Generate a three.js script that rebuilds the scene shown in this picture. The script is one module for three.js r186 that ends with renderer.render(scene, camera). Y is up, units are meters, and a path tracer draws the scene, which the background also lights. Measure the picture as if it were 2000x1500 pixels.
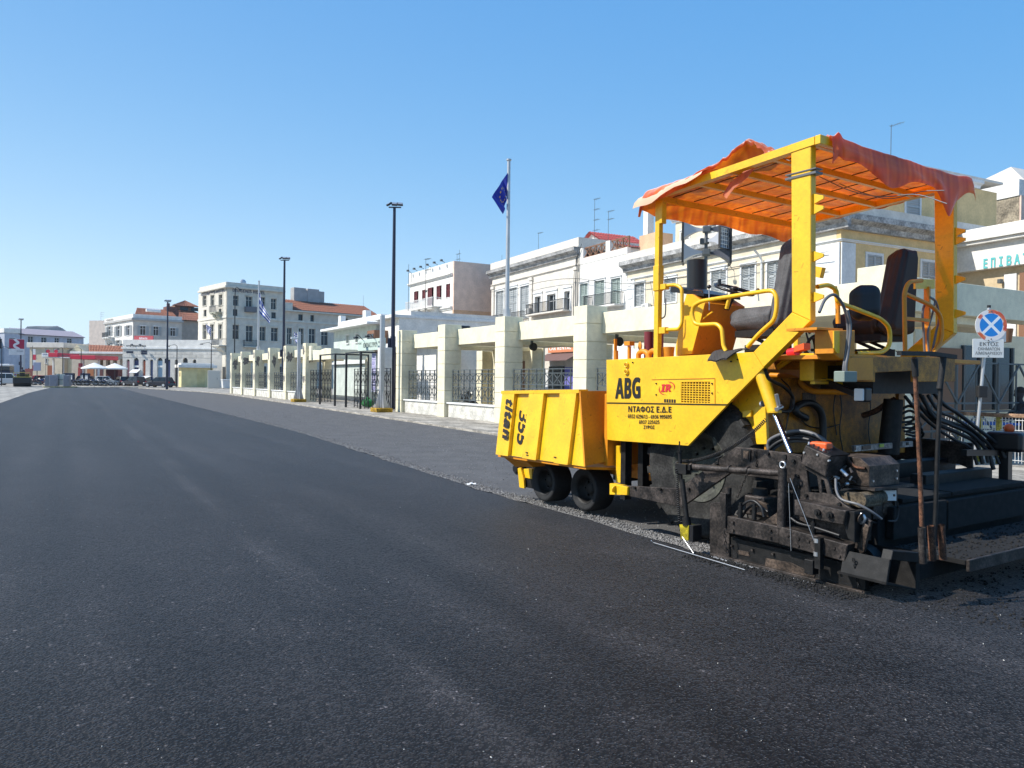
import * as THREE from 'three';
import { mergeGeometries, mergeVertices, toCreasedNormals } from 'three/addons/utils/BufferGeometryUtils.js';
import { RoundedBoxGeometry } from 'three/addons/geometries/RoundedBoxGeometry.js';
import { MarchingCubes } from 'three/addons/objects/MarchingCubes.js';
import { createNoise2D, createNoise3D } from 'simplex-noise';

// ---------------------------------------------------------------- camera, sky, sun, exposure
const scene = new THREE.Scene();
const camera = new THREE.PerspectiveCamera(53.13, 4 / 3, 0.1, 6000);
camera.rotation.order = 'YXZ';
camera.position.set(0, 1.6, 0);
camera.rotation.set(-0.0044, 0, 0.012);
const renderer = new THREE.WebGLRenderer({ antialias: true });
renderer.setSize(1024, 768);
renderer.toneMapping = THREE.LinearToneMapping;
renderer.toneMappingExposure = 1.3;
renderer.shadowMap.enabled = true;

const SUN = new THREE.Vector3(-0.706, 0.705, -0.05).normalize();
const sun = new THREE.DirectionalLight(new THREE.Color(1, 0.955, 0.88), 4.7);
sun.position.copy(SUN).multiplyScalar(200); sun.target.position.set(0, 0, -40);
sun.castShadow = true; sun.shadow.mapSize.set(4096, 4096);
Object.assign(sun.shadow.camera, { left: -150, right: 150, top: 150, bottom: -150, near: 1, far: 600 });
sun.shadow.radius = 1;
scene.add(sun, sun.target);

function mulberry(a) { return () => { a |= 0; a = a + 0x6d2b79f5 | 0; let t = Math.imul(a ^ a >>> 15, 1 | a); t = t + Math.imul(t ^ t >>> 7, 61 | t) ^ t; return ((t ^ t >>> 14) >>> 0) / 4294967296; }; }
const rnd = mulberry(7);
const R = (a, b) => a + (b - a) * rnd();
const n2 = createNoise2D(mulberry(11)), n3 = createNoise3D(mulberry(12));
const clamp = THREE.MathUtils.clamp, lerp = THREE.MathUtils.lerp, smooth = (x, a, b) => { const t = Math.min(1, Math.max(0, (x - a) / (b - a))); return t * t * (3 - 2 * t); };

{ // clear summer sky: deep blue overhead, pale toward the horizon, paler on the sun's side
  const W = 512, Hh = 256, d = new Float32Array(W * Hh * 4);
  const zen = [0.038, 0.185, 0.530], mid = [0.118, 0.440, 0.780], low = [0.70, 0.86, 0.93];
  for (let j = 0; j < Hh; j++) for (let i = 0; i < W; i++) {
    const up = ((j + 0.5) / Hh - 0.5) * Math.PI, az = ((i + 0.5) / W - 0.5) * 2 * Math.PI;
    const x = Math.cos(az) * Math.cos(up), y = Math.sin(up), z = Math.sin(az) * Math.cos(up);
    const c = x * SUN.x + y * SUN.y + z * SUN.z, e = Math.max(0, y);
    const h = Math.exp(-e / 0.155), m = Math.exp(-e / 0.42), glow = 0.055 * Math.pow(Math.max(0, 0.5 + 0.5 * c), 3) / 1 + 0.30 * Math.pow(Math.max(0, c), 14);
    const side = 0.40 + 1.2 * Math.pow(0.5 + 0.5 * (x * SUN.x + z * SUN.z) / Math.hypot(SUN.x, SUN.z), 1.2);
    for (let k = 0; k < 3; k++) {
      let v = zen[k] + (mid[k] - zen[k]) * m;
      v += (low[k] - v) * clamp(h * side * 0.95, 0, 1);
      v += glow * [1, 0.98, 0.9][k];
      d[(j * W + i) * 4 + k] = y < -0.02 ? [0.16, 0.17, 0.18][k] : v;
    }
    d[(j * W + i) * 4 + 3] = 1;
  }
  const t = new THREE.DataTexture(d, W, Hh, THREE.RGBAFormat, THREE.FloatType);
  t.mapping = THREE.EquirectangularReflectionMapping; t.magFilter = t.minFilter = THREE.LinearFilter; t.wrapS = THREE.RepeatWrapping; t.needsUpdate = true;
  scene.background = t; scene.environment = t;
}

// ---------------------------------------------------------------- helpers
const used = new Map();
function numbered(n) { const k = used.get(n) || 0; used.set(n, k + 1); return k ? n + '_' + String(k).padStart(3, '0') : n; }
function tag(o, label, category, group, kind) { o.userData.label = label; o.userData.category = category; if (group) o.userData.group = group; if (kind) o.userData.kind = kind; return o; }
function thing(name, label, category, pos = [0, 0, 0], turn = 0, group) {
  const o = new THREE.Group(); o.name = numbered(name); o.position.set(...pos); o.rotation.y = turn; scene.add(o);
  return tag(o, label, category, group);
}
const headingTurn = (deg) => Math.atan2(Math.cos(deg * Math.PI / 180), Math.sin(deg * Math.PI / 180));   // local +x along compass heading (0 = -z, 90 = +x)
function clean(g) { let q = g.index ? g.toNonIndexed() : g; for (const k of Object.keys(q.attributes)) if (!['position', 'normal', 'uv'].includes(k)) q.deleteAttribute(k); if (!q.attributes.normal) q.computeVertexNormals(); return q; }
function boxUV(g) {   // uv in metres, projected along the main direction of each face
  const p = g.attributes.position, n = g.attributes.normal, uv = new Float32Array(p.count * 2);
  for (let i = 0; i < p.count; i += 3) {
    let ax = 0, ay = 0, az = 0; for (let k = 0; k < 3; k++) { ax += Math.abs(n.getX(i + k)); ay += Math.abs(n.getY(i + k)); az += Math.abs(n.getZ(i + k)); }
    for (let k = i; k < i + 3; k++) {
      const x = p.getX(k), y = p.getY(k), z = p.getZ(k);
      if (ay > ax && ay > az) { uv[2 * k] = x; uv[2 * k + 1] = z; } else if (ax > az) { uv[2 * k] = z; uv[2 * k + 1] = y; } else { uv[2 * k] = x; uv[2 * k + 1] = y; }
    }
  }
  g.setAttribute('uv', new THREE.BufferAttribute(uv, 2)); return g;
}
function join(gs) { const l = (Array.isArray(gs) ? gs.flat(9) : [gs]).map(clean); return l.length === 1 ? l[0] : mergeGeometries(l.map((g) => { if (!g.attributes.uv) g.setAttribute('uv', new THREE.BufferAttribute(new Float32Array(g.attributes.position.count * 2), 2)); return g; })); }
function part(name, gs, mat, parent, keepUV) {
  const g = gs.isBufferGeometry && keepUV ? gs : keepUV ? join(gs) : boxUV(join(gs));
  const m = new THREE.Mesh(g, mat); m.castShadow = m.receiveShadow = true;
  m.name = parent ? name : numbered(name); (parent || scene).add(m); return m;
}
function struct(name, gs, mat, keepUV) { const m = part(name, gs, mat, null, keepUV); m.userData.kind = 'structure'; return m; }
const box = (x0, y0, z0, x1, y1, z1) => new THREE.BoxGeometry(Math.abs(x1 - x0), Math.abs(y1 - y0), Math.abs(z1 - z0)).translate((x0 + x1) / 2, (y0 + y1) / 2, (z0 + z1) / 2);
const rbox = (x0, y0, z0, x1, y1, z1, r = 0.01, s = 1) => new RoundedBoxGeometry(Math.abs(x1 - x0), Math.abs(y1 - y0), Math.abs(z1 - z0), s, Math.min(r, Math.abs(x1 - x0) / 2.1, Math.abs(y1 - y0) / 2.1, Math.abs(z1 - z0) / 2.1)).translate((x0 + x1) / 2, (y0 + y1) / 2, (z0 + z1) / 2);
const V = (p) => new THREE.Vector3(...p);
function cyl(p, q, r, r2 = r, seg = 12, open = false) {
  const a = V(p), b = V(q), L = a.distanceTo(b), g = new THREE.CylinderGeometry(r2, r, L, seg, 1, open);
  g.applyQuaternion(new THREE.Quaternion().setFromUnitVectors(new THREE.Vector3(0, 1, 0), b.clone().sub(a).normalize()));
  return g.translate((a.x + b.x) / 2, (a.y + b.y) / 2, (a.z + b.z) / 2);
}
function bar(p, q, w, h = w) { // square bar
  const a = V(p), b = V(q), L = a.distanceTo(b), g = new THREE.BoxGeometry(w, h, L), m = new THREE.Matrix4().lookAt(a, b, Math.abs(b.clone().sub(a).normalize().y) > 0.98 ? new THREE.Vector3(1, 0, 0) : new THREE.Vector3(0, 1, 0));
  g.applyMatrix4(m); return g.translate((a.x + b.x) / 2, (a.y + b.y) / 2, (a.z + b.z) / 2);
}
function tube(ps, r, seg = 24, rad = 8, closed = false, tension = 0.5) { return new THREE.TubeGeometry(new THREE.CatmullRomCurve3(ps.map(V), closed, 'catmullrom', tension), seg, r, rad, closed); }
function bent(ps, r, fillet = 0.08, rad = 8) { // pipe with straight runs and rounded corners
  const c = new THREE.CurvePath(), v = ps.map(V); let from = v[0];
  for (let i = 1; i < v.length; i++) {
    if (i === v.length - 1) { c.add(new THREE.LineCurve3(from, v[i])); break; }
    const d0 = v[i].clone().sub(v[i - 1]), d1 = v[i + 1].clone().sub(v[i]), k = Math.min(fillet, d0.length() * 0.45, d1.length() * 0.45);
    const a = v[i].clone().addScaledVector(d0.normalize(), -k), b = v[i].clone().addScaledVector(d1.normalize(), k);
    c.add(new THREE.LineCurve3(from, a)); c.add(new THREE.QuadraticBezierCurve3(a, v[i], b)); from = b;
  }
  const out = [];   // sample every piece so that corners stay round
  for (const q of c.curves) { const n = q.isLineCurve3 ? 1 : 5; for (let i = 0; i < n; i++) out.push(q.getPoint(i / n)); }
  out.push(v[v.length - 1].clone());
  const path = new THREE.CurvePath(); for (let i = 1; i < out.length; i++) if (out[i].distanceTo(out[i - 1]) > 1e-4) path.add(new THREE.LineCurve3(out[i - 1], out[i]));
  const lens = path.getCurveLengths(), tot = lens[lens.length - 1];
  class Poly extends THREE.Curve { getPoint(t, o = new THREE.Vector3()) { const f = t * path.curves.length, i = Math.min(path.curves.length - 1, Math.floor(f)); return o.copy(path.curves[i].getPoint(f - i)); } getPointAt(t, o) { return this.getPoint(t, o); } getTangentAt(t, o = new THREE.Vector3()) { const e = 0.5 / path.curves.length, a = this.getPoint(Math.max(0, t - e)), b = this.getPoint(Math.min(1, t + e)); return o.copy(b).sub(a).normalize(); } }
  return new THREE.TubeGeometry(new Poly(), path.curves.length, r, rad, false);
}
function shape(ps, holes = []) { const s = new THREE.Shape(ps.map((p) => new THREE.Vector2(p[0], p[1]))); for (const h of holes) s.holes.push(h.isPath ? h : new THREE.Path(h.map((p) => new THREE.Vector2(p[0], p[1])))); return s; }
// outline in x,y extruded from z0 to z1, edges chamfered by b
function ext(ps, z0, z1, b = 0, holes = []) {
  const s = ps.isShape ? ps : shape(ps, holes), lo = Math.min(z0, z1), hi = Math.max(z0, z1);
  return new THREE.ExtrudeGeometry(s, { depth: hi - lo - 2 * b, bevelEnabled: b > 0, bevelThickness: b, bevelSize: b, bevelOffset: -b, bevelSegments: 1, curveSegments: 8 }).translate(0, 0, lo + b);
}
// outline in z,y extruded along x
function extX(ps, x0, x1, b = 0, holes = []) { const g = ext(ps, -Math.max(x0, x1), -Math.min(x0, x1), b, holes); const m = new THREE.Matrix4().set(0, 0, -1, 0, 0, 1, 0, 0, 1, 0, 0, 0, 0, 0, 0, 1); g.applyMatrix4(m); return g; }
// outline in x,z extruded along y
function extY(ps, y0, y1, b = 0) { const g = ext(ps.map(([x, z]) => [x, -z]), Math.min(y0, y1), Math.max(y0, y1), b); g.rotateX(-Math.PI / 2); return g; }
const rectP = (a0, h0, a1, h1) => [[a0, h0], [a1, h0], [a1, h1], [a0, h1]];
function archP(a0, h0, a1, h1) { const r = (a1 - a0) / 2, c = (a0 + a1) / 2, o = [[a0, h0], [a1, h0]]; for (let i = 0; i <= 10; i++) o.push([c + r * Math.cos(i * Math.PI / 10), h1 - r + r * Math.sin(i * Math.PI / 10)]); return o; }

// ---------------------------------------------------------------- textures and materials
const srgb = (r, g, b) => new THREE.Color().setRGB(r, g, b);
function dataTex(W, H, fn, size, color = true) { // fn(i, j) -> [r, g, b] 0..1 (colour: sRGB values) or one number; size = metres that one repeat covers
  const d = new Uint8Array(W * H * 4);
  for (let j = 0; j < H; j++) for (let i = 0; i < W; i++) { const v = fn(i, j), k = (j * W + i) * 4; for (let c = 0; c < 3; c++) d[k + c] = clamp((v.length ? v[c] : v) * 255, 0, 255); d[k + 3] = 255; }
  const t = new THREE.DataTexture(d, W, H); t.wrapS = t.wrapT = THREE.RepeatWrapping; t.magFilter = t.minFilter = THREE.LinearFilter;
  if (color) t.colorSpace = THREE.SRGBColorSpace; t.repeat.set(1 / (size[0] ?? size), 1 / (size[1] ?? size)); t.needsUpdate = true; return t;
}
// noise that repeats after W x H cells: blended over the edges
function tileNoise(W, H, f, seed = 0) { return (i, j) => { const u = i / W, v = j / H, k = (x, y) => n2(x * f + seed, y * f + seed * 1.7); return (k(u, v) * (1 - u) * (1 - v) + k(u - 1, v) * u * (1 - v) + k(u, v - 1) * (1 - u) * v + k(u - 1, v - 1) * u * v) / Math.sqrt((u * u + (1 - u) * (1 - u)) * (v * v + (1 - v) * (1 - v))); }; }
function mottle(size, amt, f = 5, seed = 1, fine = 0.5, W = 256, st = 0) {
  const a = tileNoise(W, W, f, seed), b = tileNoise(W, W, f * 5, seed + 9), c = tileNoise(W, W, f * 20, seed + 5), q = mulberry(seed * 77 + 3);
  return dataTex(W, W, (i, j) => { const v = 1 - amt * (0.5 + 0.32 * a(i, j * (1 - st)) + 0.22 * b(i, j * (1 - st * 0.8)) + fine * 0.3 * c(i, j) + fine * 0.25 * (q() - 0.5)); return [v, v, v]; }, size);
}
const stuccoMap = mottle(5, 0.12, 4, 2, 0.5, 512), stuccoBump = (() => { const q = mulberry(5), a = tileNoise(256, 256, 40, 3); return dataTex(256, 256, () => 0.5 + 0.3 * (q() - 0.5) + 0, 1.4, false); })();
const paintMap = mottle(1.7, 0.10, 3, 4, 0.35, 512), grimeMap = mottle(0.9, 0.55, 3, 6, 0.8, 512), agedMap = mottle(3.6, 0.5, 3, 8, 0.7, 512);
function mat(c, o = {}) { return new THREE.MeshStandardMaterial({ color: srgb(...c), roughness: 0.85, ...o }); }
const wallMat = (c, o = {}) => mat(c, { map: stuccoMap, bumpMap: stuccoBump, bumpScale: 0.006, roughness: 0.92, ...o });
function canvasTex(w, h, draw) { const c = document.createElement('canvas'); c.width = w; c.height = h; const x = c.getContext('2d'); draw(x, w, h); const t = new THREE.CanvasTexture(c); t.colorSpace = THREE.SRGBColorSpace; t.anisotropy = 8; return t; }
// print on a flat sheet; corners given as lower left, lower right, upper right, upper left
function sheet(name, [a, b, c, d], tex, parent, o = {}) {
  const g = new THREE.BufferGeometry(); g.setAttribute('position', new THREE.Float32BufferAttribute([a, b, c, a, c, d].flat(), 3)); g.setAttribute('uv', new THREE.Float32BufferAttribute([0, 0, 1, 0, 1, 1, 0, 0, 1, 1, 0, 1], 2)); g.computeVertexNormals();
  const m = new THREE.MeshStandardMaterial({ map: tex, roughness: 0.6, transparent: true, ...o }); return part(name, g, m, parent, true);
}
const M = {
  white: wallMat([0.84, 0.81, 0.75]), offwhite: wallMat([0.76, 0.70, 0.61]), cream: wallMat([0.74, 0.66, 0.46]), pink: wallMat([0.84, 0.62, 0.49]), salmon: wallMat([0.74, 0.47, 0.29]),
  ochre: wallMat([0.78, 0.56, 0.27]), grey: wallMat([0.46, 0.45, 0.43]), blueGrey: wallMat([0.50, 0.53, 0.60]), stone: wallMat([0.66, 0.63, 0.58]), trim: mat([0.80, 0.80, 0.78], { map: stuccoMap, roughness: 0.8 }),
  colonnade: wallMat([0.88, 0.81, 0.59]), shutterGrey: mat([0.40, 0.42, 0.42], { roughness: 0.6 }), shutterGreen: mat([0.33, 0.39, 0.36], { roughness: 0.6 }), maroon: mat([0.16, 0.028, 0.030], { roughness: 0.5 }), brownWood: mat([0.22, 0.11, 0.06], { roughness: 0.6 }),
  dark: mat([0.012, 0.012, 0.013], { roughness: 0.6 }), glass: mat([0.02, 0.025, 0.03], { roughness: 0.08 }), iron: mat([0.10, 0.11, 0.115], { roughness: 0.5, metalness: 0.2 }), blackIron: mat([0.015, 0.015, 0.017], { roughness: 0.45 }), railGrey: mat([0.085, 0.10, 0.105], { roughness: 0.5 }),
  concrete: mat([0.46, 0.38, 0.35], { map: agedMap, roughness: 0.95 }), roofTile: mat([0.52, 0.20, 0.11], { map: grimeMap, roughness: 0.85 }), roofRed: mat([0.42, 0.07, 0.06], { map: paintMap, roughness: 0.7 }),
  galv: mat([0.55, 0.56, 0.57], { roughness: 0.45, metalness: 0.6, map: paintMap }), navy: mat([0.012, 0.016, 0.04], { roughness: 0.4 }),
};

// ---------------------------------------------------------------- ground, road, pavement, hills
const DH = -30.1 * Math.PI / 180, DX = Math.sin(DH), DZ = -Math.cos(DH);   // the street runs along this heading
const street = (s, t, y = 0) => [DX * s - DZ * t, y, DZ * s + DX * t];     // s along the street, t to its right, seen from the camera's foot
const asphaltMaps = (() => {
  const W = 2048, h = new Float32Array(W * W), q = mulberry(21);
  const big = tileNoise(W, W, 7, 31), mid = tileNoise(W, W, 40, 33);
  const col = new Float32Array(W * W);
  // stones: many small discs of their own tone and height, 7 m repeat
  for (let k = 0; k < 330000; k++) {
    const cx = q() * W, cy = q() * W, r = 0.9 + q() * q() * 2.4, tone = (q() < 0.03 ? 1.5 + q() * 2.4 : 0.45 + q() * 0.9), el = 0.4 + q() * 0.6, ex = 0.7 + q() * 0.6;
    for (let y = Math.floor(cy - r); y <= cy + r; y++) for (let x = Math.floor(cx - r * ex); x <= cx + r * ex; x++) {
      const dd = ((x - cx) / ex) ** 2 + (y - cy) ** 2; if (dd > r * r) continue;
      const i = ((y + W) % W) * W + (x + W) % W; col[i] = tone; h[i] = el * (1 - 0.5 * dd / (r * r));
    }
  }
  const color = dataTex(W, W, (i, j) => { const k = j * W + i, v = 0.138 * (0.50 + 0.60 * (col[k] || 0.25)) * (1 + 0.10 * big(i, j) + 0.07 * mid(i, j)); return [v * 1.06, v * 1.0, v * 0.99]; }, 7);
  const bump = dataTex(W, W, (i, j) => h[j * W + i], 7, false);
  return { color, bump };
})();
const asphalt = new THREE.MeshPhysicalMaterial({ sheen: 0.75, sheenRoughness: 0.40, sheenColor: srgb(0.90, 0.79, 0.75), specularIntensity: 0.4, map: asphaltMaps.color, bumpMap: asphaltMaps.bump, bumpScale: 0.0045, roughness: 0.62, vertexColors: true });
const milledTex = (() => { // scraped old surface: lighter, with grooves along the street
  const W = 1024, a = tileNoise(W, W, 6, 41), b = tileNoise(W, W, 34, 43), q = mulberry(23), groove = new Float32Array(W); for (let i = 0; i < W; i++) groove[i] = 0.5 + 0.5 * Math.sin(i / W * Math.PI * 2 * 96) * (0.6 + 0.4 * n2(i * 0.03, 3));
  const color = dataTex(W, W, (i, j) => { const v = 0.325 * (1 + 0.07 * a(i, j) + 0.03 * b(i, j) + 0.42 * (q() - 0.5) + 0.16 * (groove[j] - 0.5)); return [v * 1.0, v * 0.985, v * 0.975]; }, 5.5);
  const bump = dataTex(W, W, (i, j) => 0.45 * groove[j] + 0.4 * (q()) + 0.05 * (0.5 + 0.5 * b(i, j)), 5.5, false);
  return { color, bump };
})();
function strip(ts, s0, s1, ns, y, colorFn) { // grid sheet in street coordinates, uv in metres; ts: t positions or functions of s
  const pos = [], uv = [], col = [], idx = [], n = ts.length;
  for (let i = 0; i <= ns; i++) for (let j = 0; j < n; j++) {
    const f = i / ns, s = s0 + (s1 - s0) * (f < 0 ? 0 : f * f * 0.75 + f * 0.25), t = typeof ts[j] === 'function' ? ts[j](s) : ts[j], p = street(s, t, y);
    pos.push(...p); uv.push(s, t); if (colorFn) { const v = colorFn(s, t); col.push(v, v, v); }
  }
  for (let i = 0; i < ns; i++) for (let j = 0; j < n - 1; j++) { const a = i * n + j, b = a + 1, c = a + n, d = c + 1; idx.push(a, b, c, b, d, c); }
  const g = new THREE.BufferGeometry(); g.setAttribute('position', new THREE.Float32BufferAttribute(pos, 3)); g.setAttribute('uv', new THREE.Float32BufferAttribute(uv, 2)); if (colorFn) g.setAttribute('color', new THREE.Float32BufferAttribute(col, 3)); g.setIndex(idx); g.computeVertexNormals(); return g;
}
const edgeT = (s) => 5.20 + 0.78 * smooth(s, 7, 26) + 0.05 * n2(s * 0.8, 1) + 0.03 * n2(s * 3.1, 5);   // ragged edge of the new surfacing
{
  const far = 420, base = new THREE.CircleGeometry(2400, 64).rotateX(-Math.PI / 2).translate(0, -0.16, 0);
  struct('ground', base, mat([0.44, 0.40, 0.34], { map: agedMap }));
  // fresh asphalt mat: streaks of dust and roller marks follow the street
  const ts = []; for (let t = -3.2; t < 5.0; t += 0.14) ts.push(t); ts.push((s) => edgeT(s) - 0.06, (s) => edgeT(s)); for (let k = 1; k <= 10; k++) ts.push((s) => (s < 4.5 ? lerp(edgeT(s), 10, k / 10) : edgeT(s)));   // behind the screed the new mat covers the next lane too
  const tone = (s, t) => { const a = n2(t * 0.75 + n2(s * 0.02, 4) * 1.2, s * 0.012), b = n2(t * 1.9 + 7, s * 0.03 + 2), c = n2(s * 0.09, t * 0.22 + 9); let v = 1 + 0.24 * a + 0.16 * b + 0.20 * c; for (const [t0, w, k, ph] of [[1.63, 0.11, 1.7, 0], [2.35, 0.16, 0.9, 3], [0.25, 0.20, 0.7, 5], [3.05, 0.18, 0.6, 7], [4.72, 0.12, 0.9, 9], [-0.6, 0.22, 0.8, 11], [-1.7, 0.14, 0.9, 13], [-2.3, 0.14, 0.9, 15]]) v += k * Math.exp(-(((t - t0 - 0.10 * n2(s * 0.12, ph)) / w) ** 2)) * clamp(0.55 + 0.6 * n2(s * 0.25, ph + 1) + 0.25 * n2(s * 1.7, t * 6 + ph), 0, 1.3); return clamp(v, 0.55, 3.2); };
  const top = strip(ts, -14, 115, 170, 0, tone);
  const road = struct('road', top, asphalt, true);
  // broken edge of the mat, 45 mm thick
  const ep = [], eu = [], ei = [], ec = []; let n = 0;
  for (let s = 4.8; s <= 115; s += s < 30 ? 0.12 : 0.6) { const t = edgeT(s), a = street(s, t, 0.002), b = street(s, t + 0.06 + 0.03 * n2(s * 5, 2), -0.05); ep.push(...a, ...b); eu.push(s, 0, s, 0.08); ec.push(0.8, 0.8, 0.8, 0.8, 0.8, 0.8); if (n) ei.push(2 * n - 2, 2 * n - 1, 2 * n, 2 * n - 1, 2 * n + 1, 2 * n); n++; }
  const g = new THREE.BufferGeometry(); g.setAttribute('position', new THREE.Float32BufferAttribute(ep, 3)); g.setAttribute('uv', new THREE.Float32BufferAttribute(eu, 2)); g.setAttribute('color', new THREE.Float32BufferAttribute(ec, 3)); g.setIndex(ei); g.computeVertexNormals();
  struct('road_edge', g, asphalt, true);
  const g3 = strip([5.0, 6, 7, 8, 9, 10, 11, 12, 13, 14], -14, 116, 60, -0.042);
  struct('milled_lane', g3, new THREE.MeshStandardMaterial({ map: milledTex.color, bumpMap: milledTex.bump, bumpScale: 0.012, roughness: 0.9 }), true);
  const pave = mat([0.56, 0.51, 0.43], { map: agedMap, roughness: 0.95 });
  const poly = (l) => l.map(([t, s]) => { const p = street(s, t); return [p[0], p[2]]; });
  struct('pavement', extY(poly([[10.6, -14], [34, -14], [34, 116], [8.4, 116], [9.2, 110], [12.6, 88], [13.1, 76], [12.2, 50], [11.4, 28], [11.0, 18]]), -0.12, 0.03, 0.015), pave);
  struct('quay_apron', extY(poly([[-70, -14], [-3.22, -14], [-3.22, 50], [-2.9, 80], [-1.7, 116], [-70, 130]]), -0.12, 0.006), mat([0.56, 0.52, 0.45], { map: agedMap, roughness: 0.95 }));
  struct('cross_street', extY(poly([[-60, 112], [60, 116.2], [60, 121], [-60, 121]]), -0.14, -0.05), mat([0.40, 0.38, 0.35], { map: agedMap, roughness: 0.95 }));
  struct('square', extY(poly([[-70, 118], [60, 118], [110, 260], [-130, 260]]), -0.12, 0.05, 0.02), mat([0.56, 0.51, 0.43], { map: agedMap, roughness: 0.95 }));
  // loose stones spilled along the edge of the mat and over the scraped lane
  const st = new THREE.IcosahedronGeometry(1, 0), sm = new THREE.InstancedMesh(st, mat([0.19, 0.185, 0.18], { roughness: 0.95 }), 26000), o = new THREE.Object3D(), cc = new THREE.Color(); sm.name = 'loose_gravel'; sm.castShadow = sm.receiveShadow = true;
  for (let i = 0; i < 26000; i++) {
    const band = i < 15000, s = band ? 4.9 + 26 * Math.pow(rnd(), 1.6) : 4.9 + 34 * Math.pow(rnd(), 1.3), t = band ? edgeT(s) + 0.02 + Math.abs(R(-1, 1) + R(-1, 1)) * 0.22 : 5.4 + rnd() * 7, k = (band ? R(0.005, 0.014) : R(0.004, 0.011)), v = R(0.55, 1.5);
    o.position.set(...street(s, t, -0.042 + k * 0.4 + (band ? 0.02 * Math.exp(-(t - edgeT(s)) * 8) : 0))); o.rotation.set(R(0, 6), R(0, 6), R(0, 6)); o.scale.set(k * R(0.7, 1.4), k * R(0.6, 1), k); o.updateMatrix(); sm.setMatrixAt(i, o.matrix); sm.setColorAt(i, cc.setRGB(v, v * 0.99, v * 0.97));
  }
  scene.add(tag(sm, 'loose pale gravel spilled along the ragged edge of the new asphalt', 'gravel', null, 'stuff'));
  const chip = new THREE.InstancedMesh(st, mat([0.62, 0.60, 0.56], { roughness: 0.9 }), 420); chip.name = 'stone_chips'; chip.castShadow = chip.receiveShadow = true;
  for (let i = 0; i < 420; i++) { const s = 2.2 + 20 * Math.pow(rnd(), 2), t = R(-3, 6.5), k = R(0.0015, 0.0042); o.position.set(...street(s, t, k * 0.5)); o.rotation.set(R(0, 6), R(0, 6), R(0, 6)); o.scale.set(k * R(0.8, 2.2), k * 0.7, k); o.updateMatrix(); chip.setMatrixAt(i, o.matrix); const v = R(0.5, 1.2); chip.setColorAt(i, cc.setRGB(v, v * 0.98, v * 0.94)); }
  scene.add(tag(chip, 'tiny pale stone chips scattered over the fresh asphalt', 'stone chips', null, 'stuff'));
  // far hills
  const hill = (name, x0, x1, z, fn, m) => { const nx = 60, nz = 8, p = [], ix = []; for (let j = 0; j <= nz; j++) for (let i = 0; i <= nx; i++) { const x = lerp(x0, x1, i / nx), f = j / nz; p.push(x, fn(x) * Math.sin(f * Math.PI * 0.5) * (1 + 0.05 * n2(i * 0.6, j)) - 2, z - f * 420 + 30 * n2(i * 0.4, j * 0.7)); if (i < nx && j < nz) { const a = j * (nx + 1) + i; ix.push(a, a + 1, a + nx + 1, a + 1, a + nx + 2, a + nx + 1); } } const g = new THREE.BufferGeometry(); g.setAttribute('position', new THREE.Float32BufferAttribute(p, 3)); g.setIndex(ix); g.computeVertexNormals(); struct(name, g, m); };
  const hm = mat([0.16, 0.135, 0.12], { map: mottle(160, 0.7, 5, 15, 0.8), roughness: 1 });
  hill('hill', -1700, -820, -1350, (x) => 22 + 84 * Math.exp(-(((x + 1040) / 52) ** 2)) + 40 * Math.exp(-(((x + 1180) / 120) ** 2)) + 3 * n2(x * 0.02, 2), hm);
  hill('hill', -1150, -560, -1350, (x) => 6 + 94 * smooth(x, -985, -840) + 4 * n2(x * 0.025, 6) - 92 * smooth(x, -800, -640), hm);
}
scene.fog = new THREE.FogExp2(new THREE.Color(0.72, 0.86, 1), 0.00016);

// ---------------------------------------------------------------- harbour colonnade: pillars, roof beams, parapet walls, railings
const CT = 13.75, colonnade = thing('harbour_colonnade', 'long cream colonnade of square pillars carrying a thick roof beam along the pavement', 'colonnade', street(80, CT, 0.03), headingTurn(149.9));
const cs = (s) => 80 - s;                                             // place along the colonnade, local x runs towards the camera, z towards the road
const PW = 0.72, PH = 3.92, BT = 3.72, BB = 3.06;                        // pillar width and height, top and bottom of the beam
const pillarAt = [9.2, 14.35, 19.2, 24.3, 29.4, 34.2, 51.2, 56.5, 61.6, 67.2, 72.7, 77.8];
const parapetMat = wallMat([0.84, 0.81, 0.72], { map: mottle(2.6, 0.30, 4, 91, 0.9, 512) });
const bayLabel = ['dark iron diamond railing in the end bay of the colonnade beside the traffic sign', 'dark iron diamond railing in the colonnade bay behind the paver hood', 'dark iron diamond railing in the colonnade bay behind the yellow hopper', 'dark iron diamond railing in front of the red motorcycle', 'dark iron diamond railing in front of the black motorcycle and timber door', '', 'dark diamond railing in the colonnade bay next to the broken gate beam', 'dark diamond railing in the second colonnade bay from the broken beam', 'dark diamond railing in the third colonnade bay from the broken beam', 'dark diamond railing in the second colonnade bay from the wheeled bins', 'dark diamond railing in the last colonnade bay beside the wheeled bins'];
const bare = mat([0.40, 0.37, 0.34], { map: agedMap, roughness: 1 });
function pillar(x, z0, h, w, d, parent, courses, name = 'pillar') {
  const p = part(name, box(x + 0.03, 0, z0 - d + 0.03, x + w - 0.03, h - 0.02, z0 - 0.03), M.colonnade, parent), ch = h / courses;
  for (let i = 0; i < courses; i++) part('panel', rbox(x + R(0, 0.004), i * ch + (i ? 0.006 : 0), z0 - d, x + w, (i + 1) * ch - 0.006, z0 - R(0, 0.004), 0.012), M.colonnade, p);
  return p;
}
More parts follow.
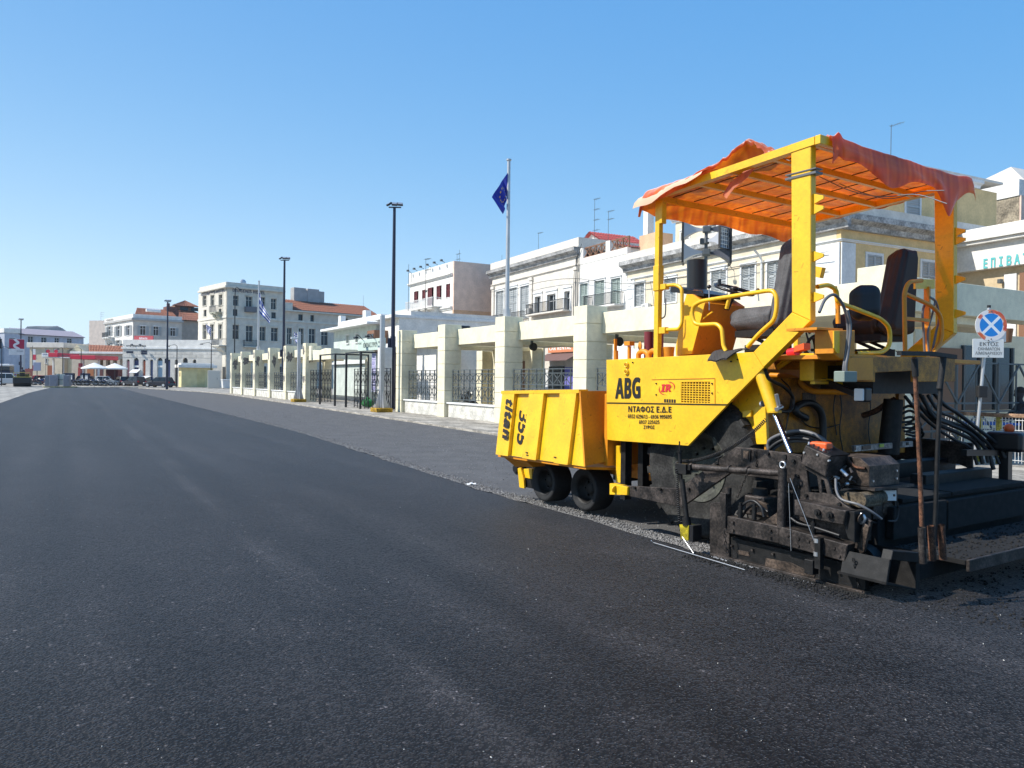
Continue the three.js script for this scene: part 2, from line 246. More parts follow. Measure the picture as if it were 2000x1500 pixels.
for (const s of pillarAt) {
  const p = pillar(cs(s) - PW, 0, PH, PW, 0.78, colonnade, 7);
  if (s > 50) for (const [face, y0, y1] of [[0, 3.0 + R(-0.4, 0.2), 3.85], [1, 2.3 + R(-0.4, 0.5), 3.5], [0, 1.2, 1.2 + R(0.4, 1.1)]]) { // cladding broken away: bare concrete with a ragged outline
    const x = cs(s) - PW, o = [], n = 18, cx = 0.2 + R(0, 0.3), w = R(0.2, 0.34), cy = (y0 + y1) / 2, hh = (y1 - y0) / 2; for (let i = 0; i < n; i++) { const a = i / n * 6.283, k = 0.75 + 0.4 * n2(s + i * 0.7, y0 * 3); o.push([clamp(cx + Math.cos(a) * w * k, 0.015, PW - 0.015), clamp(cy + Math.sin(a) * hh * k, 0.02, PH - 0.02)]); }
    part('bare_patch', face ? extX(o.map(([u, y]) => [-u, y]), x + PW + 0.001, x + PW + 0.005) : ext(o.map(([u, y]) => [x + u, y]), 0.001, 0.006), bare, p);
  }
}
for (const s of [14.35, 19.2, 24.3, 29.4, 34.2, 51.2, 61.6, 72.7]) pillar(cs(s) - PW + 0.05, -4.35, BB, 0.62, 0.62, colonnade, 6, 'rear_pillar');
for (let i = 0; i < pillarAt.length - 1; i++) {
  if (i === 5) continue;
  const x1 = cs(pillarAt[i]) - PW, x0 = cs(pillarAt[i + 1]), far = i > 5;
  part('roof_beam', rbox(x0 + 0.004, BB, -5.0, x1 - 0.004, BT - (far ? 0.12 : 0), -0.58, 0.015), M.colonnade, colonnade);
  part('soffit_rib', rbox(x1 + 0.2 - 0.1, BB - 0.16, -4.4, x1 + 0.55 - 0.1, BB - 0.002, -0.8, 0.01), M.colonnade, colonnade);
  part('parapet_wall', [rbox(x0 + 0.12, 0, -0.52, x1 - 0.002, 0.56, -0.14, 0.012)], parapetMat, colonnade);
  part('coping', rbox(x0 + 0.05, 0.565, -0.58, x1 - 0.001, 0.63, -0.08, 0.012), M.trim, colonnade);
}
{ // the near end turns away from the road: a beam and wall facing the street corner
  const x0 = cs(9.2), z = -0.78;
  part('end_beam', rbox(x0 - PW + 0.05, BB, -14, x0 - 0.06, BT + 0.02, -0.80, 0.015), M.colonnade, colonnade);
  pillar(x0 - PW, -8.2, BB, PW, 0.7, colonnade, 6, 'rear_pillar');
  part('end_wall', [box(x0 - 3.2, 0, -13.6, x0 - 3.0, BB, -5.6)], M.colonnade, colonnade);
}
// beam piece over the gate with a broken, weathered top edge
part('broken_beam', ext([[cs(51.2) + 0.004, 2.75], [cs(46.2), 2.75], [cs(46.2), 3.42], [cs(46.9), 3.38], [cs(47.4), 3.46], [cs(48.2), 3.40], [cs(49.0), 3.30], [cs(49.5), 3.40], [cs(50.2), 3.42], [cs(50.2), 3.72], [cs(51.2) + 0.004, 3.72]], -0.78, -0.2, 0.01), M.colonnade, colonnade);
part('gate_pier', rbox(cs(38.0), 0, -0.8, cs(37.5), 3.2, -0.2, 0.01), M.white, colonnade);

function railing(name, label, origin, turn, L, y0, H, m, group, bays, double = true) { // diamond-pattern iron railing
  const r = thing(name, label, 'railing', origin, turn, group), mid = y0 + H * 0.44, mid2 = y0 + H * 0.56, w = 0.022;
  const hs = double ? [y0, mid, mid2, y0 + H, y0 + H - 0.14] : [y0, y0 + H, y0 + H - 0.14];
  for (const h of hs) part('rail', box(0, h - 0.014, -0.014, L, h + 0.014, 0.014), m, r);
  for (let i = 0; i <= bays; i++) { const x = lerp(0.02, L - 0.02, i / bays); part('post', box(x - 0.016, y0 - 0.1, -0.02, x + 0.016, y0 + H + 0.02, 0.02), m, r); }
  const zone = double ? [[y0, mid], [mid2, y0 + H - 0.14]] : [[y0, y0 + H - 0.14]];
  for (const [a, b] of zone) for (let i = 0; i < bays; i++) {
    const x0 = lerp(0.02, L - 0.02, i / bays), x1 = lerp(0.02, L - 0.02, (i + 1) / bays), xm = (x0 + x1) / 2;
    part('cross_bar', [bar([x0, a, 0.012], [x1, b, 0.012], w), bar([x0, b, -0.012], [x1, a, -0.012], w), box(xm - 0.009, a, -0.008, xm + 0.009, b, 0.008)], m, r);
  }
  return r;
}
const CTURN = headingTurn(149.9), onC = (s, z, y = 0.03) => { const p = street(s, CT - z, y); return p; };
for (let i = 0; i < pillarAt.length - 1; i++) {
  if (i === 5) continue;
  const s0 = pillarAt[i] + PW, s1 = pillarAt[i + 1], L = s1 - s0 - 0.16;
  railing('diamond_railing', bayLabel[i], onC(s1 - 0.1, -0.34), CTURN, L, 0.76, 1.22, M.railGrey, 'railings between the colonnade pillars', i > 5 ? 6 : 8);
}

// ---------------------------------------------------------------- buildings behind the colonnade and across the square
function louvre(a0, h0, a1, h1, z, n) { const g = [box(a0, h0, z - 0.02, a0 + 0.06, h1, z + 0.02), box(a1 - 0.06, h0, z - 0.02, a1, h1, z + 0.02), box(a0, h0, z - 0.02, a1, h0 + 0.07, z + 0.02), box(a0, h1 - 0.07, z - 0.02, a1, h1, z + 0.02), box(a0, (h0 + h1) / 2 - 0.04, z - 0.02, a1, (h0 + h1) / 2 + 0.04, z + 0.02)]; for (let i = 0; i < n; i++) { const y = lerp(h0 + 0.07, h1 - 0.07, (i + 0.5) / n), b = box(a0 + 0.05, -0.012, -0.03, a1 - 0.05, 0.012, 0.03); b.rotateX(0.6); g.push(b.translate(0, y, z - 0.005)); } g.push(box(a0 + 0.04, h0 + 0.04, z - 0.035, a1 - 0.04, h1 - 0.04, z - 0.028)); return g; }
function windowIn(parent, [a0, h0, a1, h1], kind, o = {}) {
  const trim = o.trim || M.trim, sm = o.shutter || M.shutterGrey, b = o.border ?? 0.14, p = o.proud ?? 0.05, w = a1 - a0, am = (a0 + a1) / 2;
  const fr = [box(a0 - b, h0 - 0.02, -0.02, a0, h1, p), box(a1, h0 - 0.02, -0.02, a1 + b, h1, p), box(a0 - b, h1, -0.02, a1 + b, h1 + b * 1.1, p), box(a0 - b * 1.2, h1 + b * 1.1, -0.02, a1 + b * 1.2, h1 + b * 1.6, p + 0.07), box(a0 - b * 1.1, h0 - 0.12, -0.02, a1 + b * 1.1, h0 - 0.02, p + 0.05)];
  const f = part('window', b > 0 ? fr : [box(a0, h0 - 0.07, -0.02, a1, h0, 0.05)], trim, parent);
  if (kind === 'shut') { part('shutter', louvre(a0 + 0.01, h0, am - 0.01, h1, -0.08, 14), sm, f); part('shutter', louvre(am + 0.01, h0, a1 - 0.01, h1, -0.08, 14), sm, f); }
  else if (kind === 'open') { part('pane', box(a0, h0, -0.26, a1, h1, -0.24), M.glass, f); part('sash', [box(a0, h0, -0.24, a0 + 0.07, h1, -0.18), box(a1 - 0.07, h0, -0.24, a1, h1, -0.18), box(am - 0.04, h0, -0.24, am + 0.04, h1, -0.18), box(a0, lerp(h0, h1, 0.68), -0.24, a1, lerp(h0, h1, 0.68) + 0.07, -0.18)], trim, f); part('shutter', louvre(a0 - w * 0.5, h0, a0 - 0.02, h1, 0.08, 12), sm, f); part('shutter', louvre(a1 + 0.02, h0, a1 + w * 0.5, h1, 0.08, 12), sm, f); }
  else if (kind === 'ajar') { part('pane', box(a0, h0, -0.30, a1, h1, -0.28), M.glass, f); part('shutter', louvre(a0, h0, am + w * 0.15, h1, -0.06, 12), sm, f); }
  else { part('pane', box(a0, h0, -0.28, a1, h1, -0.26), M.glass, f); if (kind !== 'dark') part('sash', [box(a0, h0, -0.26, a0 + 0.06, h1, -0.2), box(a1 - 0.06, h0, -0.26, a1, h1, -0.2), box(a0, h1 - 0.06, -0.26, a1, h1, -0.2), box(am - 0.03, h0, -0.26, am + 0.03, h1, -0.2), box(a0, lerp(h0, h1, 0.62), -0.26, a1, lerp(h0, h1, 0.62) + 0.05, -0.2)], o.sash || trim, f); }
  return f;
}
// a block with windows on its front (z = 0, local x from x0 to x1) and, where given, on the side wall x = x1
function block(parent, x0, x1, h, depth, m, wins, o = {}) {
  const y0 = o.y0 ?? -0.1, z0 = o.z ?? 0, holes = wins.filter((w) => !w.flat).map((w) => (w.arch ? archP(...w.r) : rectP(...w.r)));
  const pts = o.outline || rectP(x0, y0, x1, h);
  const wall = part(o.name || 'wall', [ext(pts, z0 - 0.34, z0, 0, holes), ...(depth ? [box(x0 + (o.inset || 0.001), y0, z0 - depth, x1 - 0.001, h - 0.001, z0 - 0.342)] : [])], m, parent);
  if (o.turn) wall.rotation.y = o.turn;
  for (const w of wins) { const g = windowIn(parent, w.r, w.k, { ...o.win, ...w.o }); g.position.z = z0; if (o.turn) g.rotation.y = o.turn; }
  return wall;
}
const W = (list, k, o) => list.map((r) => ({ r: [Math.min(r[0], r[2]), Math.min(r[1], r[3]), Math.max(r[0], r[2]), Math.max(r[1], r[3])], k, o }));
const bld = (name, label, [x, z, hd], group, cat = 'building') => thing(name, label, cat, [x, 0, z], headingTurn(hd), group);
function cornice(parent, x0, x1, y, hh, out, m = M.trim, side, nm = 'cornice') { const prof = [[0, y], [out * 0.35, y], [out * 0.45, y + hh * 0.35], [out * 0.8, y + hh * 0.5], [out, y + hh * 0.6], [out, y + hh], [0, y + hh]]; const g = [extX(prof.map(([z, q]) => [z + 0.004, q]), x0, x1 + (side ? out : 0))]; if (side) { const s = ext(prof.map(([z, q]) => [x1 + 0.004 + z, q]), -side, 0.0); g.push(s); } return part(nm, g, m, parent); }
function balcony(parent, x0, x1, y, out, m, rail, scallop) { const b = part('balcony', [rbox(x0, y - 0.14, 0.01, x1, y, out, 0.02)], m, parent), n = Math.max(4, Math.round((x1 - x0) / 0.14)), g = [box(x0, y + 0.92, out - 0.05, x1, y + 0.97, out - 0.01), box(x0, y + 0.06, out - 0.05, x1, y + 0.09, out - 0.01), box(x0, y + 0.92, 0.02, x0 + 0.04, y + 0.97, out), box(x1 - 0.04, y + 0.92, 0.02, x1, y + 0.97, out)]; for (let i = 0; i <= n; i++) { const x = lerp(x0 + 0.02, x1 - 0.02, i / n); g.push(box(x - 0.012, y, out - 0.042, x + 0.012, y + 0.94, out - 0.018)); } for (const x of [x0 + 0.02, x1 - 0.02]) for (let i = 1; i < 6; i++) g.push(box(x - 0.012, y, out * i / 6 - 0.012, x + 0.012, y + 0.94, out * i / 6 + 0.012)); part('balustrade', g, rail, b); if (scallop) { const k = scallop; for (let i = 0; i < k; i++) { const c = lerp(x0, x1, (i + 0.5) / k), w = (x1 - x0) / k * 0.32, s = [[0.01, y - 0.14], [out * 0.95, y - 0.14], [out * 0.9, y - 0.3], [out * 0.55, y - 0.42], [out * 0.5, y - 0.7], [out * 0.12, y - 0.95], [0.01, y - 1.1]]; part('bracket', extX(s, c - w, c + w, 0.02), m, b); } } return b; }
function aerial(parent, x, y, z, h, k = 3) { const g = [cyl([x, y, z], [x, y + h, z], 0.022, 0.018, 6)]; for (let i = 0; i < k; i++) { const q = y + h - 0.08 - i * h * 0.2; g.push(cyl([x - 0.1, q, z], [x + 0.9 - i * 0.15, q, z], 0.012, 0.012, 5)); for (let j = 0; j < 5; j++) g.push(cyl([x + j * 0.17, q, z - 0.2], [x + j * 0.17, q, z + 0.2], 0.008, 0.008, 4)); } return part('aerial', g, M.iron, parent); }
function tileRoof(parent, pts, m, nm = 'tile_roof', step = 0.24) { // pts: eave left, eave right, ridge right, ridge left; rows of barrel tiles run from ridge to eave
  const [a, b, c, d] = pts.map(V), L = a.distanceTo(b), n = Math.max(3, Math.round(L / step)), up = new THREE.Vector3().crossVectors(b.clone().sub(a), d.clone().sub(a)).normalize(), pos = [], K = n * 4, rows = 5; if (up.y < 0) up.negate();
  const at = (u, v, k) => { const p = a.clone().lerp(b, u).lerp(d.clone().lerp(c, u), v); return p.addScaledVector(up, k); }, hgt = (i) => 0.07 * Math.abs(Math.sin(i * Math.PI / 4)) + 0.02;
  for (let i = 0; i < K; i++) for (let r = 0; r < rows; r++) { const u0 = i / K, u1 = (i + 1) / K, v0 = r / rows, v1 = (r + 1) / rows, lift = 0.035, p = [at(u0, v0, hgt(i) + lift), at(u1, v0, hgt(i + 1) + lift), at(u1, v1, hgt(i + 1)), at(u0, v1, hgt(i))]; pos.push(p[0], p[1], p[2], p[0], p[2], p[3]); }
  const g = new THREE.BufferGeometry().setFromPoints(pos); g.computeVertexNormals(); const und = new THREE.BufferGeometry().setFromPoints([at(0, 0, -0.05), at(1, 1, -0.05), at(1, 0, -0.05), at(0, 0, -0.05), at(0, 1, -0.05), at(1, 1, -0.05)]); und.computeVertexNormals(); return part(nm, [g, und], m, parent);
}
{ // white house with maroon shutters
  const b = bld('townhouse', 'white three storey townhouse with maroon shutters and scalloped balcony, pink blank side wall', [-6.327,-82,150]), x0 = -12.2;
  const win = [...W([[-10.952,10.655,-9.573,12.039],[-4.497,10.537,-3.118,12.041]], 'ajar'), ...W([[-8.566,10.802,-7.424,11.989],[-2.006,10.535,-0.914,12.003]], 'shut'), ...W([[-6.962,9.768,-5.247,12.064]], 'ajar'), ...W([[-10.891,6.212,-9.712,8.117],[-8.908,6.19,-7.552,8.07],[-6.853,6.163,-5.31,8.084],[-2.212,6.426,-0.96,8.095],[-4.425,6.409,-3.062,8.116]], 'dark')];
  block(b, x0, -0.3, 13.1, 13, M.white, win, { win: { shutter: M.maroon, border: 0 } });
  part('side_wall', [box(-0.298, 9.1, -13, 0, 14.3, -0.0)], M.pink, b); part('side_wall', [box(-0.298, -0.1, -13, -0.01, 9.098, -0.0)], M.salmon, b);
  cornice(b, x0, -0.3, 9.15, 0.35, 0.25, M.white); cornice(b, x0 - 0.2, -0.3, 12.75, 0.32, 0.3, M.white);
  part('parapet', [box(x0, 13.1, -0.3, -0.3, 14.3, 0.02), box(x0, 13.1, -12, x0 + 0.25, 14.3, -0.3)], M.white, b); part('parapet_pier', [box(x0 - 0.06, 13.05, -0.3, x0 + 0.5, 14.36, 0.10), box(-6.4, 13.05, -0.3, -6.0, 14.36, 0.08)], M.white, b);
  const by = [-6.178,9.718][1]; balcony(b, [-10.976,10.081][0], [-3.135,9.883][0], by, 1.1, M.white, M.trim, 4);
  for (let i = 0; i < 6; i++) part('spotlight', [bar([x0 + 0.8 + i * 1.9, 14.35, 0.2], [x0 + 0.8 + i * 1.9, 14.5, 0.6], 0.05), rbox(x0 + 0.65 + i * 1.9, 14.45, 0.5, x0 + 0.95 + i * 1.9, 14.65, 0.75, 0.02)], M.iron, b);
  for (const [y, px] of [[11.75, 840.5], [8.2, 840]]) part('wall_lamp', [bar([-6.4, y, 0.02], [-6.4, y, 0.4], 0.05), new THREE.SphereGeometry(0.13, 8, 6).translate(-6.4, y - 0.12, 0.42)], M.iron, b);
  aerial(b, -5.5, 13.1, -3, 3, 2); aerial(b, -0.8, 13.1, -1, 2.6, 0); aerial(b, -1.2, 13.1, -6.5, 2.6, 0);
  part('satellite_dish', [new THREE.SphereGeometry(0.5, 16, 8, 0, 6.3, 0, 0.9).rotateX(1.1).translate(-1, 14.3, -10.4), cyl([-1, 13, -10.6], [-1, 14.3, -10.6], 0.04, 0.04, 6)], M.grey, b);
}
{ // grey neoclassical house
  const o = [5.682,-66,153], b = bld('neoclassical_house', 'weathered pale grey neoclassical house with deep cornice and tall grey shutters', o), x0 = -17.4;
  block(b, x0, -0.05, 12.4, 12, M.offwhite, [...W([[-16.367,8.143,-14.587,10.881],[-13.733,7.953,-11.63,10.904],[-10.864,7.77,-9.103,10.85]], 'shut'), ...W([[-7.891,8.025,-6.721,9.573],[-5.53,7.884,-3.963,9.548],[-2.427,7.859,-1.484,9.55]], 'glass', { border: 0.26 })], { win: { border: 0.16 } });
  cornice(b, x0 - 0.35, 0, 12.4, 0.75, 0.6, mat([0.55, 0.54, 0.52], { map: agedMap }), 0); cornice(b, x0 - 0.1, 0, 11.55, 0.16, 0.14, M.offwhite, 0, 'string_course');
  part('parapet', [box(x0 - 0.3, 13.15, -11, -0.05, 14.0, 0.1)], M.offwhite, b); for (const x of [x0 + 0.05, -8.9, -0.75]) part('pilaster', [rbox(x, 0, 0.002, x + 0.55, 11.5, 0.12, 0.02), rbox(x - 0.08, 11.2, 0.002, x + 0.63, 11.5, 0.2, 0.02)], M.offwhite, b);
  const y = [-4.471,7.866][1]; balcony(b, -8.3, -1.4, y, 0.8, M.offwhite, M.blackIron); balcony(b, x0 + 1.4, -9.3, y - 0.5, 0.7, M.offwhite, M.blackIron);
  part('drainpipe', [cyl([-0.35, 0, 0.12], [-0.35, 12.3, 0.12], 0.06, 0.06, 8), tube([[-0.7, 6, 0.1], [-0.75, 9, 0.14], [-0.5, 11.5, 0.12], [0.6, 13.3, 0.2]], 0.03, 20, 6)], M.iron, b); aerial(b, -11, 14, -2, 2.4, 1); aerial(b, -1.6, 13.3, -2.5, 4.6, 4); aerial(b, 0.6, 13.0, -2.5, 3.4, 2);
  tileRoof(b, [[-6.6, 13.9, -6], [-3.6, 13.9, -6], [-3.6, 15.1, -8], [-6.0, 15.1, -8]], M.roofRed, 'roof');
  // white house with green-grey shutters
  const c = bld('white_townhouse', 'bright white townhouse with green grey shutters and crossed wooden roof railings', o), cx = 7.0;
  block(c, 0.05, cx, 11.6, 12, M.white, W([[0.142,7.912,1.4,9.917],[2.412,7.679,3.9,9.914],[4.85,7.658,6.128,9.831]], 'shut', { border: 0.12 }), { win: { shutter: M.shutterGreen } });
  part('roof_wall', [box(0.05, 11.6, -0.3, cx, 12.1, 0.03), box(4.0, 12.1, -0.3, 4.6, 13.0, 0.03), box(0.05, 12.1, -0.3, 0.6, 13.0, 0.03)], M.white, c);
  for (const [p, q] of [[0.6, 4.0], [4.6, 7.0]]) { const r = part('roof_railing', [box(p, 12.12, -0.2, q, 12.2, -0.1), box(p, 12.9, -0.2, q, 13.0, -0.1)], M.brownWood, c), n = Math.round((q - p) / 0.85); for (let i = 0; i < n; i++) { const u = lerp(p, q, i / n), v = lerp(p, q, (i + 1) / n); part('cross_brace', [bar([u, 12.15, -0.13], [v, 12.95, -0.13], 0.06), bar([u, 12.95, -0.17], [v, 12.15, -0.17], 0.06), box(v - 0.035, 12.1, -0.2, v + 0.035, 13, -0.1)], M.brownWood, r); } }
  const ya = [4.585,7.693][1]; balcony(c, 2.0, 6.6, ya, 0.9, M.white, M.blackIron);
  part('gable', [ext([[-5.8, 11.6], [-0.2, 11.6], [-0.2, 13.7], [-3.0, 15.15], [-5.8, 13.7]], -7.5, -3.2)], M.white, c); tileRoof(c, [[0.2, 13.55, -2.8], [0.2, 13.55, -7.8], [-3.0, 15.2, -7.8], [-3.0, 15.2, -2.8]], M.roofRed, 'tile_roof', 0.3); tileRoof(c, [[-6.2, 13.55, -7.8], [-6.2, 13.55, -2.8], [-3.0, 15.2, -2.8], [-3.0, 15.2, -7.8]], M.roofRed, 'tile_roof', 0.3);
  // cream corner house
  const d = bld('corner_house', 'cream neoclassical corner house with heavy grey cornice, shuttered windows and ochre side wall', o), d0 = 7.05, d1 = 26.9;
  block(d, d0, d1 - 0.3, 10.1, 14, wallMat([0.74, 0.65, 0.49]), W([[7.991,7.364,9.246,9.077],[11.617,7.361,12.949,9.088],[16.607,7.537,18.004,9.11],[19.376,7.41,20.543,8.993],[21.568,7.261,22.628,8.929],[25.572,7.92,26.082,8.866]], 'shut', { border: 0.12 }));
  cornice(d, d0 - 0.3, d1, 10.1, 0.8, 0.65, mat([0.60, 0.59, 0.57], { map: agedMap }), 13); cornice(d, d0, d1, 9.45, 0.14, 0.12, M.trim, 13, 'string_course'); part('quoin_pilaster', [rbox(d0 + 0.02, 0, 0.003, d0 + 1.0, 9.4, 0.1, 0.02), rbox(d1 - 1.6, 0, 0.003, d1 - 0.02, 9.4, 0.1, 0.02)], M.trim, d);
  part('parapet', [box(d0, 10.9, -13, d1 + 0.2, 11.5, 0.3)], M.offwhite, d); for (let i = 0; i < 9; i++) part('quoin', rbox(d0 + 0.2, 1 + i, 0.09, d0 + 0.62 + 0.2 * (i % 2), 1.5 + i, 0.14, 0.02), M.trim, d);
  part('roof_block', [box(d0 + 0.1, 11.5, -2.6, d0 + 2.2, 13.0, -1.0)], M.salmon, d); part('chimney', [box(5.2, 11.5, -3.4, 5.8, 16.6, -2.8)], M.white, d);
  // side wall towards the camera with its own windows, set back upper storey
  const side = part('side_wall', [box(d1 - 0.298, -0.1, -14, d1, 10.1, -0.002)], M.ochre, d);
  for (const [z0, z1, y0, y1] of [[-3.3, -2.1, 7.2, 8.9], [-8.0, -6.8, 7.2, 8.9], [-12, -10.8, 7.2, 8.9]]) { const f = part('window', [box(d1 - 0.05, y0 - 0.12, z0 - 0.14, d1 + 0.05, y0, z1 + 0.14), box(d1 - 0.05, y1, z0 - 0.14, d1 + 0.05, y1 + 0.14, z1 + 0.14), box(d1 - 0.05, y0, z0 - 0.14, d1 + 0.05, y1, z0), box(d1 - 0.05, y0, z1, d1 + 0.05, y1, z1 + 0.14)], M.trim, side), g = louvre(-z1, y0, -(z0 + z1) / 2, y1, 0, 12), h = louvre(-(z0 + z1) / 2, y0, -z0, y1, 0, 12); for (const q of [g, h]) part('shutter', q.map((s) => s.rotateY(Math.PI / 2).translate(d1 + 0.045, 0, 0)), M.shutterGrey, f); }
  part('corner_quoins', [rbox(d1 + 0.003, 0, -1.1, d1 + 0.08, 9.4, -0.0, 0.02)], M.trim, d);
  const u = M.cream, ux0 = 7.2, ux1 = 25.4, uz = -4.5; block(d, ux0, ux1 - 0.3, 14.4, 10, wallMat([0.74, 0.65, 0.49]), W([[7.9, 12.0, 8.9, 13.5], [11.0, 12.0, 12.0, 13.5], [14.4, 11.9, 15.6, 13.3], [18.2, 11.9, 19.4, 13.3], [22.0, 11.9, 23.2, 13.3]], 'shut', { border: 0.12 }), { y0: 10.8, z: uz, name: 'upper_wall' });
  part('upper_side_wall', [box(ux1 - 0.298, 10.8, uz - 12, ux1, 14.4, uz)], M.ochre, d); const uw = part('window', [box(ux1 - 0.05, 11.5, uz - 4.3, ux1 + 0.05, 13.7, uz - 4.15), box(ux1 - 0.05, 11.5, uz - 2.9, ux1 + 0.05, 13.7, uz - 2.75), box(ux1 - 0.05, 13.55, uz - 4.3, ux1 + 0.05, 13.7, uz - 2.75)], M.trim, d); part('shutter', louvre(2.9 - uz, 11.5, 4.15 - uz, 13.55, 0, 14).map((s) => s.rotateY(Math.PI / 2).translate(ux1 + 0.045, 0, 0)), M.shutterGrey, uw);
  cornice(d, ux0 - 0.3, ux1, 14.4, 0.45, 0.4, M.trim, 10, 'upper_cornice').position.z = uz; part('eaves_cap', box(ux0 - 0.3, 14.85, uz - 12, ux1 + 0.4, 15.0, uz + 0.4), M.offwhite, d);
  part('drainpipe', [bent([[15.3, 9.7, 0.7], [15.3, 9.3, 0.2], [15.3, 9, 0.12], [15.3, 0, 0.12]], 0.07, 0.2, 8), bent([[21.2, 9.7, 0.7], [21.2, 9.3, 0.2], [21.2, 9, 0.12], [21.2, 0, 0.12]], 0.07, 0.2, 8)], M.trim, d); aerial(d, 25.0, 15, uz - 2, 2.4, 1); part('conduit', [cyl([7.2, 9.1, 0.1], [26, 9.0, 0.1], 0.03, 0.03, 6)], M.trim, d);
}
{ // cables, air conditioners and lamps on the facades
  const [bx, bz, bh] = [5.682,-66,153], add = (name, label, cat) => thing(name, label, cat, [bx, 0, bz], headingTurn(bh));
  const c = add('overhead_cable', 'black cable sagging along the fronts of the old houses', 'cable'); part('cable_run', [tube([[-17, 10.9, 0.4], [-12, 10.6, 0.5], [-6, 10.75, 0.5], [0, 10.4, 0.45], [7, 9.2, 0.5], [14, 8.9, 0.45], [20, 8.95, 0.5], [26.5, 8.7, 0.45]], 0.022, 70, 5)], M.dark, c); part('drop_wire', [tube([[0.2, 13.2, 0.3], [0.0, 11, 0.35], [-0.3, 8, 0.35], [-0.2, 4, 0.35]], 0.02, 30, 5)], M.dark, c); part('drop_wire', [tube([[10.6, 9.0, 0.5], [10.9, 7.4, 0.4], [10.8, 5, 0.35]], 0.015, 20, 5)], M.dark, c);
  for (const [x, y, lab] of [[-9.2, 8.0, 'white air conditioner fixed between the tall shutters of the grey house'], [9.4, 6.9, 'white air conditioner on the cream corner house front'], [17.2, 7.0, 'white air conditioner between two shuttered windows of the corner house']]) { const u = add('air_conditioner', lab, 'air conditioner'); part('casing', [rbox(x, y, 0.08, x + 0.8, y + 0.55, 0.4, 0.03)], M.trim, u); part('fan_grille', [cyl([x + 0.3, y + 0.28, 0.4], [x + 0.3, y + 0.28, 0.41], 0.2, 0.2, 20)], M.grey, u); part('bracket', [box(x + 0.1, y - 0.06, 0.03, x + 0.16, y, 0.4), box(x + 0.64, y - 0.06, 0.03, x + 0.7, y, 0.4)], M.iron, u); }
  for (const [x, y, lab] of [[12.1, 9.0, 'small lamp on a bracket over the corner house window next to the horn mast'], [18.6, 8.9, 'small lamp on a bracket over the corner house window beside the drainpipe']]) { const u = add('facade_lamp', lab, 'lamp'); part('bracket', [tube([[x, y, 0.05], [x, y + 0.25, 0.3], [x, y + 0.1, 0.7]], 0.02, 10, 6)], M.iron, u); part('shade', [new THREE.CylinderGeometry(0.05, 0.18, 0.16, 14, 1, true).translate(x, y, 0.72)], M.galv, u); }
}
{ // passenger terminal with blue letters, and the rendered house above it
  const b = bld('passenger_terminal', 'white flat roofed passenger terminal with turquoise Greek letters on its fascia', [27.04,-46,156]);
  const y = (px, py) => 0, f0 = [-0.033,8.438][1], top = [-0.071,10.896][1], mid = [-0.058,10.066][1], x0 = [-3.376,9.867][0], x1 = 16;
  part('wall', [box(x0 + 0.3, -0.1, -9, x1, f0, -0.5)], wallMat([0.66, 0.52, 0.33]), b); part('fascia', [rbox(x0 + 0.2, f0, -9, x1, mid - 0.15, 0, 0.02)], M.white, b); part('eave_moulding', [rbox(x0 - 0.1, mid - 0.15, -9, x1 + 0.1, mid + 0.05, 0.35, 0.03), rbox(x0 - 0.25, mid + 0.05, -9, x1 + 0.2, mid + 0.6, 0.5, 0.03), rbox(x0 + 0.1, mid + 0.6, -9, x1, top, 0.1, 0.03)], M.white, b);
  const l0 = [1.047,8.454], l1 = [3.41,8.667], hgt = 0.62; 
  sheetLetters(b, 'ΕΠΙΒΑΤΩΝ', l0[0], l0[1], (l1[0] - l0[0]) / 5.15, hgt);
  for (const [p, q] of [[[2.098,7.322][0], [2.803,7.247][0]], [[2.976,7.228][0], [2.976,7.228][0] + 2.2]]) part('shutter_door', [box(p, 2.5, -0.5, q, f0 - 0.4, -0.4)], p > [2.861,7.24][0] ? M.brownWood : M.trim, b); part('floodlight', [rbox([1.879,7.994][0], f0 - 0.9, -0.4, [1.879,7.994][0] + 0.2, f0 - 0.65, -0.1, 0.03)], M.iron, b);
}
{
  const c = bld('rendered_house', 'tall house with rough beige render and whitewashed parapet behind the passenger terminal', [39.417,-60,156]), p0 = [-0.04,16.523][1], p1 = [-0.059,17.805][1], rx = [[-4.072,19.17],[-2.974,19.114],[-1.784,19.029],[-0.951,18.419]], ry = [[-4.065,18.744],[-2.975,19.198],[-1.619,19.111],[-0.458,17.818]].map((q) => q[1]);
  part('wall', [box(-12, -0.1, -9, -0.01, p0, 0)], wallMat([0.52, 0.43, 0.30], { map: agedMap, bumpScale: 0.05 }), c); part('parapet', [box(-12.1, p0, -9, 0.02, p1, 0.08)], M.white, c); part('side_wall', [box(0, -0.1, -9, 0.14, p0 - 0.01, -0.02)], M.pink, c);
  part('roof_room', [box(-5.6, p1 - 0.2, -8, -4.2, p1 + 1.1, -2)], M.offwhite, c); part('roof_gable', [ext([[-4.19, p1 - 0.2], [-0.7, p1 - 0.2], [-0.7, p1 + 0.15], [-2.0, p1 + 1.7], [-4.19, p1 + 1.2]], -8, -2)], M.offwhite, c);
}
function sheetLetters(parent, text, x, y, adv, h) { [...text].forEach((ch, i) => { const t = canvasTex(128, 128, (c) => { c.fillStyle = '#58b3b4'; c.font = 'bold 150px monospace'; c.textAlign = 'center'; c.lineWidth = 7; c.strokeStyle = '#58b3b4'; c.fillText(ch, 64, 118); c.strokeText(ch, 64, 118); }); const z = 0.03, a = x + i * adv; sheet('letter', [[a, y, z], [a + adv * 0.92, y, z], [a + adv * 0.92, y + h, z], [a, y + h, z]], t, parent); }); }

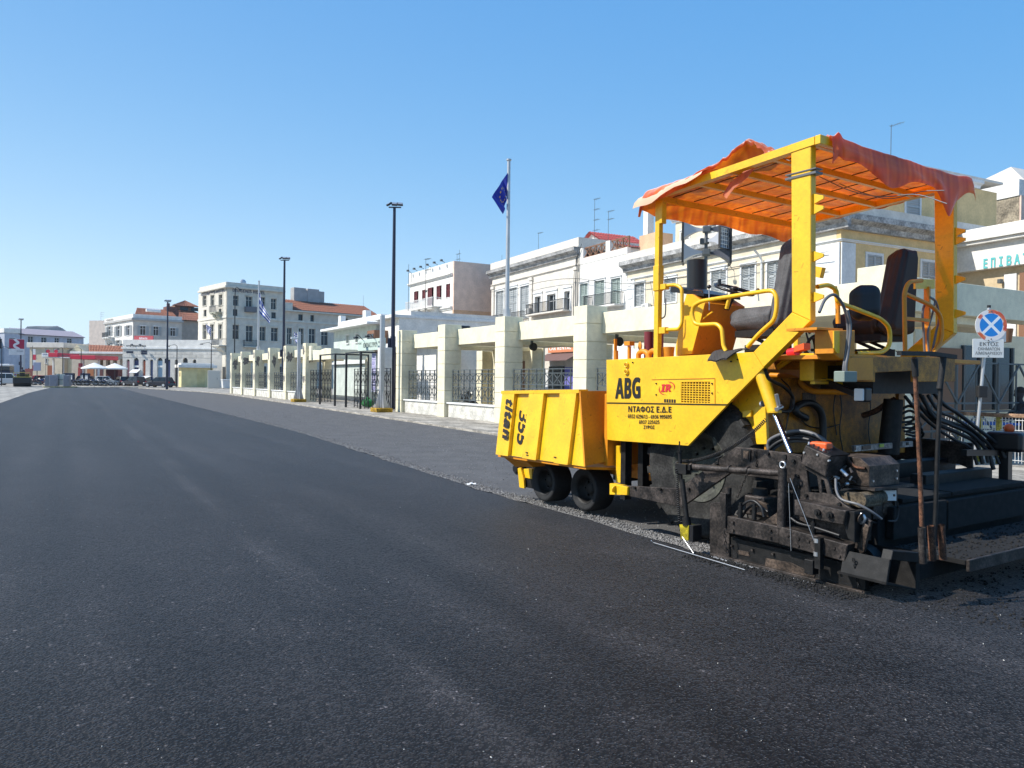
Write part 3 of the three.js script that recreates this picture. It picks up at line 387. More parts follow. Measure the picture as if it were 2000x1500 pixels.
// ---------------------------------------------------------------- across the square: hotel, arched stores, filling station, harbour office
const wallM2 = [0, 1, 2].map((i) => wallMat([0.62 + 0.05 * i, 0.59 + 0.05 * i, 0.53 + 0.05 * i], { bumpScale: 0.03 }));
const LT = -Math.PI / 2;                                                     // turn of a left-hand wall; its local x runs towards the corner
function print(parent, name, x, y, z, w, h, text, color, bg, turn, font = 'bold 100px sans-serif') { const t = canvasTex(Math.min(1024, Math.round(128 * Math.max(1, w / h))), 128, (c, W2, H2) => { if (bg) { c.fillStyle = bg; c.fillRect(0, 0, W2, H2); } c.fillStyle = color; c.font = font; const m = c.measureText(text).width; c.save(); c.scale((W2 * 0.96) / m, 1); c.fillText(text, m * 0.02, 102); c.restore(); }); const s = sheet(name, [[x, y, z], [x + w, y, z], [x + w, y + h, z], [x, y + h, z]], t, parent); if (turn) s.rotation.y = turn; return s; }
{
  const b = bld('hotel', 'grey four storey corner hotel with its name in blue letters under the eaves', [-43.935,-118,48]), wallM = wallMat([0.70, 0.65, 0.55]), tr = mat([0.72, 0.68, 0.58], { map: stuccoMap });
  const top = [0.045,15.34][1], xr = [9.167,13.018][0], xl = [-10.93,13.038][0], wn = { border: 0.16, trim: tr };
  block(b, 0, xr, top, 13, wallM, [...W([[0.942,12.689,1.828,14.272],[2.969,12.686,4.041,14.288],[5.294,12.686,6.139,14.388],[7.08,12.573,8.028,14.293]], 'glass'), ...W([[0.962,11.1,1.686,12.129],[7.186,11.098,7.962,12.081]], 'dark', { border: 0 }), ...W([[0.913,7.541,1.96,9.759],[3.023,7.237,4.178,9.723],[5.18,7.491,6.279,9.682],[7.134,7.497,8.343,9.63]], 'glass')], { win: wn, inset: 0.36 });
  block(b, xl, -0.002, top, 0, wallM, [...W([[-10.049,13.177,-8.345,14.843],[-6.611,12.958,-4.996,14.672],[-3.206,12.82,-1.657,14.499]], 'glass'), ...W([[-9.631,11.421,-8.378,12.502],[-3.154,11.156,-2.118,12.277]], 'dark', { border: 0 }), ...W([[-9.908,7.765,-8.118,10.094],[-6.68,6.767,-5.064,10.031],[-3.283,7.635,-1.732,9.874]], 'glass')], { win: wn, turn: LT, name: 'lit_wall' });
  part('string_course', [box(-0.1, [4.654,10.752][1], -12, xr, [4.654,10.752][1] + 0.3, 0.15), box(-0.12, [4.654,10.752][1], -12, -0.004, [4.654,10.752][1] + 0.3, 0.15)], tr, b); part('eaves', [rbox(-0.45, top, xl - 0.3, xr + 0.2, top + 0.35, 0.45, 0.05)], tr, b); part('roof_edge', [rbox(-0.25, top + 0.35, xl, xr, top + 0.9, 0.25, 0.05)], tr, b);
  const ly = [3.45,14.645][1]; print(b, 'hotel_lettering', [0.688,14.767][0], ly, 0.06, [6.205,15.243][0] - [0.688,14.767][0], 0.85, 'DIOGENIS HOTEL', '#39415c', null); print(b, 'star_row', [2.631,14.456][0], ly - 0.55, 0.05, 2.6, 0.4, '★ ★ ★ ★', '#39415c', null); print(b, 'hotel_lettering', xl + 0.5, ly, 0.06, -xl - 1, 0.85, 'DIOGENIS HOTEL', '#39415c', null, LT);
  const ay = [3.563,11.807][1]; part('window_box', [rbox([2.736,12.23][0], ay, 0.01, [4.469,12.353][0], ay + 0.85, 0.8, 0.05)], mat([0.16, 0.16, 0.17]), b);
  const bal = balcony(b, xl - 0.6, 0.2, [-5.655,6.518][1], 1.2, tr, M.iron, 4); bal.rotation.y = LT; const ub = balcony(b, -4.6, -1.9, [-5.797,11.737][1], 1.0, mat([0.42, 0.42, 0.33]), M.iron, 2); ub.rotation.y = LT; balcony(b, [2.548,6.952][0], [4.945,7.052][0], [3.703,6.438][1], 0.9, tr, M.blackIron);
  part('satellite_dish', [new THREE.SphereGeometry(0.75, 18, 8, 0, 6.3, 0, 0.7).rotateX(1.3).translate(3.4, top + 1.2, -2.6), cyl([3.4, top, -2.3], [3.4, top + 1.2, -2.3], 0.08, 0.08, 6)], M.galv, b);
  for (const [t, px] of [[0, 0], [1, 1], [2, 2]]) part('shop_opening', [box(1 + t * 3.2, 0.1, 0.001, 3.2 + t * 3.2, 3.4, 0.04)], M.glass, b); for (const x of [-5.6, -3.4, -1.4]) { const s = part('shop_opening', [box(x, 0.1, 0.001, x + 1.2, 3.2, 0.04)], M.glass, b); s.rotation.y = LT; }
  const c = bld('hotel_wing', 'long low grey wing beside the hotel with an orange tiled roof', [-43.935,-118,48]), x1 = [27.179,12.515][0], ey = [11.214,12.414][1], x0 = xr + 0.02;
  block(c, x0, x1, ey, 12, wallMat([0.70, 0.61, 0.50]), [...W([[11.81,11.055,12.625,12.063],[13.956,11.012,14.641,12.074],[20.154,11.216,21.004,11.917]], 'dark', { border: 0.06 }), ...W([[9.835,7.108,10.723,9.77],[11.891,7.108,12.798,9.799],[13.715,7.103,14.92,9.822],[15.952,7.195,17.28,9.774],[18.92,7.222,20.093,9.754]], 'glass', { border: 0.2 })], { win: { trim: tr } });
  part('string_course', [box(x0, [15.267,10.729][1], 0.002, x1, [15.267,10.729][1] + 0.25, 0.14)], tr, c); part('eaves', [rbox(x0, ey, -0.3, x1, ey + 0.25, 0.5, 0.03)], tr, c); tileRoof(c, [[x0 + 1.5, ey + 0.25, 0.45], [x1, ey + 0.25, 0.45], [x1, ey + 2.4, -5], [x0 + 1.5, ey + 2.4, -5]], M.roofTile, 'tile_roof', 0.42);
  part('parapet', [box(x0, ey + 0.25, -4, x0 + 1.48, ey + 1.4, 0.3)], tr, c); for (const px of [[13.286,13.656][0], [15.793,13.843][0]]) part('cooling_unit', [rbox(px, ey + 2.3, -6, px + 2.2, ey + 4.6, -4.6, 0.05), box(px + 2.21, ey + 2.4, -6, px + 3.2, ey + 4.3, -4.7)], M.grey, c); aerial(c, x0 + 16, ey + 1, -2, 3, 0);
}
{ // arched stone stores
  const b = bld('arched_stores', 'whitewashed stone stores with a row of round arched doors and coloured posters', [-61.607,-122,98]), x1 = [17.074,4.525][0], top = [8.46,7.356][1], sy = [8.475,5.907][1];
  const arches = [[0.677,0.092,1.207,4.235],[1.892,0.11,2.772,4.49],[3.423,0.127,3.949,4.257],[4.675,0.143,5.208,4.267],[5.905,0.161,6.829,4.521],[7.621,0.181,8.142,4.291],[8.896,0.197,9.424,4.301],[10.244,0.216,11.064,4.554],[11.926,0.236,12.485,4.326]], fills = [[0.55, 0.25, 0.26], [0.05, 0.06, 0.14], [0.55, 0.16, 0.08], [0.06, 0.09, 0.20], [0.30, 0.42, 0.52], [0.12, 0.13, 0.25], [0.1, 0.1, 0.1], [0.05, 0.05, 0.05], [0.05, 0.05, 0.05]];
  block(b, 0, x1, sy, 12, wallMat([0.66, 0.63, 0.57], { bumpScale: 0.03 }), [], { outline: rectP(0, -0.1, x1, sy) });
  part('arched_wall', [ext(rectP(0, -0.1, x1, sy), 0.003, 0.45, 0, arches.map((a) => archP(a[0], 0.05, a[2], a[3])))], wallMat([0.68, 0.655, 0.60], { bumpScale: 0.03 }), b);
  const st = []; for (let r = 0; r < 9; r++) for (let i = 0; i < 14; i++) { const y = 4.55 + r * 0.5, x = i * 1.25 + (r % 2) * 0.6; if (y > sy - 0.4 || x > x1 - 1.3) continue; part('stone', rbox(x, y, 0.44, x + 1.22, y + 0.46, 0.46 + R(0.01, 0.04), 0.02), wallM2[Math.floor(rnd() * 3)], b); }
  arches.forEach((a, i) => { part('door', [box(a[0], 0.05, 0.12, a[2], a[3] - (a[2] - a[0]) * 0.5, 0.17)], mat(fills[i], { roughness: 0.7 }), b); part('fanlight', [ext(archP(a[0], a[3] - (a[2] - a[0]) * 0.5 + 0.02, a[2], a[3]), 0.10, 0.14)], M.glass, b); if (i % 3 === 1) part('transom', [box(a[0], a[3] - 1.5, 0.2, a[2], a[3] - 1.2, 0.3)], M.trim, b); });
  part('string_course', [box(-0.15, sy, 0, x1, sy + 0.25, 0.62)], M.trim, b); part('parapet', [box(0, sy + 0.25, -11, x1, top, 0.45)], M.white, b); print(b, 'shop_lettering', [0.512,6.101][0], [2.274,6.071][1], 0.47, [4.064,6.122][0] - [0.512,6.101][0], 0.55, 'ΨΥΚΤΕΜΠΟΡΙΚΗ', '#23232b', null);
  const my = [3.053,7.25][1]; part('roof_sign', [box([1.465,7.649][0], my, -0.4, [4.713,7.662][0], my + 0.75, -0.2)], mat([0.52, 0.10, 0.11]), b); print(b, 'sign_lettering', [2.345,7.653][0], my + 0.1, -0.19, [3.837,7.659][0] - [2.345,7.653][0], 0.55, 'Miele', '#f4eeee', null);
  for (const [p, y, w] of [[0.653,5.212,1.86,5.432],[3.195,5.375,4.177,5.488],[3.198,5.035,4.18,5.213]].map((r) => [r[0], r[1], r[2] - r[0], r[3]])) part('name_board', [box(p, y, 0.46, p + w, y + 0.3, 0.5)], M.navy, b); for (const px of [0.2, 2.0, 3.4]) part('spotlight', [bar([px, top - 0.9, 0.45], [px, top - 0.8, 1.1], 0.05), rbox(px - 0.15, top - 1.0, 1.0, px + 0.15, top - 0.7, 1.25, 0.03)], M.iron, b);
  part('awning', [prism([1.75, 2.6, 0.46], [3.1, 2.6, 0.46], [3.1, 2.1, 1.4], [1.75, 2.1, 1.4], [0, 0.06, 0])], M.trim, b); part('awning', [prism([2.9, 1.6, 0.5], [5.0, 1.6, 0.5], [5.0, 1.2, 2.2], [2.9, 1.2, 2.2], [0, 0.06, 0])], M.trim, b);
}
{
  const b = bld('shuttered_block', 'white three storey block, right wall coloured grey as in shade, with grey shutters and two balconies', [-68.159,-138,48]), top = [0.142,11.681][1], xl = [-18.441,10.078][0], xr = [8.463,9.801][0], li = M.white, gm = wallMat([0.62, 0.57, 0.50]);  // left wall coloured sunlit white, right wall a shaded grey
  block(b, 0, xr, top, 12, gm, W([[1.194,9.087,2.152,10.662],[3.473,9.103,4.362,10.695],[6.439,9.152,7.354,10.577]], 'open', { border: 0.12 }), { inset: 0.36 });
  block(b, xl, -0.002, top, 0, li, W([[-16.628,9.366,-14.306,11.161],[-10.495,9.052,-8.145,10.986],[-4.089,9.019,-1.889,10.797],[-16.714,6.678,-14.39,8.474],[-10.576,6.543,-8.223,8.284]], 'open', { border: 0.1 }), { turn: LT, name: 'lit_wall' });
  part('cornice', [rbox(-0.35, top, xl - 0.2, xr + 0.2, top + 0.4, 0.35, 0.04)], M.grey, b); part('attic', [box(-0.1, top + 0.4, xl, xr, top + 1.1, 0.1)], M.white, b); const s = print(b, 'attic_lettering', xl + 1.5, top + 0.45, 0.13, 5, 0.6, 'ΚΤΗΜΑΤΙΚΗ', '#3a3a40', null, LT); s.position.x = -0.08;
  for (const y of [[-10.289,8.99][1], [-10.183,5.882][1]]) { const q = balcony(b, xl + 2.2, xl + (y > 8 ? 6.6 : 9), y, 1.1, M.trim, M.iron, 3); q.rotation.y = LT; }
  part('brick_chimney', [box(7.0, top + 1.0, -6, 9.2, top + 3.2, -4), cyl([7.6, top + 3.2, -5], [7.6, top + 3.9, -5], 0.3, 0.3, 10)], mat([0.30, 0.14, 0.11], { map: grimeMap }), b); tileRoof(b, [[0.5, top + 1.0, -1], [8, top + 1.0, -1], [8, top + 2.6, -5], [2, top + 2.6, -5]], M.roofTile); part('roof_tank', [cyl([2.5, top + 2.0, -1.2], [5, top + 2.0, -1.2], 0.3, 0.3, 12)], M.trim, b);
}
{ // hipped roofs between the block and the hotel
  const b = bld('hipped_hall', 'stone hall with a stepped orange tiled hipped roof beside the hotel', [-67.108,-150,48]), ey = [1.433,12.72][1], x0 = [-2.859,12.948][0], x1 = [8.976,11.626][0];
  part('wall', [box(x0, -0.1, -14, x1, ey, 0)], wallMat([0.55, 0.45, 0.36], { bumpScale: 0.04 }), b); tileRoof(b, [[x0 - 0.6, ey, 0.6], [x1, ey, 0.6], [x1 - 2, ey + 2.4, -6], [x0 + 5, ey + 2.4, -6]], M.roofTile, 'lower_roof', 0.45); part('clerestory', [box(x0 + 6, ey + 2.0, -10, x1 - 2, ey + 3.4, -6.2)], M.brownWood, b); for (let i = 0; i < 4; i++) part('clerestory_window', [box(x0 + 7 + i * 2.2, ey + 2.5, -6.2, x0 + 8.6 + i * 2.2, ey + 3.2, -6.12)], M.glass, b); tileRoof(b, [[x0 + 5, ey + 3.3, -5.4], [x1 - 1, ey + 3.3, -5.4], [x1 - 3, ey + 4.8, -9], [x0 + 9, ey + 4.8, -9]], M.roofTile, 'upper_roof', 0.45);
}

{
  const b = bld('blank_house', 'pale pink house showing one tall blank wall beside the shuttered block', [-88.073,-166,104]), x0 = [-4.098,9.779][0], top = [-2.02,13.547][1]; part('wall', [box(x0, -0.1, -10, 0.6, top, 0)], wallMat([0.70, 0.60, 0.52]), b); aerial(b, x0 + 1.2, top, -2, 2, 3);
  const a = bld('arcade', 'low beige stone arcade with four round arches behind the café umbrellas', [-75.703,-132,97]), ax = [9.735,2.848][0], at = [5.666,5.346][1], ar = [[5.038,-0.259,5.841,4.468],[6.312,-0.243,7.113,4.479],[7.583,-0.226,8.382,4.49],[8.851,-0.21,9.601,4.501]]; part('wall', [ext(rectP(0, -0.1, ax, at), -0.5, 0, 0, ar.map((r) => archP(r[0], 0, r[2], r[3]))), box(0, -0.1, -5, ax, at - 0.05, -2.5), box(0, at - 0.3, -2.49, ax, at - 0.01, -0.51)], wallMat([0.56, 0.48, 0.38]), a); part('cornice', [rbox(-0.1, at, -5, ax + 0.1, at + 0.35, 0.35, 0.03)], M.trim, a);
  for (let i = 0; i < 3; i++) part('shopfront', [box(1.2 + i * 1.7, 0.3, 0.002, 2.4 + i * 1.7, 3.0, 0.05)], mat([[0.30, 0.05, 0.05], [0.35, 0.14, 0.06], [0.12, 0.05, 0.05]][i]), a);
  const c = bld('cream_office', 'two storey cream office with moulded cornice behind the filling station', [-85.447,-136,96]), cx = [6.41,4.567][0], ct = [3.097,6.436][1]; block(c, 0, cx, ct, 9, wallMat([0.68, 0.58, 0.43]), W([[0.674,4.789,1.064,6.057],[3.007,5.261,3.299,6.075],[4.753,5.277,5.334,6.089],[3.023,3.724,3.314,4.447]], 'dark', { border: 0.08 })); part('cornice', [rbox(-0.3, ct, -9, cx + 0.3, ct + 0.9, 0.4, 0.05)], M.offwhite, c); part('door', [box([3.434,1.827][0], 0.1, 0.002, [4.598,1.84][0], 3.3, 0.06)], mat([0.30, 0.10, 0.05]), c);
  const gx0 = cx + 0.05, gx1 = gx0 + 4.4, g = bld('gabled_house', 'small cream gabled house with a weathered orange tiled roof', [-85.447,-136,96]); part('wall', [ext([[gx0, -0.1], [gx1 - 0.4, -0.1], [gx1 - 0.4, ct - 1.4], [gx0 + 1.8, ct + 0.6], [gx0, ct - 1.0]], -8, -1)], M.cream, g); tileRoof(g, [[gx1 - 0.2, ct - 1.7, -0.8], [gx1 + 5, ct - 1.7, -0.8], [gx1 + 5, ct + 0.5, -4], [gx0 + 1.9, ct + 0.7, -4]], M.roofTile, 'tile_roof', 0.4); part('rear_wing', [box(gx1 - 0.38, -0.1, -8, gx1 + 5, ct - 1.75, -1.05)], M.offwhite, g);
  const d = bld('harbour_office', 'blue grey harbour office with dark square windows and white end bay', [-114.338,-178,33]), dt = [0.292,10.97][1], dx = [14.759,7.101][0]; block(d, 0, dx, dt, 12, M.blueGrey, W([[1.93,8.937,3.118,10.617],[4.871,8.833,6.092,10.536],[7.892,8.969,8.993,10.571],[10.793,9.229,11.972,10.603]], 'glass', { border: 0 }), { inset: 0.36 }); tileRoof(d, [[-0.3, dt, 0.5], [dx + 0.3, dt, 0.5], [dx, dt + 1.6, -5], [0, dt + 1.6, -5]], mat([0.36, 0.33, 0.38], { map: paintMap }), 'roof', 0.5);
  part('end_bay', [box(-3.2, -0.1, -8, -0.01, dt + 0.2, 0.3)], M.blueGrey, d); part('end_parapet', [box(-3.4, dt + 0.2, -8, 0.1, dt + 1.2, 0.5)], M.white, d); const ew = part('window', [box(-2.2, dt - 2.6, 0.31, -1.0, dt - 1.0, 0.36)], M.glass, d); part('window', [box(-3.3, dt - 3.4, -3, -3.21, dt - 1.2, -1)], M.glass, d); part('left_wing', [box(-20, -0.1, -12, -3.6, dt - 0.2, -2)], M.blueGrey, d); for (const [p, q] of [[-16.5, -12.5], [-9.5, -5.5]]) for (const y of [dt - 3.4, dt - 7]) part('window', [box(p, y, -2, q, y + 2, -1.94)], M.glass, d); for (let i = 0; i < 4; i++) part('ground_window', [box(2 + i * 4, 1, 0.002, 3.6 + i * 4, 3.2, 0.05)], M.glass, d);
}
{ // low houses between the gate and the white townhouse
  const b = bld('balcony_house', 'pale green house with a flat projecting eave behind the harbour gate', [-11.349,-64,150]), x0 = [-13.055,6.074][0], top = [-4.607,6.122][1]; block(b, x0 + 1.2, 0, top, 9, wallMat([0.62, 0.68, 0.63]), W([[-7.901,4.868,-7.154,5.574],[-5.276,4.865,-4.575,5.548]], 'glass', { border: 0.05 })); part('eave_slab', [rbox(x0, top, -9, 0.5, top + 0.22, 1.0, 0.03)], M.trim, b); part('roof_parapet', [box(x0 + 1.5, top + 0.22, -8, 0.2, top + 0.9, -0.3), box(x0 + 1.6, top + 0.9, -0.8, x0 + 2.3, top + 1.5, -0.3), box(-4.4, top + 0.9, -0.8, -3.6, top + 1.5, -0.3)], M.trim, b); part('storey_band', [box(x0 + 1.2, top - 3.2, 0.002, 0, top - 3.0, 0.3)], M.trim, b);
  part('flag_staff', [cyl([x0 + 1.5, top - 5, 0.3], [x0 - 0.4, top - 1.2, 1.6], 0.05, 0.05, 6)], M.trim, b);
  const c = bld('stepped_house', 'white stepped house with a brown timber bay window', [-11.349,-64,150]), y1 = [1.734,7.072][1], y2 = [1.753,6.488][1]; part('wall', [box(-0.4, -0.1, -10, 3.8, y2, -0.5)], M.white, c); part('upper_wall', [box(-0.5, y2 + 0.25, -10, 3.8, y1, -1.5)], M.white, c); part('ledge', [rbox(-0.7, y2, -10, 3.9, y2 + 0.25, 0.1, 0.03)], M.trim, c); part('bay_window', [rbox(-0.3, y2 - 2.6, -0.5, 1.4, y2 - 0.9, 0.7, 0.03)], M.brownWood, c); for (const x of [-0.2, 0.35, 0.9]) part('bay_pane', [box(x, y2 - 2.3, 0.702, x + 0.4, y2 - 1.2, 0.74)], M.glass, c); aerial(c, 2.0, y1, -2, 4, 0); aerial(c, 3.2, y1, -3, 4.4, 2);
  const d = bld('white_annex', 'plain white annex wall standing against the maroon shuttered townhouse', [-6.327,-82,150]), ah = [-14.715,10.301][1]; part('wall', [box(-19.5, -0.1, -10, -12.3, ah, -0.6)], wallMat([0.74, 0.74, 0.74]), d); part('window', [box(-15.4, ah + 0.3, -5, -14.6, ah + 1.1, -4.95)], M.glass, d); part('roof_room', [box(-17, ah, -9, -13.5, ah + 1.6, -5.002)], M.white, d);
}
// filling station
{
  const at = (px) => px, st = thing('filling_station', 'red canopied filling station with pumps between the offices and the café', 'filling station', [[-68.792,-0.314,-120][0], 0.05, [-68.792,-0.314,-120][2]], headingTurn(95)), red = mat([0.50, 0.02, 0.05], { roughness: 0.4 });
  const k = 120 / 1500, X = (px) => (px - 140) * k, Yh = (py) => 1.6 + (735 - py) * k;
  part('canopy_fascia', [rbox(X(136), Yh(704), -6, X(188), Yh(696), 0, 0.03)], red, st); part('canopy_fascia', [rbox(X(93), Yh(700), -5, X(112), Yh(692), 0.2, 0.03)], red, st); part('canopy_deck', [rbox(X(78), Yh(701.5), -5, X(136) - 0.02, Yh(700) - 0.01, 0.1, 0.01)], M.trim, st); part('name_board', [rbox(X(79), Yh(699.5), -0.2, X(92.5), Yh(692.5), 0.2, 0.02)], M.trim, st); print(st, 'board_lettering', X(81), Yh(698), 0.21, X(91) - X(81), 0.45, 'ΕΛΙΝ', '#2c3c78', null); print(st, 'roof_lettering', X(118), Yh(699.5), 0.12, X(134) - X(118), 0.4, 'ΕΛΙΝΟΙΛ', '#4b4b4b', null);
  for (const px of [83, 104, 146, 178]) part('canopy_column', [rbox(X(px) - 0.12, 0, -2.2, X(px) + 0.12, Yh(702), -1.96, 0.02)], M.trim, st); for (const px of [115, 122, 128, 150, 160]) { const p = part('fuel_pump', [rbox(X(px), 0, -1.4, X(px) + 0.55, 1.9, -0.8, 0.04)], mat([0.05, 0.06, 0.10]), st); part('pump_face', [rbox(X(px) + 0.06, 0.9, -0.8, X(px) + 0.49, 1.6, -0.77, 0.01)], px % 2 ? red : M.trim, p); } part('pump_sign', [rbox(X(149), Yh(719), -0.6, X(157), Yh(711.5), -0.5, 0.02)], red, st); part('shop', [box(X(160), 0, -9, X(186), 3.0, -6.2)], mat([0.10, 0.03, 0.03]), st);
  const tb = [mat([0.60, 0.05, 0.08]), M.trim]; for (const [n, px, lab] of [['banner_flag', 55, 'tall red and white feather banner beside the filling station forecourt']]) { const f = thing(n, lab, 'banner', [st.position.x + X(px), 0.05, st.position.z - 1], 0); part('pole', [cyl([0, 0, 0], [0, Yh(678), 0], 0.04, 0.03, 6)], M.iron, f); for (let i = 0; i < 4; i++) part('band', [rbox(0.05, 2.2 + i * 0.85, -0.01, 0.05 + 0.5 - 0.06 * (i % 2), 2.2 + (i + 1) * 0.85, 0.01, 0.004)], tb[i % 2], f); }
  for (const [px, lab] of [[70, 'small round red sign hanging on a thin bracket of the cream office'], [86, 'second round red sign on a thin bracket nearer the red canopy']]) { const f = thing('hanging_sign', lab, 'sign', [st.position.x + X(px), 0.05, st.position.z - 3], 0.1); part('bracket', [cyl([-0.3, 0, 0], [-0.3, Yh(681), 0], 0.03, 0.03, 6)], M.iron, f); part('disc', [cyl([0.05, Yh(688), -0.03], [0.05, Yh(688), 0.03], 0.28, 0.28, 18)], tb[0], f); }
  for (const [px, h, c, lab] of [[76, 1.0, [0.30, 0.32, 0.42], 'grey blue advertising board on the filling station forecourt'], [60, 0.9, [0.32, 0.10, 0.08], 'red price board standing below the feather banner']]) { const f = thing('price_board', lab, 'sign', [st.position.x + X(px), 0.05, st.position.z + 0.5], 0.1); part('board', [rbox(-0.55, 2.2 - (px < 70 ? 0.9 : 0), -0.05, 0.55, 3.5 - (px < 70 ? 1 : 0), 0.05, 0.02)], mat(c), f); part('post', [box(-0.05, 0, -0.04, 0.05, 2.2, 0.04)], M.iron, f); }
  // café umbrellas
  for (const [px, lab] of [[184, 'white café umbrella standing beside the red filling station canopy'], [224, 'white café umbrella beside the whitewashed arched stores']]) { const p = [[-55.806,-102.597],[-54.182,-104.747]][px > 200 ? 1 : 0], u = thing('cafe_umbrella', lab, 'umbrella', [p[0] * 1.05, 0.05, p[1] * 1.05], 0.2, 'white umbrellas of the café'), cl = new THREE.CylinderGeometry(0.05, 1.75, 0.72, 8, 1, true).translate(0, 3.0, 0); part('canopy', [cl, new THREE.CylinderGeometry(1.75, 1.75, 0.16, 8, 1, true).translate(0, 2.56, 0)], mat([0.78, 0.77, 0.72], { side: THREE.DoubleSide }), u); part('pole', [cyl([0, 0, 0], [0, 3.4, 0], 0.035, 0.03, 8)], M.iron, u); for (let i = 0; i < 8; i++) { const a = i / 8 * 6.283; part('rib', [cyl([0, 3.3, 0], [Math.cos(a) * 1.72, 2.63, Math.sin(a) * 1.72], 0.012, 0.012, 4)], M.iron, u); } }
}

// ---------------------------------------------------------------- the asphalt paver. Local axes: x forward, y up, z to its right; the screed's rear edge is at x = 0
const PT = headingTurn(-33.8), PA = [Math.sin(-33.8 * Math.PI / 180), -Math.cos(-33.8 * Math.PI / 180)], PR = [-PA[1], PA[0]];
const paverAt = (x, y, z) => [PA[0] * (x + 3.4) + PR[0] * (z + 7.1), y, PA[1] * (x + 3.4) + PR[1] * (z + 7.1)];
const paver = thing('asphalt_paver', 'large yellow wheeled asphalt paver with orange tarpaulin canopy standing on the fresh road', 'paver', paverAt(0, 0, 0), PT);
const P = (n, g, m, o) => part(n, g, m, o || paver);
const steelMap = mottle(0.8, 0.75, 4, 51, 0.9, 512), tarMap = mottle(0.5, 0.8, 5, 53, 1, 512);
const oilMap = mottle(1.1, 0.5, 2.4, 57, 0.7, 512);
const wornYellow = (() => { const a = tileNoise(512, 512, 4, 61), b = tileNoise(512, 512, 26, 63), c = tileNoise(512, 512, 70, 65), q = mulberry(66), W = 512; const sp = new Float32Array(W * W); for (let k = 0; k < 60; k++) { const x = q() * W, y = q() * W, l = 2 + q() * 9, w = 0.6 + q() * 1.3, an = q() * 6.3, s = 0.12 + q() * 0.28; for (let t = -l; t <= l; t += 0.5) for (let r = -w; r <= w; r += 0.5) { const i = Math.floor(x + t * Math.cos(an) - r * Math.sin(an) + W) % W, j = Math.floor(y + t * Math.sin(an) + r * Math.cos(an) + W) % W; sp[j * W + i] = s; } }
  return dataTex(W, W, (i, j) => { const d = 0.03 * a(i, j) + 0.018 * b(i, j) + 0.015 * c(i, j), s = sp[j * W + i], v = 0.95 + d; return [v * (1 - 0.55 * s), v * (1 - 0.62 * s) * (1 + 0.4 * d), v * (1 - 0.5 * s)]; }, 1.5); })();
const Y = new THREE.MeshPhysicalMaterial({ color: srgb(0.95, 0.54, 0.010), map: wornYellow, roughness: 0.42, clearcoat: 0.25, clearcoatRoughness: 0.3 });
const OR = new THREE.MeshPhysicalMaterial({ color: srgb(0.74, 0.27, 0.009), map: wornYellow, roughness: 0.5 }), OG = new THREE.MeshPhysicalMaterial({ color: srgb(0.66, 0.25, 0.010), map: oilMap, roughness: 0.55 });        // yellow darkened to orange: shade on rear and inner faces put into its colour
const ST = mat([0.115, 0.092, 0.080], { map: steelMap, roughness: 0.55, metalness: 0.35 }), STD = mat([0.020, 0.018, 0.017], { map: tarMap, roughness: 0.6, metalness: 0.2 }), RU = mat([0.24, 0.10, 0.05], { map: steelMap, roughness: 0.85 }), BRONZE = mat([0.19, 0.135, 0.10], { map: steelMap, roughness: 0.55, metalness: 0.3 });
const RUB = mat([0.020, 0.020, 0.021], { map: grimeMap, roughness: 0.75 }), TYRE = mat([0.05, 0.048, 0.044], { map: steelMap, roughness: 0.9 }), HOSE = mat([0.016, 0.016, 0.017], { roughness: 0.45 }), GHOSE = mat([0.13, 0.13, 0.135], { roughness: 0.4 }), CHROME = mat([0.55, 0.56, 0.62], { roughness: 0.16, metalness: 1 }), BRIGHT = mat([0.6, 0.6, 0.6], { roughness: 0.35, metalness: 0.8 }), BLK = mat([0.012, 0.012, 0.013], { roughness: 0.35 }), MAR = mat([0.17, 0.02, 0.025], { roughness: 0.4 }), REDP = mat([0.62, 0.02, 0.03], { roughness: 0.35 }), ORP = mat([0.75, 0.11, 0.02], { roughness: 0.5 }), WH = mat([0.75, 0.75, 0.73], { roughness: 0.5 });
function mirror(g) { const q = clean(g.clone()); q.scale(1, 1, -1); for (const k of ['position', 'normal', 'uv']) { const a = q.attributes[k]; if (!a) continue; const n = a.itemSize; for (let i = 0; i < a.count; i += 3) for (let c = 0; c < n; c++) { const t = a.array[(i + 1) * n + c]; a.array[(i + 1) * n + c] = a.array[(i + 2) * n + c]; a.array[(i + 2) * n + c] = t; } } return q; }
function prism(a, b, c, d, off) { // four corners and the offset of the opposite face
  const q = [a, b, c, d].map(V), o = V(off), r = q.map((v) => v.clone().add(o)), f = [], quad = (p, s, t, u) => f.push(p, s, t, p, t, u);
  quad(q[0], q[1], q[2], q[3]); quad(r[3], r[2], r[1], r[0]); for (let i = 0; i < 4; i++) { const j = (i + 1) % 4; quad(q[j], q[i], r[i], r[j]); }
  const g = new THREE.BufferGeometry().setFromPoints(f); g.computeVertexNormals();
  const n = new THREE.Vector3().subVectors(q[1], q[0]).cross(new THREE.Vector3().subVectors(q[3], q[0])); if (n.dot(o) > 0) { const p = g.attributes.position.array; for (let i = 0; i < p.length; i += 9) for (let k = 0; k < 3; k++) { const t = p[i + 3 + k]; p[i + 3 + k] = p[i + 6 + k]; p[i + 6 + k] = t; } g.computeVertexNormals(); }
  return g;
}
const ZP = -1.25;
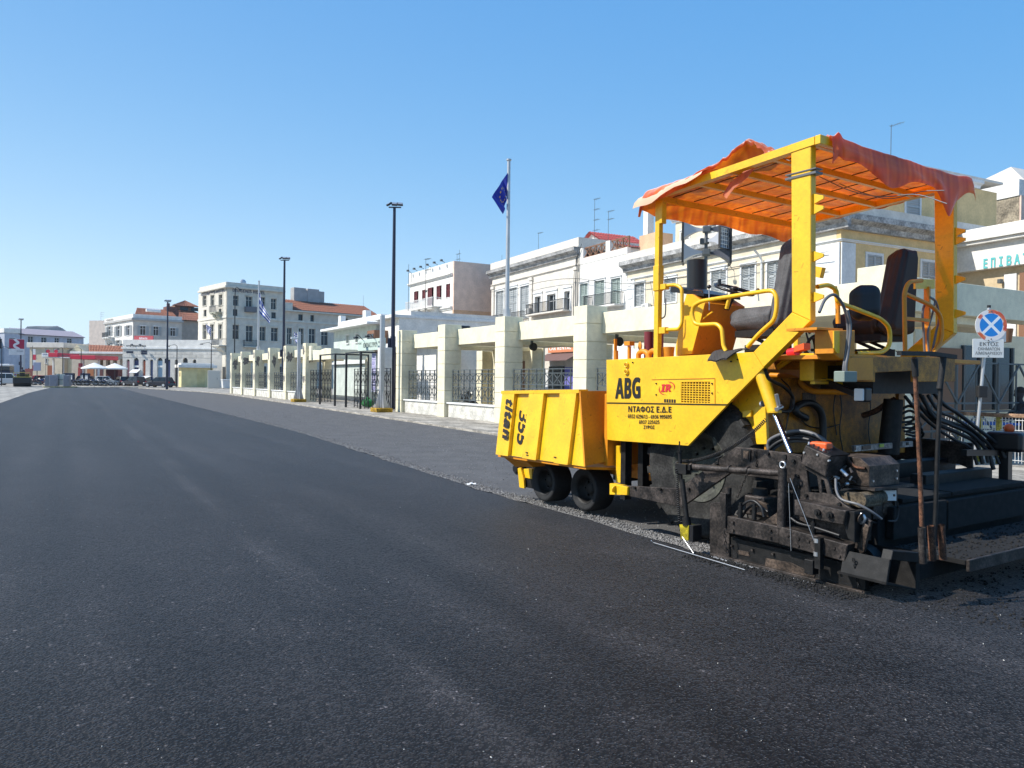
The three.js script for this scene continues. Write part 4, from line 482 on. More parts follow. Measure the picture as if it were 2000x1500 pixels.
{ // body panels
  const up = [[3.384,1.853],[1.3,1.893],[1.185,1.745],[1.6,1.395],[3.369,1.359]], gr = [[2.209,1.603],[1.823,1.61],[1.818,1.403],[2.202,1.393]];
  const lowP = [[3.368,1.351],[1.603,1.389],[2.099,0.956],[3.264,0.927],[3.352,0.93]];
  for (const sd of [1, -1]) {
    const f = sd > 0 ? (g) => g : mirror, side = P('side_panel', f(ext(up, ZP, ZP + 0.03, 0.004, [gr])), Y);
    P('lower_side_panel', f(ext(lowP, ZP, ZP + 0.03, 0.004)), Y);
    const gx = gr.map((q) => q[0]), gy = gr.map((q) => q[1]), x0 = Math.min(...gx), x1 = Math.max(...gx), y0 = Math.min(...gy), y1 = Math.max(...gy), bars = [];
    for (let i = 0; i <= 10; i++) { const x = lerp(x0, x1, i / 10); bars.push(box(x - 0.0045, y0, ZP + 0.004, x + 0.0045, y1, ZP + 0.018)); }
    for (let i = 0; i <= 9; i++) { const y = lerp(y0, y1, i / 9); bars.push(box(x0, y - 0.0045, ZP + 0.006, x1, y + 0.0045, ZP + 0.016)); }
    P('grille', f(join(bars)), Y, side); P('grille_screen', f(join(box(x0 - 0.02, y0 - 0.02, ZP + 0.026, x1 + 0.02, y1 + 0.02, ZP + 0.03))), BLK, side);
    // engine door: proud sheet edge lines as real gaps
    const dg = [[2.632,1.631,-1.253],[1.758,1.648,-1.253],[1.751,1.4,-1.253],[2.627,1.383,-1.253]];
    P('door_seam', f(join([bar(dg[0], dg[1], 0.008, 0.005), bar(dg[1], dg[2], 0.006, 0.005)])), OR, side);
    P('seam_strip', f(join(bar(...[[3.364,1.355,-1.252],[1.602,1.392,-1.252]], 0.010, 0.008))), RUB, side);
    for (const q of [[2.562,1.588,-1.26],[1.79,1.595,-1.26],[2.56,1.468,-1.26],[1.788,1.5,-1.26],[2.932,1.817,-1.26],[1.558,1.809,-1.26],[1.479,1.827,-1.26]]) P('bolt', f(join(cyl([q[0], q[1], ZP - 0.012], [q[0], q[1], ZP + 0.01], 0.008, 0.008, 6))), RUB, side);
    for (let i = 0; i < 5; i++) { const q = [lerp(...[[2.432,1.4],[2.292,1.41]].map((v) => v[0]), i / 4), [2.365,1.407][1]]; P('vent_slot', f(join(box(q[0] - 0.013, q[1] - 0.018, ZP - 0.002, q[0] + 0.013, q[1] + 0.018, ZP + 0.02))), BLK, side); }
    for (const q of [[3.03,1.792,-1.27],[3.028,1.715,-1.27]]) P('lashing_ring', f(join(new THREE.TorusGeometry(0.026, 0.009, 8, 16).translate(q[0], q[1], ZP - 0.016))), Y, side);
  }
  // engine housing between the panels
  P('engine_housing', ext([[3.357,1.834],[1.713,1.871],[1.705,1.411],[3.348,1.373]], -1.2, 1.2, 0.01), OR);
  P('belly_frame', [ext([[3.189,1.343],[1.73,1.39],[2.045,1.069],[3.183,1.023]], -0.78, 0.78, 0.01), box(1.40, 0.75, -0.62, 4.6, 1.3, 0.62)], STD);
  // print
  const print = (px, w, h, draw, n, o) => sheet(n, px, canvasTex(w, h, draw), paver, o);
  print([[3.214,1.409,-1.256],[2.782,1.425,-1.256],[2.791,1.655,-1.256],[3.206,1.642,-1.256]], 512, 420, (c, w, h) => { c.fillStyle = '#141210'; c.font = 'bold 560px sans-serif'; c.textBaseline = 'alphabetic'; c.save(); const m = c.measureText('ABG').width; c.scale(w / m * 0.98, 1); c.lineWidth = 22; c.strokeStyle = '#141210'; c.fillText('ABG', 4, h - 8); c.strokeText('ABG', 4, h - 8); c.restore(); }, 'maker_lettering');
  print([[3.014,1.072,-1.256],[2.309,1.108,-1.256],[2.314,1.361,-1.256],[3.019,1.343,-1.256]], 1024, 560, (c, w, h) => {
    c.fillStyle = '#1b1512'; c.textAlign = 'center'; const L = (t, f, y, sx) => { c.save(); c.font = f; const m = c.measureText(t).width; c.translate(w / 2, y); c.scale(sx / m, 1); c.fillText(t, 0, 0); c.restore(); };
    L('ΝΤΑΦΟΣ Ε.Δ.Ε', 'bold 190px sans-serif', 160, 980); L('6932 629613 - 6936 995695', 'bold 122px sans-serif', 300, 980); L('6937 225425', 'bold 118px sans-serif', 424, 460); L('ΣΥΡΟΣ', 'bold 116px sans-serif', 545, 250); }, 'owner_lettering');
  print([[2.529,1.46,-1.256],[2.283,1.471,-1.256],[2.286,1.62,-1.256],[2.531,1.613,-1.256]], 512, 440, (c, w, h) => { c.fillStyle = '#c9252c'; c.save(); c.font = 'bold 300px sans-serif'; c.transform(1, 0, -0.14, 1, 40, 0); c.lineWidth = 16; c.strokeStyle = '#c9252c'; c.fillText('IR', 78, 322); c.strokeText('IR', 78, 322); c.restore(); c.lineCap = 'round'; c.strokeStyle = '#c9252c'; const arc = (a0, a1, k) => { for (let i = 0; i < 40; i++) { const t0 = lerp(a0, a1, i / 40), t1 = lerp(a0, a1, (i + 1) / 40); c.lineWidth = 4 + 24 * Math.sin(Math.PI * (i + 0.5) / 40) * k; c.beginPath(); c.ellipse(256, 220, 236, 188, -0.35, t0, t1 + 0.01); c.stroke(); } }; arc(2.0, 3.9, 1); arc(-1.15, 0.75, 1); }, 'emblem');
}
{ // bent canopy posts growing out of the side panels, lugs, front posts
  const low = [[1.298,1.896],[0.889,2.236],[0.697,2.149],[1.184,1.747]], post = [[0.889,2.239],[0.697,2.152],[0.718,3.686],[0.921,3.737]];
  const lug = (l) => l;
  for (const sd of [1, -1]) {
    const f = sd > 0 ? (g) => g : mirror;
    const p = P('canopy_post', f(join(ext(post, ZP - 0.002, ZP + 0.075, 0.006))), Y); P('post_foot', f(join(ext(low, ZP - 0.002, ZP + 0.075, 0.006))), Y, p);
    for (const y of [388, 408, 500, 580]) { const q = [[0.71,3.21],[0.709,3.121],[0.703,2.711],[0.697,2.356]][[388, 408, 500, 580].indexOf(y)]; P('lug', f(join(ext([[q[0] + 0.01, q[1] + 0.05], [q[0] + 0.01, q[1] - 0.05], [q[0] - 0.10, q[1] - 0.015], [q[0] - 0.10, q[1] + 0.012]], ZP + 0.03, ZP + 0.045, 0.002))), Y, p); }
    const a = [2.605,1.902], b = [2.636,3.605], fp = P('front_post', f(join(rbox(a[0] - 0.032, a[1] - 0.05, -1.23, a[0] + 0.032, b[1], -1.17, 0.006))), Y);
    P('post_sleeve', f(join(rbox(a[0] - 0.042, lerp(a[1], b[1], 0.40), -1.24, a[0] + 0.042, lerp(a[1], b[1], 0.56), -1.16, 0.006))), Y, fp); P('sleeve_plate', f(join(rbox(a[0] - 0.075, lerp(a[1], b[1], 0.82), -1.235, a[0] - 0.033, lerp(a[1], b[1], 0.96), -1.165, 0.005))), Y, fp);
  }
  const strap = P('post_strap', join([box(0.66, 3.42, -1.262, 0.97, 3.44, -1.16), box(0.66, 3.46, -1.26, 0.97, 3.47, -1.16)]), GHOSE);
  // roof frame
  const yr = 3.70, yf = 3.60, X0 = 0.72, X1 = 2.62, fr = (x) => lerp(yr, yf, (x - X0) / (X1 - X0));
  for (const z of [-1.22, 1.22]) P('roof_rail', prism([X0 - 0.04, yr - 0.03, z - 0.04], [X1 + 0.1, yf - 0.03, z - 0.04], [X1 + 0.1, yf + 0.04, z - 0.04], [X0 - 0.04, yr + 0.04, z - 0.04], [0, 0, 0.08]), Y);
  for (const x of [X0, 1.15, 1.6, 2.05, X1 + 0.05]) P('roof_bow', box(x - 0.022, fr(x) - 0.028, -1.18, x + 0.022, fr(x) + 0.028, 1.18), Y);
  P('rear_lintel', rbox(X0 - 0.10, yr - 0.035, -1.26, X0 - 0.045, yr + 0.045, 1.30, 0.006), Y);
  for (let i = 0; i < 7; i++) { const z = -0.98 + i * 0.33; P('roof_rod', cyl([X0, fr(X0) + 0.024, z], [X1, fr(X1) + 0.024, z], 0.006, 0.006, 5), RU); }
  // tarpaulin: one cloth over the frame, its edges hanging unevenly, a rolled bulge along the left rail
  const NU = 110, NV = 110, pos = [], uv = [], idx = [], h = (x, z) => 0.012 * n2(x * 1.3, z * 1.1) + 0.005 * n2(x * 3.4, z * 2.8 + 3) + 0.002 * n2(x * 13, z * 12);
  const hangR = (z) => 0.20 + 0.03 * n2(z * 0.9, 8) + 0.24 * Math.exp(-(((z - 0.80) / 0.14) ** 2)) + 0.10 * Math.exp(-(((z + 0.25) / 0.3) ** 2)) - 0.05 * smooth(z, 1.0, 1.2), hangF = (z) => 0.20 + 0.05 * n2(z * 1.1, 4), hangL = (x) => 0.05 + 0.10 * smooth(x, 1.9, 2.5), hangS = 0.08;
  for (let i = 0; i <= NU; i++) for (let j = 0; j <= NV; j++) {
    const u = lerp(-0.35, 1.16, i / NU), v = lerp(-0.10, 1.12, j / NV); // 0..1 on the frame, beyond it hangs
    let x = lerp(X0 - 0.125, X1 + 0.1, clamp(u, 0, 1)), z = lerp(-1.29, 1.29, clamp(v, 0, 1)), y = fr(x) + 0.062 + h(x, z) - 0.030 * Math.abs(Math.sin((x - X0) / 0.45 * Math.PI)) * smooth(Math.abs(z), 1.25, 1.0);
    const left = smooth(z, -0.9, -1.28);
    if (u < 0) { const f = -u / 0.35, L = hangR(z); y -= L * f; x -= 0.02 * Math.sin(f * 2.4) + 0.012 * n2(z * 2.2, f) * f; }
    if (u > 1) { const f = (u - 1) / 0.16, L = hangF(z); y -= L * f; x += 0.05 * Math.sin(f * 1.7) + 0.02 * n2(z * 2, f + 9) * f; }
    if (v < 0) { const f = -v / 0.10, L = hangL(x); y -= L * f; z -= 0.05 * Math.sin(f * 2.4) + 0.01 * n2(x * 7, f); }
    if (v > 1) { const f = (v - 1) / 0.12, L = hangS + 0.02 * n2(x * 3, 2); y -= L * f; z += 0.03 * Math.sin(f * 2); }
    // the cloth has slid off the rear half of the left rail and bunches up beside it
    const slid = smooth(x, 1.95, 1.72) * left; z += slid * 0.20; y += left * 0.25 * Math.exp(-(((x - 1.55) / 0.26) ** 2)) + slid * 0.03 * n2(x * 9, z * 9);
    if (v < 0) y = Math.max(y, fr(x) - 0.2);
    pos.push(x, y, z); uv.push(x, z + (v < 0 ? -v : 0));
    if (i < NU && j < NV) { const a = i * (NV + 1) + j; idx.push(a, a + 1, a + NV + 1, a + 1, a + NV + 2, a + NV + 1); }
  }
  const g = new THREE.BufferGeometry(); g.setAttribute('position', new THREE.Float32BufferAttribute(pos, 3)); g.setAttribute('uv', new THREE.Float32BufferAttribute(uv, 2)); g.setIndex(idx); g.computeVertexNormals();
  const fa = tileNoise(512, 512, 3, 71), fb = tileNoise(512, 512, 22, 73), fade = dataTex(512, 512, (i, j) => { const v = 0.90 + 0.10 * fa(i, j) + 0.07 * fb(i, j); return [clamp(v * 1.0, 0, 1), clamp(v * (0.94 + 0.10 * fb(i, j)), 0, 1), clamp(v * 0.92, 0, 1)]; }, 2.2);
  const weave = (() => { const q = mulberry(74); return dataTex(256, 256, (i, j) => 0.5 + 0.25 * Math.sin(i * Math.PI / 4) + 0.25 * Math.sin(j * Math.PI / 4) + 0.1 * (q() - 0.5), 0.35, false); })();
  const cloth = new THREE.MeshPhysicalMaterial({ color: srgb(1.0, 0.235, 0.014), map: fade, bumpMap: weave, bumpScale: 0.0015, roughness: 0.85, transmission: 0.66, thickness: 0, side: THREE.DoubleSide });
  part('tarpaulin', g, cloth, paver, true);
  // faded front-left corner, folded outward so that its bleached face shows
  const fl = []; for (let i = 0; i <= 14; i++) for (let j = 0; j <= 6; j++) { const f = i / 14, k = j / 6, x = lerp(1.86, X1 + 0.16, f); fl.push(x + 0.05 * f * k, fr(x) + 0.105 - 0.02 * f - Math.pow(Math.max(0, k - 0.25) / 0.75, 1.6) * lerp(0.10, 0.24, f) * (0.9 + 0.1 * Math.sin(f * 11)), lerp(-0.9, -1.375, Math.sin(k * 1.57)) - 0.012 * n2(f * 5, k * 3)); }
  const fi = []; for (let i = 0; i < 14; i++) for (let j = 0; j < 6; j++) { const a = i * 7 + j; fi.push(a, a + 1, a + 7, a + 1, a + 8, a + 7); }
  const fg = new THREE.BufferGeometry(); fg.setAttribute('position', new THREE.Float32BufferAttribute(fl, 3)); fg.setIndex(fi); fg.computeVertexNormals();
  P('bleached_flap', boxUV(clean(fg)), new THREE.MeshPhysicalMaterial({ color: srgb(0.82, 0.52, 0.33), roughness: 0.9, bumpMap: weave, bumpScale: 0.0015, transmission: 0.3, thickness: 0, side: THREE.DoubleSide }));
  // torn strip tied to the left rail, hanging inwards
  const tp = [[1.262,3.749,-1.15],[1.389,3.673,-1.15],[1.526,3.605,-1.15],[1.662,3.535,-1.15],[1.768,3.445,-1.15]], rg = []; tp.forEach((q, i) => { const w = [0.05, 0.05, 0.06, 0.07, 0.05][i]; rg.push(q[0] - w * 0.75, q[1] - w * 0.6, q[2] - 0.03 * (i % 2), q[0] + w * 0.75, q[1] + w * 0.6, q[2] + 0.03); }); const ri = []; for (let i = 0; i < 4; i++) ri.push(2 * i, 2 * i + 1, 2 * i + 2, 2 * i + 1, 2 * i + 3, 2 * i + 2);
  const rgo = new THREE.BufferGeometry(); rgo.setAttribute('position', new THREE.Float32BufferAttribute(rg, 3)); rgo.setIndex(ri); rgo.computeVertexNormals(); P('torn_strip', boxUV(clean(rgo)), cloth);
  for (const l of [[[1.697,3.934,0.2],[1.48,3.756,0.2],[1.102,3.541,0.2],[0.832,3.438,0.2],[0.529,3.449,0.2],[0.314,3.416,0.2]], [[1.219,3.643,-0.4],[0.888,3.441,-0.4],[0.582,3.324,-0.4],[0.251,3.279,-0.4],[-0.014,3.149,-0.4]], [[1.301,3.757,-1.1],[1.169,3.707,-1.1],[1.029,3.632,-1.1]]]) P('tie_wire', tube(l, 0.005, 20, 5), GHOSE);
}

{ // hopper
  const zt = -1.39, zb = -1.5, off = [0, 0.0, 0.03];
  const tf = [5.277,1.449,-1.39], tr = [3.645,1.495,-1.39], br = [3.446,0.623,-1.5], bf = [5.254,0.614,-1.5];
  const ribs = [[[5.283,1.449,-1.39], [4.99,1.457,-1.39], [4.969,0.615,-1.5], [5.261,0.614,-1.5]], [[4.654,1.468,-1.39], [4.334,1.476,-1.39], [4.342,0.62,-1.5], [4.64,0.621,-1.5]], [[4.009,1.486,-1.39], [3.685,1.495,-1.39], [3.702,0.625,-1.5], [3.97,0.623,-1.5]]];
  for (const sd of [1, -1]) {
    const f = sd > 0 ? (g) => g : mirror, w = P('hopper_wing', f(join(prism(bf, br, tr, tf, [0, 0, 0.03]))), Y);
    for (const [a, b, c, d] of ribs) P('rib', f(join(prism(d, c, b, a, [0, -0.004, -0.052]))), Y, w);
    P('top_rail', f(join(prism([tf[0] + 0.03, tf[1] - 0.03, tf[2] - 0.058], [tr[0] - 0.01, tr[1] - 0.03, tr[2] - 0.058], [tr[0] - 0.01, tr[1] + 0.012, tr[2] - 0.058], [tf[0] + 0.03, tf[1] + 0.012, tf[2] - 0.058], [0, 0, 0.14]))), Y, w);
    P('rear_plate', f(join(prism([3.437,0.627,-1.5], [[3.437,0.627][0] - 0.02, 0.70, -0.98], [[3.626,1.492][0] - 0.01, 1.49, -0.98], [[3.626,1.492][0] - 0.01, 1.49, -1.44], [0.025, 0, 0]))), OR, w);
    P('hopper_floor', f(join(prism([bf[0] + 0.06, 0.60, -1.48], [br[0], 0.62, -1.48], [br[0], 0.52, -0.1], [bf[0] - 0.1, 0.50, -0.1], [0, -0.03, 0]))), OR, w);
    for (const q of [[4.538,0.694,-1.556],[3.948,0.689,-1.556],[4.526,0.663,-1.556]]) P('bolt_slot', f(join(box(q[0] - 0.02, q[1] - 0.006, q[2], q[0] + 0.02, q[1] + 0.006, q[2] + 0.04))), RUB, w);
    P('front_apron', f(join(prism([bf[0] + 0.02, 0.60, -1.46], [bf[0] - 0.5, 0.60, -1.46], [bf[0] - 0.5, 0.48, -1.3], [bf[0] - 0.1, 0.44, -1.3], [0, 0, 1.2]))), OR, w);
    P('push_roller', f(join([cyl([5.54, 0.36, -1.02], [5.54, 0.36, -0.2], 0.085, 0.085, 18), cyl([5.54, 0.36, -1.05], [5.54, 0.36, -1.01], 0.055, 0.055, 14), bar([5.5, 0.4, -0.85], [4.9, 0.5, -0.85], 0.12), bar([5.5, 0.4, -0.3], [4.9, 0.5, -0.3], 0.12)])), STD);
    P('truck_hook', f(join([bar([5.16, 0.58, -1.0], [5.16, 0.42, -1.0], 0.05, 0.03)])), Y);
    P('bumper_bracket', f(join([ext([[5.36, 0.40], [5.43, 0.38], [5.38, 0.12], [5.26, 0.12], [5.28, 0.24]], -1.08, -1.05, 0.003), ext([[5.14, 0.26], [5.34, 0.26], [5.34, 0.38], [5.14, 0.40]], -1.04, -0.95, 0.004)])), Y);
    P('bumper_block', f(join([box(5.08, 0.13, -1.03, 5.34, 0.25, -0.6)])), STD);
  }
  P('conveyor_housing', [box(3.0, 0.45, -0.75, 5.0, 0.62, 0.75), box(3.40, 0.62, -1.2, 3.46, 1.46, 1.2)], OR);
  sheet('model_lettering', [[5.178,1.396,-1.45], [5.119,0.767,-1.557], [4.917,0.749,-1.557], [4.963,1.347,-1.45]].map((q, i) => [q[0], q[1], q[2] - 0.004]), canvasTex(1024, 220, (c, w, h) => { c.fillStyle = '#15120f'; c.font = 'bold 230px sans-serif'; const m = c.measureText('titan').width; c.transform(w / (m * 1.14), 0, -0.10, 1, 28, 0); c.lineWidth = 12; c.strokeStyle = '#15120f'; c.fillText('titan', 10, h - 18); c.strokeText('titan', 10, h - 18); }), paver);
  sheet('model_lettering', [[4.897,1.232,-1.415], [4.871,0.743,-1.482], [4.651,0.728,-1.482], [4.682,1.197,-1.415]].map((q) => [q[0], q[1], q[2] - 0.010]), canvasTex(1024, 280, (c, w, h) => { c.fillStyle = '#15120f'; c.font = 'bold 350px sans-serif'; const m = c.measureText('355').width; c.transform(w / (m * 1.1), 0, -0.12, 1, 34, 0); c.lineWidth = 10; c.strokeStyle = '#15120f'; c.fillText('355', 10, h - 14); c.strokeText('355', 10, h - 14); }), paver);
}
function wheel(name, x, r, z, w, lug, hubR) { // tyre, rim and hub on the left side, outer face at z
  const pr = []; const n = 14; for (let i = 0; i <= n; i++) { const a = -Math.PI / 2 + Math.PI * i / n; pr.push(new THREE.Vector2(r - (1 - Math.pow(Math.abs(Math.cos(a)), 0.45)) * r * 0.16, w / 2 * Math.sign(Math.sin(a)) * Math.pow(Math.abs(Math.sin(a)), 0.7))); }
  const inner = hubR, prof = [new THREE.Vector2(inner, -w * 0.42), ...pr, new THREE.Vector2(inner, w * 0.42)];
  const tyre = new THREE.LatheGeometry(prof, 56).rotateX(Math.PI / 2).translate(x, r, z + w / 2), gs = [tyre];
  if (lug) for (let i = 0; i < 22; i++) for (const s of [-1, 1]) { const a = (i + (s > 0 ? 0.5 : 0)) / 22 * Math.PI * 2; const b = rbox(-0.04, r - 0.055, s > 0 ? 0.01 : -w * 0.47, 0.04, r + 0.004, s > 0 ? w * 0.47 : -0.01, 0.006); b.rotateZ(a); gs.push(b.translate(x, r, z + w / 2)); }
  for (const sd of [1, -1]) {
    const f = sd > 0 ? (g) => g : mirror, wg = P(name, f(join(gs)), lug ? TYRE : RUB);
    const rim = new THREE.LatheGeometry([[0.0, -w * 0.16], [hubR * 0.35, -w * 0.18], [hubR * 0.4, -w * 0.10], [hubR * 0.82, -w * 0.06], [hubR * 0.88, -w * 0.36], [hubR * 1.06, -w * 0.45], [hubR * 1.06, -w * 0.40], [hubR * 1.0, -w * 0.2], [hubR * 1.0, w * 0.3], [0, w * 0.3]].map((q) => new THREE.Vector2(...q)), 36).rotateX(Math.PI / 2).translate(x, r, z + w / 2);
    P('rim', f(join(rim)), lug ? mat([0.10, 0.105, 0.08], { map: grimeMap, roughness: 0.7 }) : STD, wg);
    const nuts = []; for (let i = 0; i < (lug ? 10 : 6); i++) { const a = i / (lug ? 10 : 6) * 6.283; nuts.push(cyl([x + Math.cos(a) * hubR * 0.55, r + Math.sin(a) * hubR * 0.55, z + w * 0.34], [x + Math.cos(a) * hubR * 0.55, r + Math.sin(a) * hubR * 0.55, z + w * 0.46], 0.014, 0.014, 6)); } for (const nt of nuts) P('wheel_nut', f(join(nt)), STD, wg);
  }
}
wheel('drive_wheel', 2.08, 0.74, -1.14, 0.42, true, 0.34); wheel('bogie_wheel', 4.80, 0.27, -1.10, 0.30, false, 0.17); wheel('bogie_wheel', 3.96, 0.27, -1.10, 0.30, false, 0.17);
{ // operator platform
  const cp = [[2.426,2.551],[2.343,2.544],[2.163,2.438],[2.339,1.909],[2.57,1.892],[2.575,1.981],[2.467,2.454]];
  const con = P('console', ext(cp, -0.95, -0.32, 0.008), OR); P('console_side', ext(cp, -0.958, -0.951, 0.002), Y, con);  // shade painted as orange on the console, its sunlit side plate kept yellow
  const ct = [2.678,2.603,-0.6], cr = [2.465,2.494,-0.6];
  P('instrument_hood', prism([ct[0] + 0.02, ct[1], -0.92], [cr[0] - 0.25, cr[1] + 0.02, -0.92], [cr[0] - 0.25, cr[1] + 0.05, -0.92], [ct[0] + 0.02, ct[1] + 0.07, -0.92], [0, 0, 0.58]), BLK, con);
  const kn = []; for (let i = 0; i < 12; i++) kn.push(cyl([cr[0] - 0.05 - 0.014 * (i % 3), cr[1] + 0.012, -0.9 + i * 0.045], [cr[0] - 0.055 - 0.014 * (i % 3), cr[1] + 0.05, -0.9 + i * 0.045], 0.012, 0.012, 8)); P('switches', kn, BRIGHT, con);
  P('console_handle', bent([[2.39,2.534,-0.9],[2.383,2.594,-0.9],[2.253,2.576,-0.9],[2.252,2.527,-0.9]], 0.008, 0.02, 6), RU, con);
  const pk = [[2.279,2.428,-0.955],[2.279,2.428,-0.955]][0]; P('console_knob', cyl([pk[0], pk[1], -0.97], [pk[0], pk[1], -0.95], 0.014, 0.014, 10), RUB, con);
  const sw = [2.066,2.591,-0.62], tor = new THREE.TorusGeometry(0.205, 0.014, 10, 44).rotateX(Math.PI / 2).rotateZ(0.36); P('steering_wheel', [tor.translate(...sw), cyl([sw[0] - 0.02, sw[1] + 0.02, sw[2]], [sw[0] + 0.10, sw[1] - 0.20, sw[2]], 0.035, 0.03, 12), ...[0, 2.1, 4.2].map((a) => { const d = V([Math.cos(a) * 0.2, 0, Math.sin(a) * 0.2]).applyAxisAngle(new THREE.Vector3(0, 0, 1), 0.36); return bar([sw[0], sw[1], sw[2]], [sw[0] + d.x, sw[1] + d.y, sw[2] + d.z], 0.022, 0.012); }), new THREE.SphereGeometry(0.05, 14, 10).scale(1, 0.6, 1).translate(sw[0], sw[1] + 0.01, sw[2]), (() => { const q = [2.112,2.663,-0.8]; return cyl([q[0], q[1] - 0.03, q[2]], [q[0], q[1] + 0.03, q[2]], 0.022, 0.018, 10); })()], BLK);
  for (const [a, b] of [[[2.158,2.363,-0.9], [2.162,2.611,-0.9]], [[1.843,2.462,-0.5], [1.858,2.576,-0.5]]]) { P('lever', cyl(a, b, 0.007, 0.007, 6), BRIGHT); P('lever_knob', new THREE.SphereGeometry(0.022, 12, 8).translate(...b), BLK); }
  P('lever', tube([[2.228,2.264,-0.93],[2.151,2.308,-0.93],[2.082,2.34,-0.93]], 0.009, 10, 6), Y);
  // handrails
  P('handrail', bent([[2.59,2.635,-1.19],[2.357,2.628,-1.19],[2.269,2.583,-1.19],[2.263,2.215,-1.19],[2.305,2.158,-1.19],[2.582,2.161,-1.19]], 0.019, 0.07, 10), Y);
  P('handrail', bent([[1.475,1.949,-1.12],[1.334,2.08,-1.12],[1.174,2.187,-1.12],[1.148,2.289,-1.12],[1.149,2.403,-1.12],[1.19,2.464,-1.12],[1.259,2.47,-1.12],[1.69,2.453,-1.12],[2.065,2.438,-1.12],[2.175,2.394,-1.12],[2.191,2.31,-1.12],[2.158,2.218,-1.12],[2.074,2.195,-1.12],[1.858,2.193,-1.12],[1.792,2.141,-1.12],[1.769,1.968,-1.12],[1.736,1.916,-1.12]], 0.021, 0.09, 10), Y);
  P('handrail_stay', cyl(...[[1.718,2.452,-1.1],[1.754,2.338,-1.1]], 0.02, 0.02, 10), Y);
  P('marker_rod', tube([[2.524,2.498,-1.17],[2.522,2.372,-1.17],[2.536,2.307,-1.17],[2.596,2.278,-1.17],[2.603,2.223,-1.17]], 0.008, 20, 6), GHOSE);
  P('handrail_clamp', [rbox(2.48, [2.572,2.621][1] - 0.03, -1.22, 2.60, [2.572,2.621][1] + 0.03, -1.16, 0.006), rbox(2.48, [2.564,2.17][1] - 0.05, -1.22, 2.60, [2.564,2.17][1] + 0.02, -1.16, 0.006)], Y);
  P('handrail', bent([[0.5,2.41,-1.45],[0.5,2.44,-1.296],[0.5,2.405,-1.179],[0.5,2.302,-1.169],[0.5,2.198,-0.51],[0.5,2.123,-0.359],[0.5,1.955,-0.355],[0.5,1.891,-0.486],[0.5,1.874,-0.882]], 0.02, 0.1, 10), Y);
  P('handrail', bent([[0.55,2.126,-1.074],[0.55,2.32,-1.086],[0.55,2.44,-1.133]], 0.02, 0.05, 10), OR);
  P('handrail', bent([[0.46,1.895,-0.169],[0.46,2.448,-0.201],[0.46,2.552,-0.135],[0.46,2.585,0.094]], 0.02, 0.08, 10), OR); P('handrail', bent([[0.46,2.443,-0.201],[0.46,2.365,0.264],[0.46,2.279,0.453],[0.46,2.043,0.479],[0.46,1.909,0.313]], 0.02, 0.1, 10), OR);
  P('handrail_crossbar', [bar(...[[0.46,2.214,-0.186],[0.46,2.216,0.213]], 0.035, 0.03)], OR); P('sign_plate', [bar(...[[0.52,2.556,0.08],[0.52,2.584,0.429]], 0.02, 0.09)], Y); P('upright', [bar(...[[0.52,2.549,0.308],[0.52,1.911,0.326]], 0.03, 0.05)], OR);
  P('rail_stub', [bar(...[[1.123,2.683,-0.6],[1.029,2.658,-0.6]], 0.06, 0.10)], Y);
  // platform deck, rear valance, stowage boxes
  const yd = [1.176,1.88][1];
  P('platform_deck', rbox(0.42, yd - 0.06, -1.12, 1.5, yd - 0.02, 1.16, 0.006), OR);
  const va = [[-1.091,1.836],[0.606,1.882],[0.622,1.644],[-0.131,1.632],[-0.134,1.733],[-0.748,1.707],[-0.75,1.626],[-1.13,1.629]];
  P('rear_valance', extX(va, 0.40, 0.43, 0.004), OG); P('valance_plate', extX([[-1.175,1.829],[-0.809,1.836],[-0.804,1.639],[-1.17,1.638]], 0.385, 0.398, 0.003), OR);
  P('side_gusset', ext([[1.563,1.868],[1.192,1.906],[1.189,1.738],[1.585,1.74]], -0.7, -0.66, 0.004), OG);
  const b0 = [[1.084,1.889],[0.932,1.885],[0.928,1.631],[1.08,1.639]], bx0 = b0[1][0], bx1 = b0[0][0], by0 = b0[2][1], by1 = b0[0][1]; P('stowage_box', [ext(b0, -0.86, -0.84, 0.003), box(bx0, by0, -0.84, bx1, by0 + 0.02, -0.30), box(bx1 - 0.02, by0 + 0.02, -0.84, bx1, by1, -0.30), box(bx0, by0 + 0.02, -0.32, bx1 - 0.02, by1 + 0.02, -0.30)], Y); P('box_lip', box(bx0 - 0.03, by0 - 0.03, -0.88, bx0 + 0.02, by0 - 0.004, -0.26), Y);
  P('tall_box', extX([[-1.305,2.053],[-0.997,2.068],[-0.99,1.813],[-1.198,1.808],[-1.3,1.861]], 0.44, 0.62, 0.006), OR); P('tall_box_side', extX([[-1.32,2.047],[-1.241,2.051],[-1.237,1.862],[-1.273,1.861],[-1.317,1.903]], 0.425, 0.438, 0.002), Y);  // box coloured in shaded orange, its sunlit side in yellow
  P('lid_shelf', extX([[-1.446,2.076],[-1.079,2.08],[-1.078,2.058],[-1.446,2.054]], 0.5, 0.8, 0.003), OR);
  P('red_canister', cyl(...[[1.281,1.896,-0.75],[1.195,1.909,-0.75]], 0.045, 0.045, 14), REDP); P('orange_pouch', prism(...[[1.193,1.903,-0.8],[1.081,1.929,-0.8],[1.082,1.987,-0.8],[1.183,1.961,-0.8]], [0, 0, 0.1]), ORP);
  P('tool_bracket', prism(...[[1.285,1.764,-0.95],[1.122,1.863,-0.95],[1.156,1.868,-0.95],[1.172,1.849,-0.95]], [0.02, 0, 0.08]), Y); P('tool_bracket', prism(...[[1.294,1.735,-0.9],[1.152,1.821,-0.9],[1.187,1.87,-0.9],[1.318,1.775,-0.9]], [0, 0, 0.03]), Y);
